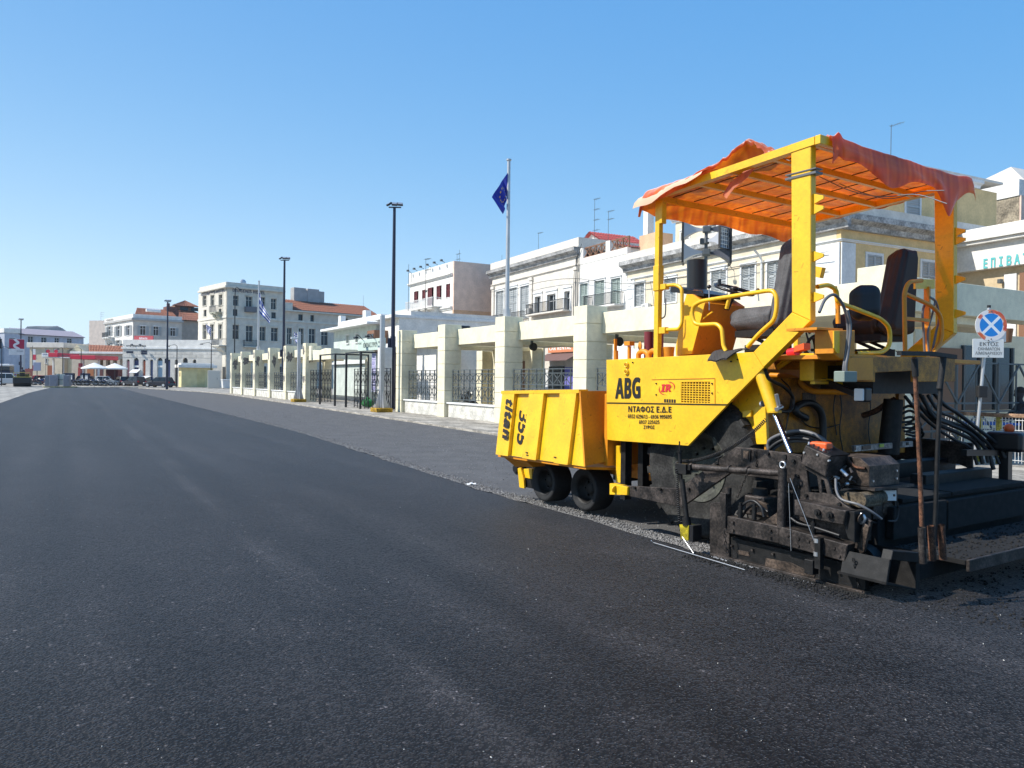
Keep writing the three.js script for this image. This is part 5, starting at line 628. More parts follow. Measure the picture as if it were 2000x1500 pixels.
  P('rear_wall', [extX([[-1.057,1.655],[1.346,1.684],[1.368,0.845],[-1.042,0.947]], 1.30, 1.33, 0.004)], OG); P('wall_plate', extX([[-0.514,1.515],[-0.307,1.516],[-0.305,1.413],[-0.511,1.415]], 1.285, 1.298, 0.002), BRONZE);
  P('under_deck', box(0.6, yd - 0.36, -0.45, 1.14, yd - 0.10, 0.75), STD);
  P('wall_post', [extX([[0.652,1.639],[0.749,1.64],[0.768,0.896],[0.671,0.9]], 0.98, 1.02, 0.003)], OG);
  P('deck_pipe', bent([[1.645,1.686,-0.55],[1.36,1.676,-0.55],[1.196,1.527,-0.55],[0.703,1.532,-0.55]], 0.028, 0.1, 10), OR);
  // chassis plates
  P('chassis_plate', ext([[1.822,1.303],[1.683,1.461],[1.341,1.783],[1.34,1.02],[1.496,1.008]], -1.02, -0.98, 0.004), Y); P('chassis_bracket', [ext([[1.447,1.349],[1.3,1.422],[1.276,1.027],[1.399,1.018]], -1.07, -1.03, 0.004), ext([[1.542,1.331],[1.445,1.345],[1.444,1.281],[1.541,1.271]], -1.10, -1.06, 0.003)], Y); P('bracket_pin', cyl(...[[1.305,1.403,-1.12],[1.288,1.409,-1.12]], 0.03, 0.03, 10), BRIGHT);
  P('frame_post', [box(3.18, 0.25, -1.12, 3.26, 0.92, -1.02), box(3.02, 0.30, -1.0, 3.1, 0.92, -0.9)], STD); P('frame_post', [ext([[3.38,0.856],[3.23,0.856],[3.231,0.43],[3.363,0.427]], -1.1, -1.06, 0.004)], Y);
  P('drive_housing', [cyl(...[[1.887,1.008,-0.95],[1.815,1.018,-0.95]], 0.17, 0.15, 24)], mat([0.24, 0.22, 0.16], { map: grimeMap, roughness: 0.8 })); P('axle_housing', [cyl([2.08, 0.74, -0.8], [2.08, 0.74, 0.8], 0.16, 0.16, 20)], STD);
  // lift ram: barrel and polished rod
  const ra = [1.281,1.73,-1.18], rb = [1.099,1.336,-1.2], rc = [0.841,0.988,-1.3]; P('lift_ram', [cyl(ra, rb, 0.062, 0.058, 20), cyl([rb[0], rb[1] + 0.02, rb[2]], rb, 0.066, 0.066, 20)], Y); P('ram_rod', cyl(rb, rc, 0.024, 0.024, 14), CHROME);
  // deck clutter on the engine hood
  const hoodY = [3.004,1.888][1];
  for (const [x, z, y1] of [[1267, -0.8, 648], [1286, -0.8, 648]]) { const a = [[3.154,1.896,-0.8],[2.996,1.893,-0.8]][x > 1270 ? 1 : 0], t = [[3.159,2.188,-0.8],[3.001,2.181,-0.8]][x > 1270 ? 1 : 0]; P('filter_canister', cyl([a[0], a[1] - 0.06, z], [a[0], t[1], z], 0.056, 0.056, 20), MAR); }
  P('hood_pipe', [bent([[3.112,1.86,-1],[3.114,1.931,-1],[3.038,1.958,-1],[2.955,1.927,-1],[2.954,1.858,-1]], 0.03, 0.05, 10), bent([[2.937,1.858,-1],[2.939,1.927,-1],[2.874,1.96,-1],[2.793,1.929,-1],[2.792,1.867,-1]], 0.03, 0.05, 10)], OR);
  P('hood_valve', [cyl(...[[3.267,1.863,-1],[3.27,2.018,-1]], 0.022, 0.022, 10), rbox([3.27,2.042][0] - 0.05, [3.27,2.042][1] - 0.02, -1.04, [3.27,2.042][0] + 0.05, [3.27,2.042][1] + 0.03, -0.96, 0.006)], OR); P('hood_lever', [bar(...[[3.394,1.856,-1.1],[3.399,2.102,-1.1]], 0.035, 0.02), cyl(...[[3.385,1.85,-1.1],[3.388,1.964,-1.1]], 0.028, 0.028, 10)], OR); P('hood_tag', [new THREE.SphereGeometry(0.045, 10, 8).scale(0.7, 1.2, 0.3).translate(...[3.196,2.019,-0.9])], OR);
  P('hood_bucket', cyl(...[[2.544,1.871,-1.1],[2.546,1.981,-1.1]], 0.058, 0.068, 18), OR);
  { const a = [3.022,2.506,-0.15], b = [3.032,3.065,-0.15]; P('exhaust_stack', [cyl(a, b, 0.118, 0.118, 26), cyl([a[0], hoodY, a[2]], a, 0.118, 0.118, 26)], BLK); }
  // rubber mat slipped over the hood edge
  const ma = [[1.535,1.93,-1],[1.945,1.92,-1]], mb = [[1.477,1.816,-1.42],[1.709,1.8,-1.42]], mp = [], mi = []; for (let i = 0; i <= 10; i++) for (let j = 0; j <= 8; j++) { const u = i / 10, v = j / 8; mp.push(lerp(lerp(ma[0][0], ma[1][0], u), lerp(mb[0][0], mb[1][0], u), v), lerp(lerp(ma[0][1], ma[1][1], u), lerp(mb[0][1], mb[1][1], u), v) + 0.03 * Math.sin(v * 3.1) + 0.008 * Math.sin(u * 9), lerp(ma[0][2], mb[0][2], v)); if (i < 10 && j < 8) { const a = i * 9 + j; mi.push(a, a + 1, a + 9, a + 1, a + 10, a + 9); } }
  const mg = new THREE.BufferGeometry(); mg.setAttribute('position', new THREE.Float32BufferAttribute(mp, 3)); mg.setIndex(mi); mg.computeVertexNormals(); const mg2 = mg.clone(); mg2.translate(0, 0.012, 0);
  const rubb = dataTex(128, 128, (i, j) => ((i >> 4) + (j >> 4)) % 2 ? 0.8 : 0.3, 0.16, false); P('rubber_mat', [mg, mg2], mat([0.05, 0.048, 0.045], { roughness: 0.8, bumpMap: rubb, bumpScale: 0.008, side: THREE.DoubleSide }));
  // hoses on the rear wall and under the deck
  P('black_hose', tube([[1.24,1.266,-0.522],[1.24,1.323,-0.675],[1.24,1.377,-0.677],[1.24,1.416,-0.549],[1.24,1.4,-0.402],[1.24,1.333,-0.301],[1.24,1.22,-0.256],[1.24,0.99,-0.251]], 0.035, 40, 10), HOSE);
  for (let i = 0; i < 4; i++) { const k = i * 4; P('hose', tube([[0.95,1.722,-1.529], [0.98,1.634,-1.419], [1.15,1.575,-1.004], [1.22,1.477,-0.769], [1.22,1.355,-0.79], [1.18,1.344,-0.997], [1.12,1.386,-1.174]], 0.014 + 0.003 * (i % 2), 40, 7), HOSE); if (i) break; }
  for (const l of [[[1.285,1.683,-0.045],[1.285,1.553,0.019],[1.285,1.344,-0.011],[1.285,1.081,0.047]], [[1.285,1.5,0.099],[1.285,1.342,0.13],[1.285,1.132,0.099],[1.285,0.919,0.158]], [[1.28,1.275,-0.587],[1.28,1.186,-0.422],[1.28,1.16,-0.17],[1.28,1.19,0.09]], [[1.285,1.648,-0.856],[1.285,1.525,-0.705],[1.285,1.253,-0.754],[1.285,1.057,-0.812]], [[1.28,1.653,0.536],[1.28,1.391,0.638],[1.28,1.119,0.606],[1.28,0.898,0.669]]]) P('cable', tube(l, 0.006, 24, 5), HOSE);
  P('hose_fitting', [cyl(...[[0.98,1.507,-1.331],[0.98,1.401,-1.293]], 0.018, 0.018, 8), cyl(...[[0.98,1.37,-1.329],[0.98,1.396,-1.25]], 0.02, 0.02, 8)], BRIGHT);
  for (let i = 0; i < 5; i++) { const dy = 0.022 * i; P('hose_loop', tube([[1.259,0.946,-1.05], [1.261,1.057,-1.05], [1.131,1.141,-1.02], [0.969,1.169,-0.98], [0.804,1.132,-0.95], [0.723,1.045,-0.9], [0.664,0.983,-0.85]].map((q, k) => [q[0] + 0.01 * Math.sin(k * 2 + i), q[1] - dy * (k > 0 && k < 6 ? 1 : 0.4), q[2] + 0.03 * (i % 3)]), 0.018, 44, 8), i % 2 ? HOSE : GHOSE); }
  for (let i = 0; i < 5; i++) P('hose', tube([[0.849,1.345,0.45], [0.788,1.377,0.5], [0.727,1.328,0.55], [0.805,1.241,0.6], [0.865,1.24,0.5]].map((q, k) => [q[0], q[1] - 0.05 * i + 0.02 * Math.sin(k + i), q[2] + 0.03 * i]), 0.013, 26, 6), HOSE);
  for (let i = 0; i < 6; i++) P('hose', tube([[0.775,1.522,0.5], [0.724,1.358,0.62], [0.688,1.242,0.85], [0.598,1.116,1.1], [0.526,0.977,1.3], [0.482,0.804,1.35]].map((q, k) => [q[0] - 0.03 * i, q[1] + 0.035 * (i % 3) - 0.03 + 0.03 * Math.sin(k * 1.7 + i), q[2] + 0.05 * (i - 2)]), 0.017 + 0.004 * (i % 2), 36, 7), HOSE);
  P('hose', tube([[0.4,1.639,-1.198],[0.4,1.734,-1.215],[0.4,1.863,-1.189],[0.4,2.079,-1.165],[0.4,2.247,-1.227],[0.4,2.34,-1.358],[0.4,2.294,-1.483],[0.4,2.184,-1.563]], 0.013, 50, 7), GHOSE); P('hose', tube([[0.38,1.64,-1.2],[0.38,1.751,-1.217],[0.38,1.863,-1.191],[0.38,2.078,-1.16],[0.38,2.221,-1.207]], 0.012, 40, 7), GHOSE);
  P('cable_bundle', [tube([[0.5,1.908,0.242],[0.5,2.102,0.218],[0.5,2.296,0.195],[0.5,2.396,0.247]], 0.012, 20, 6), tube([[0.5,1.91,0.316],[0.5,2.105,0.292],[0.5,2.307,0.379],[0.5,2.408,0.414]], 0.010, 20, 6), tube([[0.5,1.912,0.372],[0.5,2.112,0.441],[0.5,2.264,0.494],[0.5,2.409,0.433],[0.5,2.45,0.31]], 0.012, 20, 6)], GHOSE);
  P('connector_block', [rbox(0.30, [0.35,1.681,-1.277][1] - 0.06, [0.35,1.681,-1.277][2] - 0.08, 0.40, [0.35,1.681,-1.277][1] + 0.03, [0.35,1.681,-1.277][2] + 0.10, 0.008)], mat([0.20, 0.24, 0.20], { roughness: 0.5 }));
  { const q = [0.5,1.513,-0.765]; P('work_lamp', [rbox(q[0] - 0.05, q[1] - 0.065, q[2] - 0.05, q[0] + 0.05, q[1] + 0.065, q[2] + 0.06, 0.02, 2), bar([q[0] + 0.05, q[1], q[2]], [q[0] + 0.5, q[1] + 0.12, q[2] + 0.15], 0.05)], BLK); const lm = P('lamp_lens', rbox(q[0] - 0.045, q[1] - 0.055, q[2] - 0.075, q[0] + 0.045, q[1] + 0.055, q[2] - 0.052, 0.012, 2), WH); }
  P('flap', tube([[1.158,1.282,0.3],[1.02,1.335,0.3],[0.913,1.406,0.3],[0.818,1.46,0.3]], 0.03, 16, 8), RU); P('exhaust_pipe', cyl(...[[0.879,0.921,0.3],[0.834,1.459,0.3]], 0.10, 0.09, 16), STD);
  P('valve_cluster', (() => { const g = []; for (let i = 0; i < 16; i++) { const q = [1.262,2.001,-0.3], a = [q[0] + R(-0.12, 0.12), q[1] + R(-0.14, 0.1), q[2] + R(-0.2, 0.2)]; g.push(cyl(a, [a[0] + R(-0.07, 0.07), a[1] + R(0.02, 0.12), a[2] + R(-0.07, 0.07)], R(0.008, 0.02), R(0.008, 0.02), 7)); } return g; })(), STD); P('hose', tube([[1.46,1.915,-0.25],[1.414,2.044,-0.25],[1.321,2.092,-0.25],[1.262,2.023,-0.25],[1.284,1.952,-0.25],[1.383,1.945,-0.25]], 0.016, 30, 7), HOSE); P('hose', tube([[1.38,2.165,-0.2],[1.332,2.069,-0.2],[1.262,2.025,-0.2],[1.295,1.934,-0.2]], 0.012, 20, 7), HOSE);
}
function seat(x, z, y, m, m2, tall, turn) { // padded operator seat under a fabric cover: cushion, backrest, pedestal
  const puff = (w, h, d, r, wr) => { const g = new RoundedBoxGeometry(w, h, d, 7, r), p = g.attributes.position, v = new THREE.Vector3(); for (let i = 0; i < p.count; i++) { v.fromBufferAttribute(p, i); const k = 1 + wr * (0.5 * n3(v.x * 7, v.y * 4, v.z * 7) + 0.35 * n3(v.x * 16, v.y * 5, v.z * 13)); p.setXYZ(i, v.x * k, v.y * (1 + (k - 1) * 0.4), v.z * k); } g.computeVertexNormals(); return g; };
  const s = P('operator_seat', puff(0.56, 0.25, 0.52, 0.10, 0.14).translate(x + 0.29, y + 0.02, z), m), bk = puff(0.22, tall, 0.50, 0.10, 0.12), p = bk.attributes.position;
  for (let i = 0; i < p.count; i++) { const f = p.getY(i) / tall + 0.5; p.setZ(i, p.getZ(i) * (1 - 0.55 * smooth(f, 0.5, 1.05))); p.setX(i, p.getX(i) - 0.16 * f * f * 0.6); } bk.computeVertexNormals();
  P('backrest', bk.translate(x, y + tall / 2 - 0.10, z), m2, s);
  P('pedestal', [box(x + 0.08, y - 0.38, z - 0.16, x + 0.42, y - 0.24, z + 0.16), box(x + 0.02, y - 0.16, z - 0.22, x + 0.5, y - 0.09, z + 0.22), bar([x + 0.1, y - 0.26, z - 0.14], [x + 0.42, y - 0.12, z - 0.14], 0.03), bar([x + 0.1, y - 0.26, z + 0.14], [x + 0.42, y - 0.12, z + 0.14], 0.03)], STD, s);
}
{
  const fabric = mat([0.11, 0.11, 0.115], { roughness: 0.75, map: mottle(0.6, 0.3, 4, 81, 1) }), black = mat([0.012, 0.012, 0.014], { roughness: 0.6 });
  seat(1.50, -0.46, 2.24, fabric, fabric, 0.92, 0); seat(1.04, 0.66, 2.22, black, black, 0.88, 0);
  const bg = new RoundedBoxGeometry(0.26, 0.26, 0.20, 6, 0.09), p = bg.attributes.position; for (let i = 0; i < p.count; i++) { const k = 1 + 0.22 * n3(p.getX(i) * 4, p.getY(i) * 4, p.getZ(i) * 4); p.setXYZ(i, p.getX(i) * k, p.getY(i) * k * 1.2, p.getZ(i) * k * 0.8); } bg.computeVertexNormals();
  const q = [3.164,2.334,-6.9]; const bag = tag(part('black_bag', bg, black), 'slouchy black bag lying against the black right-hand seat of the paver', 'bag'); bag.position.set(...q);
}

{ // tow arms and screed
  const ZA = -1.46, TAR = mat([0.013, 0.012, 0.0115], { map: tarMap, roughness: 0.95 });
  const arm = ext([[2.861,0.476],[2.03,0.543],[1.316,1.012],[1.115,1.017],[0.618,1.001],[0.613,0.716],[0.745,0.765],[1.383,0.763],[1.979,0.364],[2.859,0.376]], ZA, ZA + 0.035, 0.004);
  P('tow_arm', arm, ST); P('tow_arm', mirror(arm), ST);
  P('arm_window', [ext([[1.247,1.006],[1.139,1.006],[1.142,0.895],[1.24,0.904]], -1.475, -1.461, 0.003)], STD); P('arm_label', [ext([[1.212,0.991],[1.154,0.991],[1.159,0.917],[1.21,0.922]], -1.482, -1.476, 0.001)], BRONZE);
  P('arm_bracket', [ext([[3.026,0.48],[2.736,0.475],[2.742,0.387],[3.024,0.355]], -1.49, -1.40, 0.004), cyl(...[[2.932,0.431,-1.5],[2.923,0.429,-1.5]], 0.04, 0.04, 14)], Y);
  for (const q of [[0.772,0.97,-1.47],[0.665,0.949,-1.47]]) P('arm_pin', cyl([q[0], q[1], -1.49], [q[0], q[1], -1.44], 0.022, 0.022, 12), STD);
  P('chain_hanger', chain([1.091,1.001,-1.475], [1.072,0.856,-1.475], 0.016), STD);
  // round cross bar, upright tube
  const ZB = -1.64;
  P('round_bar', [cyl(...[[1.683,0.804,-1.64],[0.694,0.851,-1.64]], 0.030, 0.030, 16), cyl(...[[1.237,0.83,-1.64],[1.22,0.83,-1.64]], 0.036, 0.036, 16), cyl(...[[1.039,0.837,-1.64],[1.016,0.838,-1.64]], 0.037, 0.037, 16), cyl(...[[1.696,0.805,-1.64],[1.671,0.805,-1.64]], 0.036, 0.036, 16)], ST);
  P('upright_tube', [cyl(...[[0.677,0.394,-1.64],[0.67,0.897,-1.64]], 0.036, 0.036, 18), cyl(...[[0.67,0.897,-1.64],[0.669,0.948,-1.64]], 0.026, 0.022, 14)], ST); P('lifting_eye', new THREE.TorusGeometry(0.026, 0.008, 8, 16).translate(...[0.65,0.926,-1.67]), BRIGHT);
  P('clamp_bolt', [cyl(...[[1.35,0.866,-1.66],[1.339,0.928,-1.66]], 0.008, 0.008, 6), cyl(...[[1.381,0.91,-1.66],[1.292,0.946,-1.66]], 0.007, 0.007, 6)], STD);
  P('sling', chain([1.008,0.828,-1.67], [1.158,0.582,-1.62], 0.013), ST);
  // grade sensor on its stand with the wire ski
  const sen = P('sensor_stand', [cyl(...[[1.807,1.039,-1.68],[1.801,0.931,-1.68]], 0.007, 0.007, 6), cyl(...[[1.802,0.951,-1.68],[1.798,0.932,-1.68]], 0.030, 0.026, 12), cyl(...[[1.801,0.931,-1.68],[1.78,0.65,-1.68]], 0.018, 0.018, 12), cyl(...[[1.767,0.681,-1.68],[1.702,0.32,-1.68]], 0.024, 0.024, 14), cyl(...[[1.709,0.328,-1.68],[1.694,0.253,-1.68]], 0.040, 0.040, 14), rbox([1.782,0.781][0] - 0.09, [1.782,0.781][1] - 0.05, -1.71, [1.782,0.781][0] + 0.05, [1.782,0.781][1] + 0.05, -1.63, 0.006), bar(...[[1.802,0.793,-1.66],[1.658,0.803,-1.66]], 0.06, 0.05), cyl(...[[1.834,0.267,-1.7],[1.715,0.286,-1.7]], 0.008, 0.008, 6)], STD);
  { const q = [[1.774,0.252,-1.7],[1.656,0.261,-1.7],[1.66,0.116,-1.7],[1.751,0.119,-1.7]]; P('sensor_box', [prism(q[3], q[2], q[1], q[0], [0, 0, 0.11])], mat([0.72, 0.58, 0.02], { roughness: 0.5, map: grimeMap }), sen); P('sensor_back', [rbox(q[1][0] - 0.055, q[2][1] - 0.005, -1.70, q[1][0] - 0.006, q[1][1] + 0.005, -1.58, 0.005)], BLK, sen); }
  P('sensor_wand', [cyl([1.732,0.137,-1.7], [1.57,0.016,-1.72], 0.007, 0.007, 6)], BRIGHT, sen); P('ski_rod', [cyl([2.119,0.02,-1.715], [0.916,0.012,-1.8], 0.005, 0.005, 7), cyl([2.119,0.02,-1.715], [2.072,0.05,-1.774], 0.005, 0.005, 7)], BRIGHT, sen);
  // coiled cable
  const cc = new THREE.CatmullRomCurve3([...[[0.883,1.288,-1.6],[0.989,1.194,-1.6],[1.199,1.052,-1.6],[1.422,0.946,-1.6],[1.657,0.87,-1.6],[1.9,0.825,-1.6]], [1.816,0.779,-1.7], [1.807,0.633,-1.7], [1.79,0.44,-1.7], [1.774,0.281,-1.7]].map(V)), cp = []; const NT = 95; for (let i = 0; i <= NT * 9; i++) { const t = i / (NT * 9), p = cc.getPointAt(t), a = t * NT * 6.283, tg = cc.getTangentAt(t), n = new THREE.Vector3(0, 0, 1).cross(tg).normalize(), b = tg.clone().cross(n); cp.push(p.addScaledVector(n, 0.014 * Math.cos(a)).addScaledVector(b, 0.014 * Math.sin(a)).toArray()); }
  P('coiled_cable', tube(cp, 0.0045, NT * 9, 4), HOSE);
  // end plate, side frame beams, sole plate
  const Z0 = -1.60;
  P('end_plate', ext([[1.511,0.469],[1.481,0.493],[1.378,0.507],[1.352,0.417],[1.281,0.404],[1.274,0.015],[1.503,0.008]], -1.58, -1.55, 0.004), ST);
  P('sole_plate', ext([[1.524,0.203],[-0.026,0.201],[-0.029,0.001],[1.521,0.002]], -1.56, -1.50, 0.004), STD);
  P('sole_runner', [ext([[1.473,0.025],[-0.053,0.024],[-0.054,0.001],[1.473,0.002]], -1.61, -1.52, 0.003)], ST); P('runner_edge', [ext([[1.422,0.01],[0.054,-0.001],[0.054,-0.013],[1.422,-0.004]], -1.65, -1.61, 0.002)], BRIGHT);
  P('bronze_patch', [ext([[1.201,0.102],[1.071,0.108],[1.059,0.07],[1.201,0.065]], -1.568, -1.561, 0.001), ext([[0.885,0.091],[0.632,0.102],[0.403,0.053],[0.412,0.026],[0.895,0.018]], -1.568, -1.561, 0.001)], BRONZE);  // lighter bronze patches on the dark sole plate
  P('frame_beam', ext([[1.254,0.411],[0.682,0.404],[0.68,0.263],[1.251,0.259]], -1.66, -1.56, 0.006), ST); P('frame_beam', ext([[0.68,0.409],[0.053,0.37],[0.077,0.235],[0.677,0.261]], -1.67, -1.56, 0.006), ST);
  P('upper_beam', ext([[0.542,0.65],[0.079,0.626],[0.099,0.512],[0.54,0.524]], -1.66, -1.52, 0.006), ST); P('beam_end', [ext([[0.117,0.615],[0.031,0.624],[0.028,0.384],[0.088,0.413],[0.124,0.51]], -1.62, -1.40, 0.004)], STD);
  for (const q of [[0.316,0.579,-1.67],[0.207,0.576,-1.67]]) P('beam_bolt', [cyl([q[0], q[1], -1.685], [q[0], q[1], -1.65], 0.028, 0.028, 6), cyl([q[0], q[1], -1.70], [q[0], q[1], -1.68], 0.014, 0.014, 8)], STD);
  P('guide_post', [rbox([1.267,0.487][0] - 0.03, [1.263,0.303][1], -1.68, [1.267,0.487][0] + 0.035, [1.269,0.616][1], -1.60, 0.006), cyl(...[[1.245,0.608,-1.64],[1.246,0.664,-1.64]], 0.032, 0.032, 12)], ST);
  for (const q of [[1.121,0.423,-1.62],[0.971,0.437,-1.62],[0.389,0.395,-1.62]]) P('adjuster_bolt', [cyl([q[0], q[1] - 0.02, q[2]], [q[0], q[1] + 0.09, q[2]], 0.022, 0.022, 10), cyl([q[0], q[1] + 0.09, q[2]], [q[0], q[1] + 0.12, q[2]], 0.014, 0.014, 8)], STD);
  P('side_chain', chain([1.243,0.287,-1.69], [1.23,0.079,-1.66], 0.016), STD); P('side_chain', chain([-0.013,0.284,-1.69], [-0.021,0.044,-1.63], 0.018), STD);
  P('gusset', [ext([[0.895,0.394],[0.734,0.515],[0.733,0.411]], -1.62, -1.58, 0.003), ext([[1.107,0.451],[1.042,0.575],[0.922,0.546],[0.893,0.438]], -1.52, -1.48, 0.003)], BRONZE);
  P('vertical_clevis', [cyl(...[[0.297,0.378,-1.7],[0.296,0.346,-1.7]], 0.024, 0.024, 12), cyl(...[[0.3,0.272,-1.7],[0.299,0.24,-1.7]], 0.024, 0.024, 12)], BRIGHT); P('clevis_arm', [bar(...[[0.286,0.387,-1.69],[0.282,0.144,-1.69]], 0.05, 0.05), rbox([0.348,0.14][0] - 0.03, [0.348,0.124][1] - 0.04, -1.72, [0.348,0.14][0] + 0.05, [0.349,0.181][1] + 0.02, -1.64, 0.006)], STD);
  P('pull_wire', [cyl(...[[0.583,0.781,-1.68],[0.55,0.23,-1.68]], 0.0025, 0.0025, 5)], BRIGHT); P('pull_wire', [cyl(...[[0.569,0.825,-1.68],[0.323,0.322,-1.68]], 0.0025, 0.0025, 5)], BRIGHT);
  // support plate with cut-outs and the tilted control box on it
  P('support_plate', ext([[0.72,1.015],[0.589,0.988],[0.574,0.95],[0.358,0.875],[0.339,0.848],[0.295,0.717],[0.182,0.65],[-0.043,0.552],[-0.024,0.43],[0.046,0.266],[0.106,0.278],[0.142,0.352],[0.651,0.476],[0.654,0.692],[0.716,0.771]], -1.52, -1.49, 0.004, [[[0.529,0.887],[0.432,0.846],[0.406,0.711],[0.502,0.707]], [[0.394,0.825],[0.366,0.82],[0.337,0.715],[0.383,0.718]]]), ST);
  P('pivot_boss', [cyl(...[[0.015,0.572,-1.56],[0.011,0.571,-1.56]], 0.042, 0.042, 16)], BRONZE); { const q = [0.032,0.566,-1.53]; P('pivot_ring', [new THREE.TorusGeometry(0.036, 0.012, 8, 18).translate(q[0], q[1], -1.54)], BRIGHT); }
  P('pivot_link', [ext([[0.006,0.539],[-0.045,0.515],[-0.006,0.311],[0.036,0.279],[0.054,0.332]], -1.55, -1.52, 0.003)], BRONZE);
  const kb = [[0.54,1.041],[0.516,1.094],[0.29,1.021],[0.328,0.856],[0.548,0.938]], kbo = P('control_box', ext(kb, -1.56, -1.30, 0.006), ST); P('control_panel', prism(...[[0.516,1.092,-1.55],[0.29,1.019,-1.55],[0.281,1.03,-1.55],[0.507,1.103,-1.55]], [0, 0, 0.26]), BLK, kbo);
  for (let i = 0; i < 9; i++) { const a = [0.522,1.087,-1.5], b = [0.341,1.026,-1.5], f = (i % 5) / 4; const q = [lerp(a[0], b[0], f), lerp(a[1], b[1], f), -1.50 + 0.1 * Math.floor(i / 5)]; P('toggle_switch', [cyl(q, [q[0], q[1] + 0.035, q[2]], 0.012, 0.008, 8)], i % 3 ? BLK : BRIGHT, kbo); }
  { const q = [0.462,1.093,-1.42]; P('switch_cover', [rbox(q[0] - 0.08, q[1] - 0.035, q[2] - 0.05, q[0] + 0.08, q[1] + 0.03, q[2] + 0.05, 0.02, 2).rotateZ(0)], ORP, kbo); }
  for (const q of [[0.52,1.035,-1.57],[0.396,1.029,-1.57],[0.294,0.989,-1.57]]) P('box_bolt', [cyl([q[0], q[1], -1.572], [q[0], q[1], -1.55], 0.009, 0.009, 6)], BRIGHT, kbo);
  { const q = [0.328,0.874,-1.42]; for (let i = 0; i < 18; i++) { const a = [q[0] + R(-0.10, 0.06), q[1] + R(-0.16, 0.08), q[2] + R(-0.05, 0.1)]; P('hydraulic_fitting', cyl(a, [a[0] + R(-0.05, 0.05), a[1] + R(-0.06, 0.06), a[2] + R(-0.04, 0.04)], R(0.008, 0.018), R(0.008, 0.018), 8), i % 3 ? ST : BRIGHT); } }
  P('hose', tube([[0.274,0.843,-1.5], [0.244,0.746,-1.53], [0.188,0.689,-1.54], [0.063,0.669,-1.53], [-0.013,0.624,-1.48], [-0.058,0.561,-1.4]], 0.011, 36, 7), GHOSE); P('hose', tube([[0.335,1.035,-1.3],[0.279,0.969,-1.3],[0.224,0.932,-1.3],[0.144,0.928,-1.3]], 0.012, 20, 7), RU); for (let i = 0; i < 5; i++) P('hose', tube([[0.332,0.893,-1.25], [0.287,0.938,-1.2], [0.254,0.903,-1.12], [0.242,0.875,-1.05]].map((q, k) => [q[0], q[1] - 0.02 * i + 0.015 * Math.sin(k * 2 + i), q[2]]), 0.009, 20, 6), i % 2 ? HOSE : GHOSE);
  // motor, sheet-metal cover, socket panel
  { const q = [[0.321,0.733,-1.3],[0.076,0.731,-1.3],[0.084,0.685,-1.3],[0.32,0.67,-1.3]]; P('vibrator_motor', [rbox(q[1][0], q[2][1] - 0.06, -1.40, q[0][0], q[0][1] + 0.0, -1.15, 0.02, 2), cyl([q[1][0] + 0.05, q[2][1], -1.41], [q[1][0] + 0.05, q[2][1], -1.1], 0.06, 0.06, 16)], mat([0.20, 0.15, 0.09], { map: steelMap, roughness: 0.8 })); }
  const XR = 0.12, fc = [[-1.283,0.979],[-0.841,0.914],[-0.837,0.751],[-1.279,0.81]], zA = fc[0][0], zB = fc[1][0], yT = (fc[0][1] + fc[1][1]) / 2, yB = (fc[2][1] + fc[3][1]) / 2;
  P('sheet_cover', [ext([[0.12, yB], [0.12, yT], [0.20, yT + 0.06], [0.46, yT + 0.06], [0.46, yB]], zA, zB, 0.004)], BRONZE); for (const [dz, dy] of [[0.03, 0.03], [-0.03, 0.03], [-0.03, -0.10]]) P('cover_bolt', [cyl([0.11, yB + 0.06 - dy * 0.5, dz > 0 ? zA + 0.05 : zB - 0.05], [0.13, yB + 0.06 - dy * 0.5, dz > 0 ? zA + 0.05 : zB - 0.05], 0.01, 0.01, 6)], BRIGHT);
  P('cover_shelf', [box(0.06, yB - 0.025, zA - 0.02, 0.5, yB - 0.003, zB + 0.12)], ST);
  const sp = [[-1.083,0.736],[-0.863,0.725],[-0.861,0.635],[-1.066,0.651]]; P('socket_panel', [extX(sp, 0.13, 0.16, 0.004)], WH); for (const px of [0, 1]) { const q = [lerp(sp[0][0], sp[1][0], px ? 0.8 : 0.2), (sp[0][1] + sp[2][1]) / 2]; P('socket_screw', [cyl([0.12, q[1], q[0]], [0.14, q[1], q[0]], 0.010, 0.010, 8)], BLK); }
  P('panel_post', [box(0.15, 0.34, sp[1][0] + 0.015, 0.2, yB - 0.03, sp[1][0] + 0.05), box(0.17, 0.50, sp[0][0] - 0.05, 0.26, yB - 0.03, sp[1][0])], ST); P('gear_casing', [extX([[-0.993,0.613],[-0.856,0.606],[-0.792,0.532],[-0.812,0.422],[-0.876,0.496],[-1.007,0.542]], 0.16, 0.24, 0.006)], BRONZE);
  P('hose', tube([[0.1,0.636,-0.908],[0.1,0.557,-0.883],[0.1,0.484,-0.919],[0.1,0.486,-1.033]], 0.008, 16, 6), HOSE); P('hose', tube([[0.2,0.579,-1.414],[0.2,0.502,-1.198],[0.2,0.451,-1.012],[0.2,0.443,-0.782]], 0.011, 20, 6), HOSE);
  // screed body: heavy dark boxes across the full width, top covers, tread step at the rear
  P('screed_body', [rbox(0.18, 0.10, -1.05, 1.25, 0.60, 1.60, 0.012)], TAR); P('screed_body', [rbox(0.25, 0.08, -1.48, 1.3, 0.34, -1.06, 0.012)], STD);
  P('screed_cover', [rbox(0.14, 0.605, -0.75, 0.80, 0.64, 0.05, 0.006), rbox(0.14, 0.605, 0.07, 0.80, 0.645, 1.55, 0.006)], TAR); P('rear_cover', [rbox(0.10, 0.32, -0.95, 0.17, 0.59, -0.1, 0.01), rbox(0.10, 0.32, -0.08, 0.17, 0.58, 1.58, 0.01)], TAR);
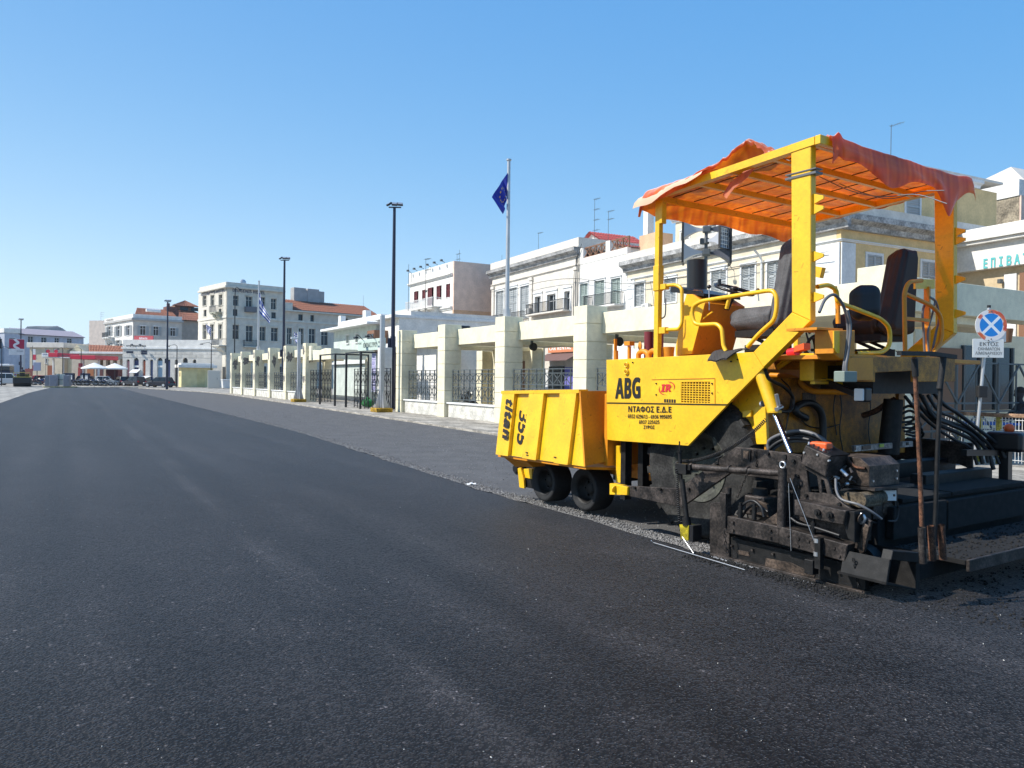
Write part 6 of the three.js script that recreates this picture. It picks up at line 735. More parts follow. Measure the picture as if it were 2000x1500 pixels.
  P('cross_member', [rbox(0.86, 0.66, -1.30, 1.02, 0.82, 1.60, 0.012)], STD); P('tension_beam', [rbox(0.5, 0.60, 0.3, 0.66, 0.74, 1.62, 0.01)], STD);
  P('extension_screed', [rbox(-0.26, 0.10, -1.28, 0.16, 0.24, 1.62, 0.012)], TAR); P('tread_step', [rbox(-0.50, 0.245, -1.02, 0.06, 0.285, 1.62, 0.006)], TAR); P('step_nosing', [rbox(-0.53, 0.20, -1.02, -0.505, 0.29, 1.62, 0.004)], ST);
  { // end bracket of the extension: open sheet-metal box
    const q = [[-1.554,0.351],[-1.153,0.258],[-1.209,0.153],[-1.198,0.025],[-1.603,0.135],[-1.58,0.285]], z0 = q[0][0], z1 = q[1][0]; P('end_bracket', [extX([[-1.621,0.384],[-1.247,0.326],[-1.245,0.247],[-1.646,0.319]], -0.28, -0.2, 0.004), extX([[-1.283,0.33],[-1.232,0.316],[-1.232,0.041],[-1.29,0.049]], -0.27, 0.1, 0.003), extX([[-1.689,0.158],[-1.283,0.056],[-1.283,0.04],[-1.689,0.139]], -0.27, 0.12, 0.003), extX([[-1.646,0.319],[-1.626,0.312],[-1.669,0.148],[-1.689,0.154]], -0.27, 0.1, 0.003)], STD);
    P('end_disc', [cyl([0.12, 0.16, -1.42], [0.12, 0.16, -1.30], 0.17, 0.17, 28)], STD); }
  for (const [i, m] of [[0, ST], [1, RU], [2, RU]]) { const a = [[-0.46,0.319,-1.545],[-0.46,0.325,-1.412],[-0.46,0.315,-1.268]][i], b = [[-0.46,0.58,-1.573],[-0.46,0.579,-1.447],[-0.46,0.573,-1.304]][i]; P('tool_sleeve', [cyl(a, b, 0.026, 0.026, 14, true), cyl(a, b, 0.022, 0.022, 14, true), cyl(a, [a[0], a[1] + 0.01, a[2]], 0.026, 0.026, 14)], m); }
  { const q = [[0.346,1.036,1.5],[0.111,1.115,1.5]]; P('side_control_post', [rbox(q[0][0] - 0.2, q[0][1] - 0.10, 1.42, q[0][0] + 0.15, q[0][1] + 0.1, 1.75, 0.04, 2), bar([q[0][0], 0.62, 1.55], [q[0][0], q[0][1], 1.55], 0.09)], BLK); P('control_arm', bar([q[0][0] + 0.1, q[0][1] - 0.1, 0.9], [q[0][0] + 0.05, q[0][1] - 0.12, 1.5], 0.06), BLK); P('control_knob', new THREE.SphereGeometry(0.05, 12, 8).translate(q[0][0], q[0][1] + 0.13, 1.62), ORP); }
}
function chain(a, b, r) { const n = Math.max(3, Math.round(V(a).distanceTo(V(b)) / (r * 2.2))), g = []; const d = V(b).sub(V(a)), q = new THREE.Quaternion().setFromUnitVectors(new THREE.Vector3(0, 1, 0), d.clone().normalize()); for (let i = 0; i < n; i++) { const t = new THREE.TorusGeometry(r, r * 0.32, 6, 10).scale(0.62, 1.1, 0.8); if (i % 2) t.rotateY(Math.PI / 2); t.applyQuaternion(q); const p = V(a).addScaledVector(d, (i + 0.5) / n); g.push(t.translate(p.x + R(-1, 1) * r * 0.3, p.y, p.z)); } return join(g); }
{ // tools left on the machine: two rakes stood in the sleeves, a spirit level on the screed cover
  const mk = (name, label, pts, head, m) => { const o = thing(name, label, 'rake', paverAt(0, 0, 0), PT, 'rakes stood in the tool sleeves'); part('handle', tube(pts, 0.017, 14, 8), m, o); part('grip', tube(head.g, 0.023, 10, 8), RUB, o); part('head', [bar(head.a, head.b, 0.035, 0.03), ...Array.from({ length: 16 }, (_, i) => { const p = V(head.a).lerp(V(head.b), (i + 0.5) / 16); return cyl(p.toArray(), [p.x + 0.03, p.y + 0.015, p.z], 0.006, 0.004, 5); })], STD, o); };
  mk('asphalt_rake', 'asphalt rake with rust-brown lower handle standing in the pale sleeve', [[-0.44,0.404,-1.517],[-0.44,0.76,-1.547],[-0.44,1.132,-1.585],[-0.44,1.501,-1.629],[-0.44,1.804,-1.664]], { g: [[-0.44,1.665,-1.647],[-0.44,1.793,-1.664]], a: [-0.44,1.824,-1.864], b: [-0.44,1.832,-1.457] }, RU);
  mk('asphalt_rake', 'asphalt rake with dark taped upper handle standing in the orange rusted sleeve', [[-0.44,0.406,-1.362],[-0.44,0.744,-1.342],[-0.44,1.121,-1.331],[-0.44,1.499,-1.305],[-0.44,1.803,-1.27]], { g: [[-0.44,1.575,-1.314],[-0.44,1.815,-1.263]], a: [-0.44,1.835,-1.472], b: [-0.44,1.819,-1.099] }, STD);
  const lv = thing('spirit_level', 'long aluminium spirit level lying on the black screed cover', 'spirit level', paverAt(0, 0, 0), PT), a = [[-0.417,1.028],[0.605,1.037],[0.616,0.98],[-0.399,0.97]]; part('body', extX(a, 0.80, 0.83, 0.003), mat([0.55, 0.55, 0.54], { roughness: 0.4, metalness: 0.4, map: grimeMap }), lv);
  for (const l of [[[-0.29,1.024],[-0.146,1.026],[-0.145,0.986],[-0.289,0.985]], [[0.261,1.034],[0.4,1.034],[0.401,0.995],[0.262,0.993]]]) part('hand_slot', extX(l, 0.792, 0.799, 0.002), BLK, lv); part('vial', extX([[0.002,1.028],[0.072,1.028],[0.073,0.998],[0.003,0.995]], 0.790, 0.799, 0.002), mat([0.35, 0.45, 0.05], { roughness: 0.3 }), lv);
  for (const l of [[[-0.432,1.022],[-0.39,1.023],[-0.389,0.986],[-0.431,0.983]], [[0.475,1.029],[0.522,1.03],[0.523,0.999],[0.475,0.998]]]) part('end_vial', extX(l, 0.793, 0.799, 0.002), BLK, lv);
}

{ // bolts, welded clips and caked crumbs that make the screed read as worked machinery
  const bolt = (q, m, r = 0.013) => P('hex_bolt', cyl([q[0], q[1], q[2] - 0.014], [q[0], q[1], q[2] + 0.01], r, r, 6), m);
  for (const q of [[1.162,0.366,-1.665],[1.161,0.294,-1.665],[0.765,0.36,-1.665],[0.764,0.3,-1.665],[0.588,0.348,-1.665],[0.49,0.34,-1.665],[0.395,0.336,-1.665],[0.167,0.325,-1.665],[0.122,0.27,-1.665],[0.489,0.282,-1.665]]) bolt(q, ST);
  for (const q of [[0.65,0.953,-1.525],[0.608,0.828,-1.525],[0.597,0.744,-1.525],[0.219,0.647,-1.525],[0.108,0.602,-1.525],[0,0.531,-1.525],[-0.001,0.46,-1.525],[0.522,0.676,-1.525]]) bolt(q, STD, 0.016);
  for (const q of [[2.64,0.476,-1.47],[2.262,0.507,-1.47],[1.878,0.56,-1.47],[1.528,0.844,-1.47],[0.952,0.985,-1.47],[0.844,0.91,-1.47]]) bolt(q, STD, 0.015);
  for (const q of [[1.428,0.116,-1.57],[1.25,0.13,-1.57],[1.023,0.136,-1.57],[0.808,0.142,-1.57],[0.364,0.129,-1.57],[0.182,0.118,-1.57]]) bolt(q, ST, 0.012);
  for (const l of [[[1.172,0.432,-1.6],[1.105,0.528,-1.6],[1.006,0.574,-1.6],[0.918,0.532,-1.6],[0.885,0.449,-1.6]], [[1.156,0.412,-1.55],[1.089,0.495,-1.55],[0.991,0.536,-1.55],[0.882,0.489,-1.55]], [[0.598,0.486,-1.62],[0.524,0.456,-1.62],[0.381,0.446,-1.62],[0.154,0.419,-1.62]]]) P('hose', tube(l, 0.012, 24, 7), HOSE);
  P('tamper_box', [rbox([1.084,0.455][0] - 0.12, 0.42, -1.50, [1.084,0.455][0] + 0.10, 0.60, -1.30, 0.02, 2)], ST); P('tamper_cap', [cyl([[1.084,0.455][0], 0.60, -1.40], [[1.084,0.455][0], 0.66, -1.40], 0.07, 0.06, 16)], STD);
  { // spreading auger between wheels and screed
    const pts = [], N = 90; const tri = []; for (let i = 0; i < N; i++) { const f = (k) => { const a = k / N * 6.283 * 9, z = lerp(-1.35, 1.35, k / N); return [[1.28 + 0.05 * Math.cos(a) * 0, 0.30, z], [1.28 + 0.17 * Math.cos(a), 0.30 + 0.17 * Math.sin(a), z]]; }, [a, b] = f(i), [c, d] = f(i + 1); tri.push(V(a), V(b), V(d), V(a), V(d), V(c)); } const g = new THREE.BufferGeometry().setFromPoints(tri); g.computeVertexNormals(); P('auger', [g, cyl([1.28, 0.30, -1.4], [1.28, 0.30, 1.4], 0.045, 0.045, 12)], mat([0.06, 0.055, 0.05], { roughness: 0.6, metalness: 0.3, side: THREE.DoubleSide })); }
  const cg = new THREE.IcosahedronGeometry(1, 0), cm = new THREE.InstancedMesh(cg, mat([0.012, 0.0115, 0.011], { roughness: 0.95 }), 3200), o = new THREE.Object3D(); cm.name = 'asphalt_crumbs'; cm.castShadow = cm.receiveShadow = true;
  for (let i = 0; i < 3200; i++) { const k = R(0.003, 0.012), w = rnd(); let x, y, z; if (w < 0.45) { x = R(-0.1, 1.6); z = -1.62 - Math.abs(R(-1, 1) * R(0, 1)) * 0.30; y = k * 0.4; } else if (w < 0.62) { x = R(-0.5, 0.05); z = R(-1.0, 1.55); y = 0.286 + k * 0.4; } else if (w < 0.75) { x = R(0.2, 1.2); z = R(-1.04, -0.78); y = 0.602 + k * 0.4; } else { x = R(-1.1, -0.2); z = R(-1.6, 1.5); y = k * 0.4; } o.position.set(...paverAt(x, y, z)); o.rotation.set(R(0, 6), R(0, 6), R(0, 6)); o.scale.set(k * R(0.8, 1.4), k * 0.8, k); o.updateMatrix(); cm.setMatrixAt(i, o.matrix); }
  scene.add(tag(cm, 'dark crumbs of asphalt mix lying around and on the paver screed', 'asphalt crumbs', null, 'stuff'));
}

// ---------------------------------------------------------------- street furniture, flags, gate, vehicles
function floodPost(x, z, h, label, n) { const p = thing('floodlight_post', label, 'lamp post', [x, 0.03, z], 0, 'tall floodlight posts along the quay street'), m = M.navy; part('pole', [cyl([0, 0, 0], [0, h * 0.36, 0], 0.15, 0.14, 14), cyl([0, h * 0.36, 0], [0, h, 0], 0.11, 0.075, 12)], m, p); part('crossarm', [box(-0.3, h - 0.03, -0.04, 0.35, h + 0.03, 0.04)], m, p); part('control_box', [rbox(-0.26, h * 0.3, -0.12, -0.12, h * 0.3 + 0.55, 0.12, 0.02)], m, p);
  for (const [dx, r] of [[-0.27, -0.9], [0.0, 0.3], [0.3, 0.3]]) { const q = part('floodlight', (() => { const g = rbox(-0.145, -0.11, -0.05, 0.145, 0.11, 0.05, 0.015); g.rotateX(-0.85).rotateY(r); return [g.translate(dx, h + 0.15, 0.08)]; })(), M.blackIron, p); const l = rbox(-0.12, -0.085, 0.051, 0.12, 0.085, 0.058, 0.003); l.rotateX(-0.85).rotateY(r); part('lens', [l.translate(dx, h + 0.15, 0.08)], mat([0.45, 0.46, 0.47], { roughness: 0.15, metalness: 0.5 }), q); } return p; }
{ const a = [-6.287,0,-40.4], b = [-17.573,0.343,-59], c = [-41.333,0.331,-92], d = [-79.358,0.102,-124];
  floodPost(a[0], a[2], 10.6, 'tall dark floodlight post rising beside the harbour gate pillar'); floodPost(b[0], b[2], 10.6, 'tall dark floodlight post rising behind the broken end of the colonnade'); floodPost(c[0], c[2], 10.5, 'tall dark floodlight post standing before the arched stores'); floodPost(d[0], d[2], 10.4, 'tall floodlight post holding the crimson billboard'); }
function lantern(px, d, h, label, out) { const q = px, p = thing('street_lamp', label, 'street lamp', [q[0], 0.05, q[2]], 0, 'curved arm street lamps'); part('pole', [cyl([0, 0, 0], [0, h, 0], 0.08, 0.05, 10)], M.blackIron, p); part('arm', [tube([[0, h, 0], [out * 0.3, h + 0.2, 0], [out, h, 0]], 0.035, 12, 6)], M.blackIron, p); part('lamp_head', [new THREE.SphereGeometry(0.26, 12, 6, 0, 6.3, 0, 1.6).scale(1, 0.5, 1).translate(out, h - 0.1, 0)], M.blackIron, p); }
lantern([-30.386,4.226,-84], 84, 11.2, 'slim black street lamp standing before the hotel', 0.5); lantern([-42.329,0.113,-108], 108, 6.2, 'low street lamp beside the cream kiosk', -1.4); lantern([-48.899,-0.002,-112], 112, 6.0, 'low street lamp behind the black hatchback', -1.3); lantern([-69.062,-0.299,-118], 118, 5.6, 'dark street lamp at the filling station cabinets', -0.8); lantern([-66.23,-0.265,-118], 118, 5.6, 'thin dark street lamp before the red canopy', -1.6); lantern([-69.784,-0.19,-105], 105, 5.2, 'twin arm street lamp beside the parked bus', 1.0);
function flag(name, label, pos, h, r, cloth) { const p = thing(name, label, 'flag', pos, 0); part('pole', [cyl([0, 0, 0], [0, h, 0], r, r * 0.72, 14)], M.galv, p); part('finial', [cyl([0, h, 0], [0, h + 0.05, 0], r * 1.1, r * 1.1, 12)], M.galv, p); part('pole_socket', [cyl([0, 0, 0], [0, 0.35, 0], r * 1.7, r * 1.7, 12)], M.galv, p); part('flag_cloth', cloth.g, cloth.m, p, true); return p; }
function drape(pts, fold, m) { // cloth sheet between two poly-lines, with vertical folds
  const NU = 24, NV = 24, pos = [], uv = [], ix = [], L = new THREE.CatmullRomCurve3(pts.hoist.map(V)), F = new THREE.CatmullRomCurve3(pts.fly.map(V));
  for (let i = 0; i <= NU; i++) for (let j = 0; j <= NV; j++) { const p = L.getPoint(i / NU).lerp(F.getPoint(i / NU), j / NV), w = Math.sin(j / NV * fold * 6.283 + i * 0.12) * 0.11 * Math.min(1, j / 5); pos.push(p.x + w * 0.25, p.y, p.z + w); uv.push(j / NV, 1 - i / NU); if (i < NU && j < NV) { const a = i * (NV + 1) + j; ix.push(a, a + 1, a + NV + 1, a + 1, a + NV + 2, a + NV + 1); } }
  const g = new THREE.BufferGeometry(); g.setAttribute('position', new THREE.Float32BufferAttribute(pos, 3)); g.setAttribute('uv', new THREE.Float32BufferAttribute(uv, 2)); g.setIndex(ix); g.computeVertexNormals(); return { g, m };
}
{ // EU flag on the colonnade pillar, Greek flag farther along
  const e = onC(24.75, -0.35, 3.9), eu = canvasTex(384, 256, (c, w, h) => { c.fillStyle = '#1b2f9c'; c.fillRect(0, 0, w, h); c.fillStyle = '#e8c53a'; for (let k = 0; k < 12; k++) { const a = k / 12 * 6.283, x = w / 2 + Math.sin(a) * 72, y = h / 2 - Math.cos(a) * 72; c.beginPath(); for (let i = 0; i < 10; i++) { const r = i % 2 ? 6 : 15, t = i / 10 * 6.283; c.lineTo(x + Math.sin(t) * r, y - Math.cos(t) * r); } c.fill(); } });
  const k = 28.7 / 1500, fy = (py) => 1.6 + (743 - py) * k - 3.9, fx = (px) => (px - 989) * k;
  flag('european_flag', 'deep blue flag with yellow stars drooping from a pole on a colonnade pillar', e, 5.85, 0.085, drape({ hoist: [[fx(988), fy(338), 0], [fx(987), fy(380), 0]], fly: [[fx(956), fy(394), 0.35], [fx(970), fy(412), 0.25], [fx(980), fy(421), 0.1]] }, 2.2, new THREE.MeshPhysicalMaterial({ map: eu, roughness: 0.8, side: THREE.DoubleSide, transmission: 0.15 })));
  const g = onC(67.5, -0.35, 3.9), gr = canvasTex(384, 256, (c, w, h) => { for (let i = 0; i < 9; i++) { c.fillStyle = i % 2 ? '#f2f2f4' : '#1d3f9f'; c.fillRect(0, i * h / 9, w, h / 9 + 1); } c.fillStyle = '#1d3f9f'; c.fillRect(0, 0, w * 0.37, h * 5 / 9); c.fillStyle = '#f2f2f4'; c.fillRect(w * 0.37 * 0.4, 0, w * 0.075, h * 5 / 9); c.fillRect(0, h * 2 / 9, w * 0.37, h / 9); });
  const k2 = 65.5 / 1500, gy = (py) => 1.6 + (738 - py) * k2 - 3.9, gx = (px) => (px - 501) * k2;
  flag('greek_flag', 'blue and white striped flag hanging from a pole before the hotel', g, 5.9, 0.09, drape({ hoist: [[gx(502), gy(571), 0], [gx(501), gy(610), 0]], fly: [[gx(512), gy(600), 0.3], [gx(525), gy(622), 0.3], [gx(523), gy(632), 0.1]] }, 1.6, new THREE.MeshPhysicalMaterial({ map: gr, roughness: 0.8, side: THREE.DoubleSide, transmission: 0.15 })));
  for (const [px, py, d, lab] of [[575, 650, 100, 'small striped flag leaning out from the hotel wing'], [400, 635, 116, 'faded striped flag leaning over the hotel corner balcony']]) { const q = px > 500 ? [-28.528,6.683,-100] : [-45.528,8.53,-114], f = thing('wall_flag', lab, 'flag', [q[0], q[1], q[2]], 0); part('staff', [cyl([0, -0.6, -0.8], [0.2, 0.9, 0.5], 0.03, 0.03, 6)], M.trim, f); const cl = drape({ hoist: [[0.2, 0.9, 0.5], [0.05, 0, -0.2]], fly: [[1.0, 0.3, 0.4], [0.7, -0.9, 0]] }, 1.5, new THREE.MeshStandardMaterial({ map: gr, roughness: 0.85, side: THREE.DoubleSide })); part('flag_cloth', cl.g, cl.m, f, true); }
}
{ // camera posts on yellow feet, gate frame, sign board, booth
  for (const [q, h, lab] of [[[-6.197,-36.548], 4.6, 'grey tapered post on a yellow foot beside the harbour name board'], [[-14.001,-50.413], 4.6, 'grey tapered post with a small camera on a yellow foot by the broken beam']]) { const p = thing('camera_post', lab, 'post', [q[0], 0.03, q[1]], CTURN, 'grey posts on yellow feet'); part('pole', [rbox(-0.10, 0.2, -0.10, 0.10, h, 0.10, 0.02)], M.galv, p); part('gusset', [ext([[-0.34, 0.2], [0.34, 0.2], [0.1, 1.1], [-0.1, 1.1]], -0.012, 0.012), extX([[-0.34, 0.2], [0.34, 0.2], [0.1, 1.1], [-0.1, 1.1]], -0.012, 0.012)], M.galv, p); part('foot', [rbox(-0.45, 0, -0.4, 0.45, 0.2, 0.4, 0.03)], mat([0.72, 0.42, 0.02], { map: grimeMap }), p); if (h === 4.6 && lab.includes('camera on')) part('camera', [rbox(-0.05, h - 0.5, 0.1, 0.1, h - 0.36, 0.55, 0.03)], M.trim, p); }
  const o = onC(46, 0, 0.03), gt = thing('harbour_gate', 'black steel portal frames of the open harbour gate', 'gate', o, CTURN), gx = (s) => 46 - s;
  for (const s of [46.0, 43.0, 41.0, 38.6]) part('post', [box(gx(s) - 0.05, 0, 0.5 - 0.05, gx(s) + 0.05, 3.0, 0.55)], M.blackIron, gt); part('lintel', [box(gx(46.0), 2.93, 0.46, gx(43.0), 3.0, 0.54)], M.blackIron, gt); part('lintel', [box(gx(41.0), 2.93, 0.46, gx(38.6), 3.0, 0.54)], M.blackIron, gt); part('return_bar', [box(gx(43.0) - 0.04, 2.92, -1.5, gx(43.0) + 0.04, 3.0, 0.45), box(gx(43.0) - 0.04, 0, -1.5, gx(43.0) + 0.04, 2.92, -1.42)], M.blackIron, gt); part('return_bar', [box(gx(38.6) - 0.04, 2.92, -1.5, gx(38.6) + 0.04, 3.0, 0.45), box(gx(38.6) - 0.04, 0, -1.5, gx(38.6) + 0.04, 2.92, -1.42)], M.blackIron, gt);
  railing('gate_leaf', 'tall black gate leaf with crossed bars below the broken beam', onC(51.0, -0.3), CTURN, 4.6, 0.2, 1.9, M.blackIron, 'leaves of the harbour gate', 7); railing('gate_leaf', 'tall black gate leaf with crossed bars before the white booth', onC(40.8, 0.1), CTURN, 2.3, 0.1, 2.0, M.blackIron, 'leaves of the harbour gate', 4); railing('gate_leaf', 'black gate leaf with crossed bars fixed to the near gate pillar', onC(38.2, 0.0), CTURN, 2.6, 0.1, 2.0, M.blackIron, 'leaves of the harbour gate', 5);
  const sb = thing('name_board', 'pale green harbour name board with dark Greek lettering over the gate', 'sign', onC(41.2, -0.2, 3.12), CTURN + 0.05); part('board', [rbox(0, 0, -0.12, 3.6, 0.62, 0.0, 0.03)], mat([0.50, 0.60, 0.53]), sb); print(sb, 'lettering', 0.75, 0.08, 0.004, 2.0, 0.46, 'ΛΙΜΕΝΑΣ ΣΥΡΟΥ', '#2a3a36', null); print(sb, 'small_lettering', 0.08, 0.33, 0.004, 0.5, 0.18, 'PORT', '#2a3a36', null); print(sb, 'small_lettering', 2.85, 0.33, 0.004, 0.65, 0.18, 'ΕΙΣΟΔΟΣ', '#2a3a36', null); part('strut', [box(0.2, -0.16, -0.1, 0.28, 0, -0.02), box(3.3, -0.16, -0.1, 3.38, 0, -0.02)], M.iron, sb); for (const x of [0.6, 2.2]) part('board_lamp', [tube([[x, 0.62, -0.06], [x + 0.2, 0.85, 0.3], [x + 0.5, 0.72, 0.55]], 0.02, 10, 6), rbox(x + 0.42, 0.64, 0.48, x + 0.72, 0.74, 0.66, 0.02)], M.blackIron, sb);
  const bo = thing('ticket_booth', 'small white booth building behind the harbour gate', 'building', onC(44.6, -2.6, 0.03), CTURN); part('wall', [box(0.4, 0, -5, 8.6, 3.35, 0)], M.white, bo); for (const x of [1.9, 4.6]) { const w = part('window', [box(x, 1.0, 0.002, x + 0.75, 2.5, 0.05)], M.brownWood, bo); } part('roof_slab', [rbox(0.2, 3.35, -5.2, 8.8, 3.6, 0.5, 0.03)], M.trim, bo); part('water_tank', [rbox(6, 3.6, -2.5, 7.6, 4.5, -1.2, 0.08)], M.blackIron, bo);
  const bn = thing('hanging_banner', 'narrow banner printed with purple lines of text beside the gate', 'banner', onC(40.0, -0.6, 0.9), CTURN); sheet('cloth', [[0, 0, 0], [0.62, 0, 0], [0.62, 2.1, 0], [0, 2.1, 0]], canvasTex(128, 420, (c, w, h) => { c.fillStyle = '#c9c6dd'; c.fillRect(0, 0, w, h); c.fillStyle = '#3c3786'; const q = mulberry(5); for (let i = 0; i < 22; i++) { let x = 6; while (x < w - 20) { const l = 8 + q() * 26; c.fillRect(x, 10 + i * 18, Math.min(l, w - 8 - x), i % 5 ? 9 : 13); x += l + 6; } } }), bn, { side: THREE.DoubleSide }); part('rod', [cyl([-0.05, 2.1, 0], [0.67, 2.1, 0], 0.015, 0.015, 6)], M.iron, bn);
  const bk = thing('ground_bag', 'green sack lying at the foot of the gate', 'sack', onC(40.3, -0.5, 0.03), 0), bg = new THREE.SphereGeometry(0.3, 16, 12).scale(1.2, 0.8, 0.9).translate(0, 0.24, 0); part('sack', bg, mat([0.03, 0.22, 0.06]), bk); part('sack_neck', [cyl([0, 0.42, 0], [0.04, 0.56, 0], 0.06, 0.1, 8)], mat([0.03, 0.22, 0.06]), bk);
  // pieces on the colonnade: bulkhead speakers
  for (const s of [19.2, 24.3, 51.2]) { const q = onC(s - 0.02, -1.2, 2.86), l = thing('wall_speaker', s < 20 ? 'round dark speaker fixed under the beam beside the hopper' : s < 30 ? 'round dark speaker fixed under the beam by the flag pillar' : 'round dark speaker fixed under the beam by the broken gate pillar', 'speaker', q, CTURN, 'speakers under the colonnade beams'); part('housing', [cyl([-0.05, 0, 0], [0.08, 0, 0], 0.13, 0.15, 16)], M.dark, l); part('bracket', [box(-0.12, 0.1, -0.03, -0.02, 0.35, 0.03)], M.iron, l); }
}
{ // cream kiosk, bins, cabinets
  const q = [-47.532,-113.549], k = thing('cream_kiosk', 'small windowless cream kiosk with an overhanging flat roof on the pavement', 'kiosk', [q[0] + 0.8, 0.03, q[1] - 1], 0.55), yc = wallMat([0.78, 0.68, 0.36]); part('wall', [box(-2.4, 0, -2.6, 2.0, 2.9, 0)], yc, k); part('roof', [rbox(-2.9, 2.9, -3.2, 2.5, 3.35, 0.5, 0.05), rbox(-2.5, 3.35, -2.8, 2.1, 3.6, 0.2, 0.05)], M.white, k); part('hatch', [box(-2.44, 1.6, -1.6, -2.395, 2.2, -1.1)], M.brownWood, k); part('door_panel', [box(-0.2, 0.1, 0.002, 0.9, 2.5, 0.04)], wallMat([0.74, 0.62, 0.30]), k);
  for (const [px, lab, c] of [[433, 'pale grey wheeled bin beside the colonnade end', [0.6, 0.6, 0.6]], [443, 'second pale wheeled bin tucked against the colonnade end pillar', [0.62, 0.62, 0.6]]]) { const p = px < 440 ? [-44.506,-117.554] : [-41.915,-112.696], b = thing('wheeled_bin', lab, 'bin', [p[0] * 0.93, 0.03, p[1] * 0.93], 0.6, 'wheeled bins'); part('body', [prism([-0.5, 0.1, 0.4], [0.5, 0.1, 0.4], [0.6, 1.15, 0.45], [-0.6, 1.15, 0.45], [0, 0, -0.85])], mat(c), b); part('lid', [rbox(-0.65, 1.16, -0.48, 0.65, 1.28, 0.52, 0.05)], mat(c), b); for (const x of [-0.45, 0.45]) part('wheel', [cyl([x, 0.1, 0.25], [x + 0.06, 0.1, 0.25], 0.1, 0.1, 10)], M.dark, b); }
  for (const [px, w, h, c, lab] of [[96, 0.9, 1.55, [0.22, 0.23, 0.26], 'grey metal cabinet beside the road roller'], [105, 0.9, 1.6, [0.26, 0.27, 0.31], 'taller grey blue cabinet next to the barred white gate'], [130, 0.8, 1.6, [0.22, 0.23, 0.26], 'grey cabinet on the far side of the barred white gate'], [415, 1.6, 2.5, [0.62, 0.58, 0.5], 'pale service cabinet behind the cream kiosk']]) { const p = px < 100 ? [-65.082,-0.088,-108] : px < 110 ? [-64.434,-0.081,-108] : px < 200 ? [-62.562,-0.058,-108] : [-41.121,0.145,-106], b = thing('service_cabinet', lab, 'cabinet', [p[0], 0.02, p[2]], 0.3, 'service cabinets'); part('body', [rbox(-w / 2, 0, -0.4, w / 2, h, 0.4, 0.03)], mat(c), b); part('door', [rbox(-w / 2 + 0.06, 0.1, 0.401, w / 2 - 0.06, h - 0.1, 0.42, 0.008)], mat(c.map((v) => v * 0.92)), b); part('handle', [box(w / 4, h * 0.5, 0.42, w / 4 + 0.04, h * 0.6, 0.45)], M.iron, b); }
  const p = [-64.086,-0.085,-109], gt = thing('barred_gate', 'white boarded gate with dark bars between two grey cabinets', 'gate', [p[0], 0.02, p[2]], 0.25); part('panel', [rbox(-0.55, 0.1, -0.03, 0.6, 1.75, 0.03, 0.01)], mat([0.66, 0.66, 0.55]), gt); for (const x of [-0.6, -0.18, 0.62]) part('bar', [box(x - 0.04, 0, 0.03, x + 0.04, 1.8, 0.09)], M.iron, gt); part('rail', [box(-0.6, 0.9, 0.03, 0.62, 0.97, 0.08)], M.iron, gt);
  const kb = [[-59.553,-97.638],[-57.135,-100.838],[-53.598,-105.52]]; for (const [a, b, lab, col] of [[kb[0], kb[1], 'yellow painted kerb in front of the grey cabinets', [0.62, 0.55, 0.22]]]) { const s = tag(part('painted_kerb', [bar([a[0], 0.06, a[1]], [b[0], 0.06, b[1]], 0.3, 0.2)], mat(col, { map: grimeMap })), lab, 'kerb'); }
  const bb = [-79.123,0.928,-122.6], bp = thing('billboard', 'crimson billboard with a white winding stripe above a white strip', 'billboard', [bb[0], 0.05, bb[2]], 0.42), kk = 122.6 / 1500, by = (y) => 1.6 + (732 - y) * kk; part('board', [rbox(-1.05, by(694), -0.06, 1.05, by(663), 0.0, 0.02)], M.trim, bp); sheet('print', [[-1.04, by(682), 0.006], [1.04, by(682), 0.006], [1.04, by(663.5), 0.006], [-1.04, by(663.5), 0.006]], canvasTex(256, 190, (c, w, h) => { c.fillStyle = '#a5123e'; c.fillRect(0, 0, w, h); c.strokeStyle = '#dcd8d8'; c.lineCap = 'butt'; c.lineJoin = 'round'; c.lineWidth = 44; c.beginPath(); c.moveTo(92, -10); c.bezierCurveTo(110, 40, 170, 50, 148, 78); c.bezierCurveTo(110, 100, 80, 110, 92, 140); c.bezierCurveTo(105, 170, 140, 160, 175, 205); c.stroke(); }), bp); print(bp, 'small_print', 0.0, by(688), 0.006, 0.95, 0.28, 'Eurobank', '#3a4a5a', null); part('support', [rbox(0.75, 0, -0.3, 1.1, by(683), -0.07, 0.03)], M.galv, bp);
}
function wheelSet(parent, pts, r, w) { for (const [x, z] of pts) { const t = part('wheel', [cyl([x, r, z - w / 2], [x, r, z + w / 2], r, r, 20)], M.dark, parent); part('rim', [cyl([x, r, z - w / 2 - 0.01], [x, r, z + w / 2 + 0.01], r * 0.62, r * 0.62, 14)], M.galv, t); } }
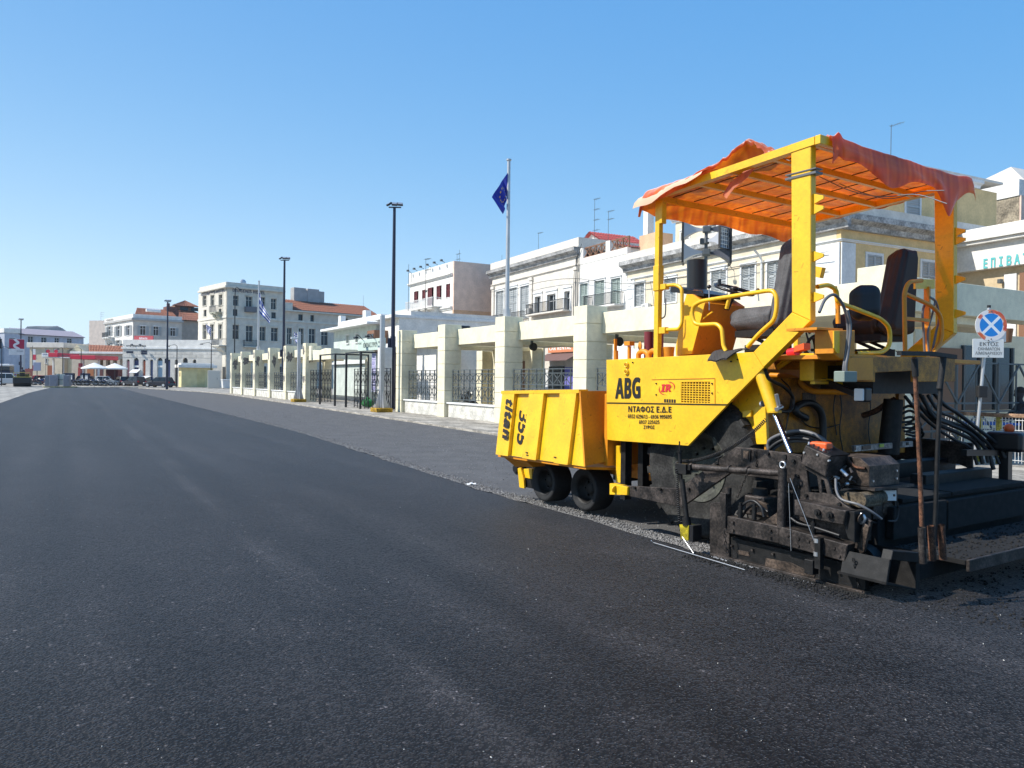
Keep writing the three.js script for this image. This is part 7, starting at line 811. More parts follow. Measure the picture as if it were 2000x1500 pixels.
function car(label, pos, turn, c, k, group) { // side profile extruded and tapered: body, glasshouse, wheels, lamps
  const o = thing('parked_car', label, 'car', pos, turn, group), pm = new THREE.MeshPhysicalMaterial({ color: srgb(...c), roughness: 0.3, clearcoat: 0.3, clearcoatRoughness: 0.1 }), L = k.L, H = k.H, W2 = 0.86, hb = H * 0.56;
  const bodyP = [[-L / 2, 0.32], [-L / 2 + 0.04, hb * 0.8], [-L / 2 + 0.12, hb], [L * 0.16, hb + 0.02], [L / 2 - 0.35, hb * 0.86], [L / 2 - 0.04, hb * 0.62], [L / 2, 0.35], [L / 2 - 0.1, 0.24], [-L / 2 + 0.1, 0.24]]; part('body', [ext(bodyP, -W2, W2, 0.07)], pm, o);
  const rear = k.suv ? 0.10 : 0.32, roofP = [[-L / 2 + 0.10, hb - 0.03], [-L / 2 + rear + 0.12, H - 0.04], [-L / 2 + rear + 0.5, H], [L * 0.03, H - 0.02], [L * 0.21, hb - 0.01]], g = ext(roofP, -W2 + 0.05, W2 - 0.05, 0.06), p = g.attributes.position; for (let i = 0; i < p.count; i++) p.setZ(i, p.getZ(i) * lerp(1, 0.82, clamp((p.getY(i) - hb) / (H - hb), 0, 1))); g.computeVertexNormals(); part('cabin', [g], pm, o);
  const gl = (x0, x1, x2, x3) => { const q = ext([[x0, hb + 0.03], [x1, H - 0.1], [x2, H - 0.1], [x3, hb + 0.03]], -W2 + 0.03, W2 - 0.03, 0), a = q.attributes.position; for (let i = 0; i < a.count; i++) a.setZ(i, a.getZ(i) * lerp(1, 0.835, clamp((a.getY(i) - hb) / (H - hb), 0, 1))); q.computeVertexNormals(); return q; }; part('side_window', [gl(-L / 2 + rear + 0.2, -L / 2 + rear + 0.42, -L * 0.16, -L * 0.15)], M.glass, o); part('side_window', [gl(-L * 0.13, -L * 0.14, L * 0.02, L * 0.15)], M.glass, o);
  part('windscreen', [prism([L * 0.035 + 0.02, H - 0.07, -0.58], [L * 0.035 + 0.02, H - 0.07, 0.58], [L * 0.205 + 0.03, hb + 0.05, 0.70], [L * 0.205 + 0.03, hb + 0.05, -0.70], [0.012, 0.012, 0])], M.glass, o); for (const z of [-0.62, 0.62]) { part('headlight', [rbox(L / 2 - 0.22, hb * 0.62, z - 0.16, L / 2 - 0.01, hb * 0.80, z + 0.16, 0.04)], M.trim, o); part('tail_light', [rbox(-L / 2 - 0.01, hb * 0.72, z - 0.12, -L / 2 + 0.08, hb * 0.98, z + 0.12, 0.02)], mat([0.4, 0.01, 0.01]), o); } part('number_plate', [box(L / 2 - 0.0, 0.4, -0.26, L / 2 + 0.015, 0.52, 0.26)], M.trim, o); for (const z of [-W2 - 0.06, W2 + 0.06]) part('mirror', [rbox(L * 0.12, hb + 0.02, z - 0.08, L * 0.12 + 0.12, hb + 0.14, z + 0.08, 0.03)], pm, o);
  wheelSet(o, [[-L * 0.31, -W2 + 0.06], [-L * 0.31, W2 - 0.06], [L * 0.31, -W2 + 0.06], [L * 0.31, W2 - 0.06]], 0.32, 0.22); return o;
}
{ const g = 'cars parked across the square', A = (p, y = 0.05) => [p[0], y, p[2]];
  car('black hatchback parked on the pavement beside the cream kiosk', A([-50.52,0.07,-110], 0.03), 2.95, [0.008, 0.008, 0.016], { L: 4.1, H: 1.5 }, g);
  car('silver off road car with blue windows beside the road roller', A([-72.871,0.083,-112]), 0.25, [0.50, 0.50, 0.50], { L: 4.3, H: 1.78, suv: 1 }, g); car('dark grey car parked in front of the arched stores next to the hatchback', A([-58.542,-0.023,-119]), 2.6, [0.02, 0.022, 0.03], { L: 4.1, H: 1.5 }, g); car('pale silver car behind the motorcycles near the café umbrellas', A([-63.559,-0.099,-121]), 0.2, [0.45, 0.45, 0.43], { L: 4.2, H: 1.5 }, g); car('white car behind the grey car at the arched stores', A([-59.348,-0.071,-124]), 0.5, [0.6, 0.6, 0.58], { L: 4.2, H: 1.5 }, g); car('black car parked under the nearest café umbrella', A([-61.97,-0.087,-122]), 2.3, [0.02, 0.02, 0.022], { L: 4.2, H: 1.48 }, g); car('dark red car half hidden behind the grey cabinets', A([-74.007,-0.232,-122]), 0.1, [0.25, 0.02, 0.03], { L: 4.2, H: 1.5 }, g); car('dark blue car behind the row of motorcycles', A([-67.562,-0.162,-123]), 0.1, [0.02, 0.03, 0.08], { L: 4.2, H: 1.5 }, g);
  const bp = [-84.99,0.017,-128], bus = thing('coach', 'dark windowed coach with a white roof parked behind the silver car', 'bus', [bp[0] - 2, 0.05, bp[2]], 0.3); part('body', [rbox(-5, 0.4, -1.25, 3.2, 2.2, 1.25, 0.15)], M.navy, bus); part('roof', [rbox(-5, 2.9, -1.2, 3.2, 3.3, 1.2, 0.15)], M.trim, bus); part('glazing', [rbox(-4.95, 2.2, -1.2, 3.15, 2.9, 1.2, 0.08)], M.glass, bus); wheelSet(bus, [[-3.4, -1.1], [-3.4, 1.1], [1.8, -1.1], [1.8, 1.1]], 0.45, 0.3);
}
// people: one continuous skin over a jointed skeleton
function body(bones, res = 46) { // bones: [a, b, ra, rb]; smooth union of tapered capsules, meshed by marching cubes
  const mc = new MarchingCubes(res, new THREE.MeshBasicMaterial(), false, false, 60000); let lo = [9, 9, 9], hi = [-9, -9, -9]; for (const [a, b, r, s] of bones) for (const [p, q] of [[a, r], [b, s]]) for (let k = 0; k < 3; k++) { lo[k] = Math.min(lo[k], p[k] - q - 0.06); hi[k] = Math.max(hi[k], p[k] + q + 0.06); }
  const c = lo.map((v, k) => (v + hi[k]) / 2), S = Math.max(...hi.map((v, k) => v - lo[k])) / 2 * 1.12, f = mc.field, va = new THREE.Vector3(), vb = new THREE.Vector3(), vp = new THREE.Vector3(); mc.isolation = 0;
  for (let k = 0; k < res; k++) for (let j = 0; j < res; j++) for (let i = 0; i < res; i++) { vp.set(c[0] + (i / (res / 2) - 1) * S, c[1] + (j / (res / 2) - 1) * S, c[2] + (k / (res / 2) - 1) * S); let d = 9; for (const [a, b, r, s] of bones) { va.set(...a); vb.set(...b); const ab = vb.clone().sub(va), t = clamp(vp.clone().sub(va).dot(ab) / Math.max(1e-6, ab.lengthSq()), 0, 1), q = vp.distanceTo(va.addScaledVector(ab, t)) - lerp(r, s, t), h = clamp(0.5 + 0.5 * (d - q) / 0.035, 0, 1); d = lerp(d, q, h) - 0.035 * h * (1 - h); } f[i + j * res + k * res * res] = -d; }
  mc.update(); const n = mc.count, g = new THREE.BufferGeometry(); g.setAttribute('position', new THREE.BufferAttribute(mc.positionArray.slice(0, n * 3), 3)); g.scale(S, S, S).translate(...c); const w = mergeVertices(g, 1e-4); w.computeVertexNormals(); return w;
}
{ // road roller with its driver, seen from behind
  const q = [-64.432,-0.022,-101], r = thing('road_roller', 'black road roller working at the far end of the new asphalt', 'road roller', [q[0], 0, q[2]], headingTurn(-30)); const bl = mat([0.012, 0.012, 0.013], { roughness: 0.5 });
  part('rear_drum', [cyl([0, 0.6, -0.95], [0, 0.6, 0.95], 0.6, 0.6, 28)], bl, r); part('front_drum', [cyl([2.6, 0.6, -0.95], [2.6, 0.6, 0.95], 0.6, 0.6, 28)], bl, r); part('chassis', [rbox(-0.75, 0.45, -1.0, 3.2, 1.25, 1.0, 0.08)], bl, r); part('deck', [rbox(-0.7, 1.25, -0.98, 3.0, 1.33, 0.98, 0.02)], mat([0.45, 0.38, 0.10]), r); part('hood', [rbox(1.4, 1.33, -0.7, 3.0, 1.75, 0.7, 0.1)], mat([0.10, 0.09, 0.03]), r); part('seat', [rbox(0.1, 1.33, -0.3, 0.6, 1.62, 0.3, 0.06), rbox(-0.05, 1.6, -0.3, 0.12, 2.0, 0.3, 0.06)], bl, r); part('steering_wheel', [new THREE.TorusGeometry(0.2, 0.02, 8, 20).rotateX(1.2).rotateY(Math.PI / 2).translate(1.05, 2.0, 0), cyl([1.1, 1.35, 0], [1.05, 2.0, 0], 0.03, 0.03, 8)], bl, r); part('guard_rail', [bent([[-0.6, 1.33, -0.9], [-0.6, 1.9, -0.9], [-0.6, 1.9, 0.9], [-0.6, 1.33, 0.9]], 0.025, 0.1)], mat([0.45, 0.38, 0.10]), r);
  const p = thing('person', 'driver in a dark top sitting on the black road roller', 'person', [q[0], 0, q[2]], headingTurn(-30));
  const B = [[[0.32, 1.72, 0], [0.25, 2.12, 0], 0.16, 0.17], [[0.25, 2.12, 0], [0.27, 2.28, 0], 0.15, 0.06], [[0.25, 2.2, -0.19], [0.25, 2.2, 0.19], 0.07, 0.07], [[0.25, 2.18, -0.2], [0.45, 1.95, -0.28], 0.055, 0.045], [[0.45, 1.95, -0.28], [0.86, 2.0, -0.18], 0.045, 0.035], [[0.25, 2.18, 0.2], [0.45, 1.95, 0.28], 0.055, 0.045], [[0.45, 1.95, 0.28], [0.86, 2.0, 0.18], 0.045, 0.035], [[0.32, 1.7, -0.1], [0.8, 1.72, -0.13], 0.09, 0.07], [[0.8, 1.72, -0.13], [0.85, 1.4, -0.13], 0.065, 0.05], [[0.32, 1.7, 0.1], [0.8, 1.72, 0.13], 0.09, 0.07], [[0.8, 1.72, 0.13], [0.85, 1.4, 0.13], 0.065, 0.05], [[0.27, 2.28, 0], [0.29, 2.34, 0], 0.055, 0.055], [[0.29, 2.42, 0], [0.3, 2.47, 0], 0.095, 0.10], [[0.39, 2.42, 0], [0.40, 2.41, 0], 0.02, 0.02]];
  part('figure', body(B), mat([0.05, 0.055, 0.08])  , p, true); part('hair', [new THREE.SphereGeometry(0.112, 14, 10, 0, 6.3, 0, 1.8).translate(0.285, 2.48, 0)], mat([0.02, 0.015, 0.012]), p);
}
function motorbike(label, pos, turn, c, group) { const o = thing('motorcycle', label, 'motorcycle', pos, turn, group), pm = new THREE.MeshPhysicalMaterial({ color: srgb(...c), roughness: 0.3, clearcoat: 0.6 });
  for (const x of [-0.62, 0.64]) { const t = part('wheel', [new THREE.TorusGeometry(0.26, 0.055, 8, 24).translate(x, 0.31, 0)], M.dark, o); part('rim', [new THREE.TorusGeometry(0.20, 0.014, 6, 20).translate(x, 0.31, 0), ...[0, 1, 2, 3].map((i) => cyl([x, 0.31, 0], [x + 0.2 * Math.cos(i * 1.57), 0.31 + 0.2 * Math.sin(i * 1.57), 0], 0.012, 0.012, 5))], M.galv, t); }
  part('fork', [cyl([0.64, 0.31, 0.07], [0.42, 0.95, 0.07], 0.02, 0.02, 6), cyl([0.64, 0.31, -0.07], [0.42, 0.95, -0.07], 0.02, 0.02, 6)], M.galv, o); part('engine', [rbox(-0.18, 0.25, -0.14, 0.25, 0.55, 0.14, 0.04)], M.iron, o); part('tank', [new THREE.SphereGeometry(0.2, 16, 10).scale(1.3, 0.75, 0.75).translate(0.16, 0.78, 0)], pm, o); part('seat', [rbox(-0.68, 0.70, -0.13, -0.02, 0.80, 0.13, 0.04)], M.dark, o); part('fairing', [ext([[0.45, 0.55], [0.62, 0.9], [0.42, 1.1], [0.3, 0.95], [0.22, 0.6]], -0.16, 0.16, 0.03)], pm, o); part('tail', [ext([[-0.85, 0.78], [-0.2, 0.62], [-0.2, 0.72], [-0.8, 0.86]], -0.12, 0.12, 0.02)], pm, o); part('handlebar', [bent([[0.3, 1.02, -0.34], [0.42, 1.0, -0.1], [0.42, 1.0, 0.1], [0.3, 1.02, 0.34]], 0.014, 0.06, 6)], M.dark, o); part('headlight', [cyl([0.52, 0.95, 0], [0.6, 0.94, 0], 0.08, 0.1, 12)], M.trim, o); part('exhaust', [cyl([0.0, 0.28, 0.16], [-0.75, 0.36, 0.18], 0.035, 0.045, 8)], M.galv, o); return o; }
{ motorbike('red sports motorcycle parked inside the colonnade', onC(27.0, -2.2), CTURN + 0.5, [0.50, 0.01, 0.02], 'motorcycles parked in the colonnade'); motorbike('black motorcycle with chrome exhaust parked inside the colonnade beside the dark doorway', onC(31.6, -1.8), CTURN + 0.9, [0.02, 0.02, 0.022], 'motorcycles parked in the colonnade'); motorbike('grey motorcycle leaning beside the red sports motorcycle', onC(25.6, -2.6), CTURN + 0.3, [0.12, 0.12, 0.13], 'motorcycles parked in the colonnade'); motorbike('blue scooter parked behind the second bay of the colonnade', onC(21.2, -6.5), CTURN + 0.5, [0.02, 0.18, 0.42], 'motorcycles parked in the colonnade'); 
  const row = [[-65.882,-0.088,-116],[-65.341,-0.081,-116],[-64.8,-0.075,-116],[-64.181,-0.067,-116],[-63.562,-0.06,-116],[-62.943,-0.052,-116],[-62.247,-0.044,-116],[-61.783,-0.039,-116],[-61.319,-0.033,-116],[-71.76,-0.081,-116],[-71.296,-0.075,-116]]; row.forEach((p, i) => motorbike(`small ${['black', 'dark blue', 'grey'][i % 3]} motorcycle ${i < 9 ? 'in the row before the café umbrellas' : 'parked behind the road roller'}`, [p[0], 0.05, p[2]], 0.8 + 0.5 * Math.sin(i * 3), [[0.02, 0.02, 0.02], [0.02, 0.04, 0.12], [0.3, 0.3, 0.3]][i % 3], i < 9 ? 'row of motorcycles before the café' : 'motorcycles behind the roller')); }

{ // litter on the road edge
  const q = [-0.632,-11.9], p = thing('paper_scrap', 'crumpled white paper scrap at the edge of the new asphalt', 'paper', [q[0], -0.03, q[1]], 0.4), g = new THREE.PlaneGeometry(0.13, 0.08, 6, 4).rotateX(-Math.PI / 2), a = g.attributes.position; for (let i = 0; i < a.count; i++) a.setY(i, 0.02 + 0.018 * n2(a.getX(i) * 30, a.getZ(i) * 30)); g.computeVertexNormals(); part('sheet', g, mat([0.8, 0.8, 0.78], { side: THREE.DoubleSide }), p); part('fold', g.clone().translate(0.02, 0.006, 0.01), mat([0.8, 0.8, 0.78], { side: THREE.DoubleSide }), p);
}

// ---------------------------------------------------------------- right-hand corner: traffic sign, barrier, loudspeakers, end bay of the colonnade, shops behind
{
  const d = 15.2, foot = [9.203,0.042,-15.2], s = thing('traffic_sign', 'round blue no stopping sign above a Greek text plate on a leaning pole', 'traffic sign', [foot[0], 0.03, foot[2]], 0), k = 15.2 / 1500, X = (px) => (px - 1906) * k, Yy = (py) => 1.6 + (753 - py) * k - 0.03;
  part('pole', [cyl([0, 0, -0.065], [X(1931), Yy(597), -0.065], 0.03, 0.03, 14)], M.galv, s); part('pole_cap', [cyl([X(1931), Yy(599), -0.065], [X(1931), Yy(594), -0.065], 0.034, 0.034, 12)], M.dark, s);
  const cx = X(1932), cy = Yy(634), r = 0.315; const disc = part('disc', [cyl([cx, cy, -0.012], [cx, cy, 0.0], r, r, 40)], M.trim, s); part('backing_plate', [rbox(cx + 0.02, cy - r * 1.02, -0.028, cx + r * 0.98, cy - 0.02, -0.013, 0.005)], M.trim, s);
  sheet('sign_face', [[cx - r, cy - r, 0.003], [cx + r, cy - r, 0.003], [cx + r, cy + r, 0.003], [cx - r, cy + r, 0.003]], canvasTex(512, 512, (c) => { c.beginPath(); c.arc(256, 256, 254, 0, 7); c.fillStyle = '#ece6e2'; c.fill(); c.save(); c.clip(); const q = mulberry(9); for (const [a0, a1, n] of [[-1.7, 0.35, 130], [2.0, 2.6, 40], [3.7, 3.95, 16]]) for (let i = 0; i < n; i++) { const a = lerp(a0, a1, q()), rr = 205 + q() * 44; c.fillStyle = `rgba(${200 + q() * 30},${60 + q() * 70},${40 + q() * 50},${0.25 + q() * 0.45})`; c.beginPath(); c.ellipse(256 + Math.cos(a) * rr, 256 + Math.sin(a) * rr, 14 + q() * 24, 8 + q() * 12, a + 1.57, 0, 7); c.fill(); } c.restore(); c.beginPath(); c.arc(256, 250, 186, 0, 7); c.fillStyle = '#1d86d6'; c.fill(); c.strokeStyle = '#eef2f4'; c.lineWidth = 46; for (const q2 of [0.785, 2.356]) { c.beginPath(); c.moveTo(256 - Math.cos(q2) * 188, 250 - Math.sin(q2) * 188); c.lineTo(256 + Math.cos(q2) * 188, 250 + Math.sin(q2) * 188); c.stroke(); } }), s);
  const pw = 0.62, ph = 0.37, px = X(1927), py = Yy(697); part('text_plate', [rbox(px - pw / 2, py, -0.012, px + pw / 2, py + ph, 0.0, 0.02)], mat([0.74, 0.74, 0.70]), s); sheet('plate_lettering', [[px - pw / 2, py, 0.003], [px + pw / 2, py, 0.003], [px + pw / 2, py + ph, 0.003], [px - pw / 2, py + ph, 0.003]], canvasTex(620, 370, (c, w) => { c.fillStyle = '#33322f'; c.textAlign = 'center'; const L = (t, f, y, sx) => { c.save(); c.font = f; const m = c.measureText(t).width; c.translate(w / 2 + 10, y); c.scale(sx / m, 1); c.fillText(t, 0, 0); c.restore(); }; L('ΕΚΤΟΣ', '104px sans-serif', 138, 390); L('ΟΧΗΜΑΤΩΝ', '84px sans-serif', 226, 440); L('ΛΙΜΕΝΑΡΧΕΙΟΥ', '84px sans-serif', 312, 530); }), s); for (const [bx, by] of [[px, py + ph - 0.03], [px, py + 0.03], [cx, cy + r * 0.86], [cx, cy - r * 0.86]]) part('bolt', [cyl([bx, by, 0.0], [bx, by, 0.012], 0.012, 0.012, 8)], M.iron, s); part('pole_box', [rbox(X(1915) - 0.09, Yy(775), -0.06, X(1915) + 0.09, Yy(752), 0.06, 0.02)], M.dark, s);
}
{ // wire barrier with timber top rail
  for (const [a, b, lab] of [[[9.386,-0.021,-16.6], [9.796,0.004,-15.9], 'low wire barrier with a pale timber top rail behind the traffic sign pole'], [[9.767,0.004,-15.8], [10.183,0.035,-15], 'low wire barrier with a reddish timber top rail near the black control post']]) { const L = Math.hypot(b[0] - a[0], b[2] - a[2]), f = thing('wire_barrier', lab, 'barrier', [a[0], 0.03, a[2]], Math.atan2(-(b[2] - a[2]), b[0] - a[0]), 'wire barriers with timber rails'); part('top_rail', [rbox(-0.03, 0.95, -0.04, L + 0.03, 1.03, 0.04, 0.015)], mat([0.55, 0.33, 0.20], { map: grimeMap }), f); const n = 14; for (let i = 0; i <= n; i++) part('wire', [cyl([L * i / n, 0.05, 0], [L * i / n, 0.96, 0], 0.007, 0.007, 5)], M.trim, f); for (let i = 0; i < 5; i++) part('cross_wire', [cyl([0, 0.1 + i * 0.2, 0.012], [L, 0.1 + i * 0.2, 0.012], 0.007, 0.007, 5)], M.trim, f); for (const x of [0.25, L - 0.1]) part('support', [rbox(x - 0.04, 0, -0.05, x + 0.04, 0.95, 0.03, 0.01)], mat([0.6, 0.5, 0.08], { map: grimeMap }), f); }
}
{ // horn loudspeakers on a mast standing on the colonnade roof
  const q = [5.382,4.292,-21.5], s = thing('horn_loudspeakers', 'cluster of grey horn loudspeakers on a short mast above the colonnade roof', 'loudspeaker', [q[0], 3.7, q[2]], 0.1), k = 21.5 / 1500, Yy = (py) => 1.6 + (747 - py) * k - 3.7, X = (px) => (px - 1378) * k; part('mast', [cyl([0, -0.3, 0], [0, Yy(420), 0], 0.05, 0.045, 12)], M.iron, s);
  const hm = mat([0.42, 0.44, 0.48], { roughness: 0.5, side: THREE.DoubleSide }), blk = M.dark;
  const horn = (cx, cy, dx, turn, w, h, m) => { const g = [], N = 8; const pt = (t, sx, sy) => { const e = 0.12 + 0.88 * Math.pow(t, 2.2); return [t * 0.62, sy * h / 2 * e, sx * w / 2 * e]; }; const tri = []; for (let i = 0; i < N; i++) { const a = i / N, b = (i + 1) / N, c = [[-1, -1], [1, -1], [1, 1], [-1, 1]]; for (let e = 0; e < 4; e++) { const p = c[e], r = c[(e + 1) % 4], A = V(pt(a, ...p)), B = V(pt(a, ...r)), C = V(pt(b, ...r)), D = V(pt(b, ...p)); tri.push(A, B, C, A, C, D); } } const geo = new THREE.BufferGeometry().setFromPoints(tri); geo.computeVertexNormals(); const bodyG = geo.rotateY(turn).translate(cx, cy, 0), o = part('horn', [bodyG], m, s), dv = rbox(-0.16, -0.09, -0.09, 0.06, 0.09, 0.09, 0.03).rotateY(turn).translate(cx, cy, 0); part('driver', [dv], M.iron, o); const grid = []; for (let i = 0; i < 6; i++) { grid.push(box(0.60, -h / 2 + h * i / 5 - 0.006, -w / 2, 0.615, -h / 2 + h * i / 5 + 0.006, w / 2)); grid.push(box(0.60, -h / 2, -w / 2 + w * i / 5 - 0.006, 0.615, h / 2, -w / 2 + w * i / 5 + 0.006)); } part('grille', grid.map((z) => z.rotateY(turn).translate(cx, cy, 0)), m === blk ? blk : M.trim, o); part('mouth_rim', [box(0.56, -h / 2 - 0.02, -w / 2 - 0.02, 0.62, -h / 2, w / 2 + 0.02), box(0.56, h / 2, -w / 2 - 0.02, 0.62, h / 2 + 0.02, w / 2 + 0.02), box(0.56, -h / 2, -w / 2 - 0.02, 0.62, h / 2, -w / 2), box(0.56, -h / 2, w / 2, 0.62, h / 2, w / 2 + 0.02)].map((z) => z.rotateY(turn).translate(cx, cy, 0)), blk, o); };
  horn(-0.04, Yy(448), 0, Math.PI - 0.35, 0.62, 0.58, hm); horn(-0.04, Yy(492), 0, Math.PI - 0.35, 0.62, 0.58, hm); const dk = mat([0.05, 0.055, 0.075], { roughness: 0.5, side: THREE.DoubleSide }); horn(0.06, Yy(447), 0, -0.30, 0.6, 0.62, dk); horn(0.06, Yy(494), 0, -0.30, 0.6, 0.62, dk); horn(0, Yy(470), 0, -0.9, 0.55, 0.55, hm);
}
{ // inside the end bay: dark doorway, grey-blue truss railing, seated person at a table
  const o = onC(9.4, -1.0, 0.03), T = CTURN + Math.PI / 2; // local x runs away from the road
  const r = thing('truss_railing', 'tall grey blue truss railing across the open end of the colonnade', 'railing', o, T), L = 6.5; for (const h of [0.45, 0.62, 1.02, 1.2, 2.08]) part('rail', [box(0, h - 0.018, -0.018, L, h + 0.018, 0.018)], M.railGrey, r); for (let i = 0; i <= 4; i++) { const x = L * i / 4; part('post', [box(x - 0.025, 0, -0.026, x + 0.025, 2.1, 0.026)], M.railGrey, r); if (i < 4) { const m = x + L / 8; part('brace', [bar([x, 1.2, 0.03], [m, 2.06, 0.03], 0.035), bar([m, 2.06, 0.03], [x + L / 4, 1.2, 0.03], 0.035), bar([m, 2.06, -0.03], [m, 0.45, -0.03], 0.03), bar([x, 0.45, 0.03], [m, 1.02, 0.03], 0.03), bar([m, 1.02, 0.03], [x + L / 4, 0.45, 0.03], 0.03)], M.railGrey, r); } }
  const dr = part('timber_door', [box(cs(9.2) - 2.98, 0, -7.6, cs(9.2) - 2.9, 2.6, -5.7)], M.brownWood, colonnade); part('canopy_lamp', [cyl([cs(9.2) - 1.6, BB - 0.35, -7.2], [cs(9.2) - 1.6, BB, -7.2], 0.16, 0.2, 14)], M.brownWood, colonnade);
  part('glazed_front', [box(cs(9.2) - 2.99, 0.9, -10.2, cs(9.2) - 2.93, 2.7, -7.7)], M.glass, colonnade); for (const z of [-10.2, -9.3, -8.5, -7.7]) part('glazing_bar', [box(cs(9.2) - 2.93, 0.9, z - 0.04, cs(9.2) - 2.88, 2.7, z + 0.04)], M.railGrey, colonnade);
  const q = [11.712,-0.098,-17.6], p = thing('person', 'seated person in dark clothes leaning at a blue table behind the truss railing', 'person', [q[0] + 0.1, 0.03, q[2]], -0.2); const B = [[[0, 0.55, 0], [-0.08, 1.0, 0], 0.17, 0.19], [[-0.08, 1.0, 0], [-0.14, 1.2, 0], 0.18, 0.07], [[-0.1, 1.12, -0.2], [-0.1, 1.12, 0.2], 0.08, 0.08], [[-0.1, 1.1, 0.2], [-0.36, 0.86, 0.26], 0.06, 0.05], [[-0.36, 0.86, 0.26], [-0.62, 0.80, 0.18], 0.048, 0.036], [[-0.62, 0.8, 0.18], [-0.72, 0.79, 0.16], 0.035, 0.03], [[-0.1, 1.1, -0.2], [-0.34, 0.86, -0.24], 0.06, 0.05], [[-0.34, 0.86, -0.24], [-0.6, 0.80, -0.12], 0.048, 0.036], [[0, 0.55, 0.1], [-0.45, 0.56, 0.13], 0.1, 0.075], [[-0.45, 0.56, 0.13], [-0.45, 0.1, 0.13], 0.07, 0.05], [[0, 0.55, -0.1], [-0.45, 0.56, -0.13], 0.1, 0.075], [[-0.45, 0.56, -0.13], [-0.45, 0.1, -0.13], 0.07, 0.05], [[-0.14, 1.2, 0], [-0.16, 1.28, 0], 0.06, 0.06], [[-0.17, 1.38, 0], [-0.16, 1.45, 0], 0.095, 0.1], [[-0.27, 1.38, 0], [-0.28, 1.37, 0], 0.022, 0.02], [[-0.45, 0.08, 0.13], [-0.6, 0.05, 0.13], 0.05, 0.04], [[-0.45, 0.08, -0.13], [-0.6, 0.05, -0.13], 0.05, 0.04]]; part('figure', body(B, 56), mat([0.03, 0.03, 0.035]), p, true); part('hair', [new THREE.SphereGeometry(0.115, 16, 10, 0, 6.3, 0, 1.8).translate(-0.15, 1.46, 0)], mat([0.02, 0.015, 0.012]), p);
  const t = thing('cafe_table', 'small table with a blue top behind the truss railing', 'table', [q[0] - 0.75, 0.03, q[2] + 0.05], 0); part('table_top', [rbox(-0.5, 0.70, -0.4, 0.42, 0.75, 0.4, 0.015)], mat([0.05, 0.14, 0.45]), t); for (const [x, z] of [[-0.44, -0.34], [0.36, -0.34], [-0.44, 0.34], [0.36, 0.34]]) part('leg', [cyl([x, 0, z], [x, 0.7, z], 0.02, 0.02, 8)], M.iron, t); const ch = thing('plastic_chair', 'dark chair under the seated person behind the truss railing', 'chair', [q[0] + 0.1, 0.03, q[2]], -0.2); part('seat', [rbox(-0.26, 0.40, -0.24, 0.24, 0.45, 0.24, 0.02)], M.dark, ch); part('backrest', [rbox(0.2, 0.45, -0.24, 0.25, 0.9, 0.24, 0.02)], M.dark, ch); for (const [x, z] of [[-0.22, -0.2], [0.2, -0.2], [-0.22, 0.2], [0.2, 0.2]]) part('leg', [cyl([x, 0, z], [x, 0.4, z], 0.018, 0.018, 8)], M.dark, ch);
}
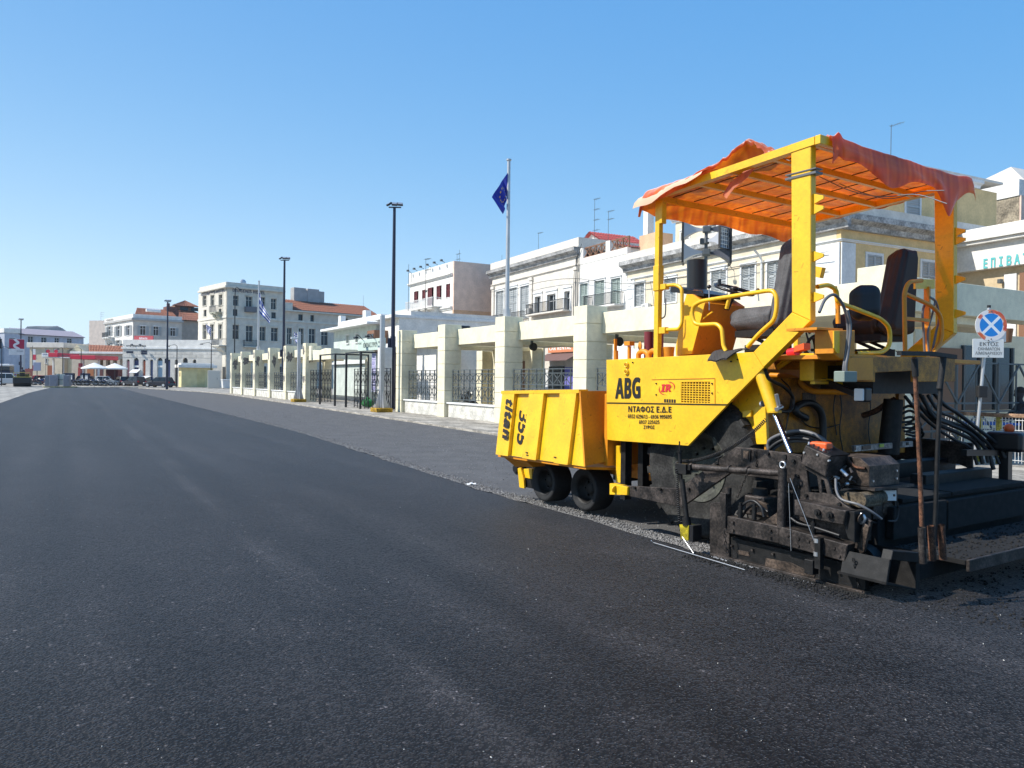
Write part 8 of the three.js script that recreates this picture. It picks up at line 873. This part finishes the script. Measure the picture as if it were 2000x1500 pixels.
{ // shops seen through the colonnade
  const [bx, bz, bh] = [5.682,-66,153], sh = (name, label) => thing(name, label, 'shop front', [bx, 0.03, bz], headingTurn(bh)), c1 = sh('rental_shop', 'car rental shop front with a white lettered orange sign seen through the colonnade'), r1 = [-4.764,4.13,-0.501,4.905]; part('sign_board', [rbox(r1[0], r1[1], 0.15, r1[2] + 1.2, r1[3], 0.3, 0.02)], mat([0.62, 0.22, 0.10]), c1); print(c1, 'sign_lettering', r1[0] + 0.1, r1[1] + 0.1, 0.305, (r1[2] - r1[0]) * 0.95, (r1[3] - r1[1]) * 0.8, 'CAR RENTAL', '#f6efe8', null); part('awning', [prism([r1[0] - 0.4, r1[1] - 0.1, 0.12], [r1[2] + 1, r1[1] - 0.1, 0.12], [r1[2] + 1, r1[1] - 0.8, 1.5], [r1[0] - 0.4, r1[1] - 0.8, 1.5], [0, 0.05, 0])], mat([0.14, 0.08, 0.07]), c1); part('shop_window', [box(r1[0], 0.3, 0.12, r1[0] + 2.6, 2.9, 0.2)], M.glass, c1); part('poster', [box(r1[0] + 2.8, 0.4, 0.12, r1[0] + 4.2, 2.8, 0.18)], mat([0.16, 0.15, 0.45]), c1); part('door', [box(r1[0] - 1.4, 0.1, 0.12, r1[0] - 0.2, 2.6, 0.18)], M.trim, c1);
  const c2 = sh('souvenir_shop', 'shop front with dark red awning and an upright orange sign seen through the colonnade'), r2 = [-11.878,1.535,-8.039,3.78]; part('shop_window', [box(r2[0], 0.1, 0.12, r2[2], r2[3] + 0.4, 0.2)], mat([0.05, 0.025, 0.025]), c2); part('awning', [prism([r2[0] - 0.3, r2[3] + 1.3, 0.12], [r2[2] + 0.5, r2[3] + 1.3, 0.12], [r2[2] + 0.5, r2[3] + 0.5, 1.6], [r2[0] - 0.3, r2[3] + 0.5, 1.6], [0, 0.05, 0])], mat([0.22, 0.06, 0.04]), c2); const r3 = [-10.046,2.481,-9.199,4.718]; part('upright_sign', [rbox(r3[0], r3[1], 1.3, r3[2], r3[3], 1.45, 0.02)], mat([0.66, 0.50, 0.40]), c2); part('sign_edge', [box(r3[0] - 0.12, r3[1], 1.3, r3[0] - 0.004, r3[3], 1.46)], mat([0.65, 0.20, 0.06]), c2); part('sunshade', [prism([r2[0] - 1, r2[3] + 1.6, 0.12], [r2[0] + 3, r2[3] + 1.6, 0.12], [r2[0] + 3, r2[3] + 1.2, 1.8], [r2[0] - 1, r2[3] + 1.2, 1.8], [0, 0.05, 0])], M.trim, c2);
  const c3 = sh('closed_shop', 'shop front with grey roller shutters under a dark box awning seen through the colonnade'), r4 = [-27.747,1.622,-19.406,4.054]; part('roller_shutter', Array.from({ length: 14 }, (_, i) => rbox(r4[0] * 0.72, 0.2 + i * 0.2, 0.1, r4[2] * 0.72, 0.38 + i * 0.2, 0.2, 0.02)), mat([0.34, 0.35, 0.37]), c3); part('fascia', [box(r4[0] * 0.72, 3.1, 0.1, r4[2] * 0.72, 3.5, 0.5)], M.grey, c3); part('box_awning', [rbox(r4[0] * 0.72, 3.6, 0.1, r4[0] * 0.72 + 4.5, 5.6, 0.9, 0.03)], M.dark, c3);
  const c4 = sh('glazed_cafe', 'glazed café front with dark frames seen below the paver hood fittings'), r5 = [3.958,1.76,8.798,3.848]; part('glazing', [box(r5[0] - 2, 0.4, 0.12, r5[2] + 2, 3.2, 0.2)], M.glass, c4); for (let i = 0; i < 6; i++) part('frame', [box(r5[0] - 2 + i * 1.3, 0.2, 0.2, r5[0] - 1.9 + i * 1.3, 3.3, 0.26)], M.blackIron, c4); part('fascia', [box(r5[0] - 2.2, 3.3, 0.1, r5[2] + 2.2, 4.1, 0.35)], M.trim, c4);
  part('timber_door', [box(cs(31.8), 0, -4.9, cs(30.0), 2.5, -4.82)], M.brownWood, colonnade); part('back_wall', [box(cs(34.2), 0, -5.0, cs(29.4), BB, -4.9)], M.colonnade, colonnade);
}

renderer.render(scene, camera);
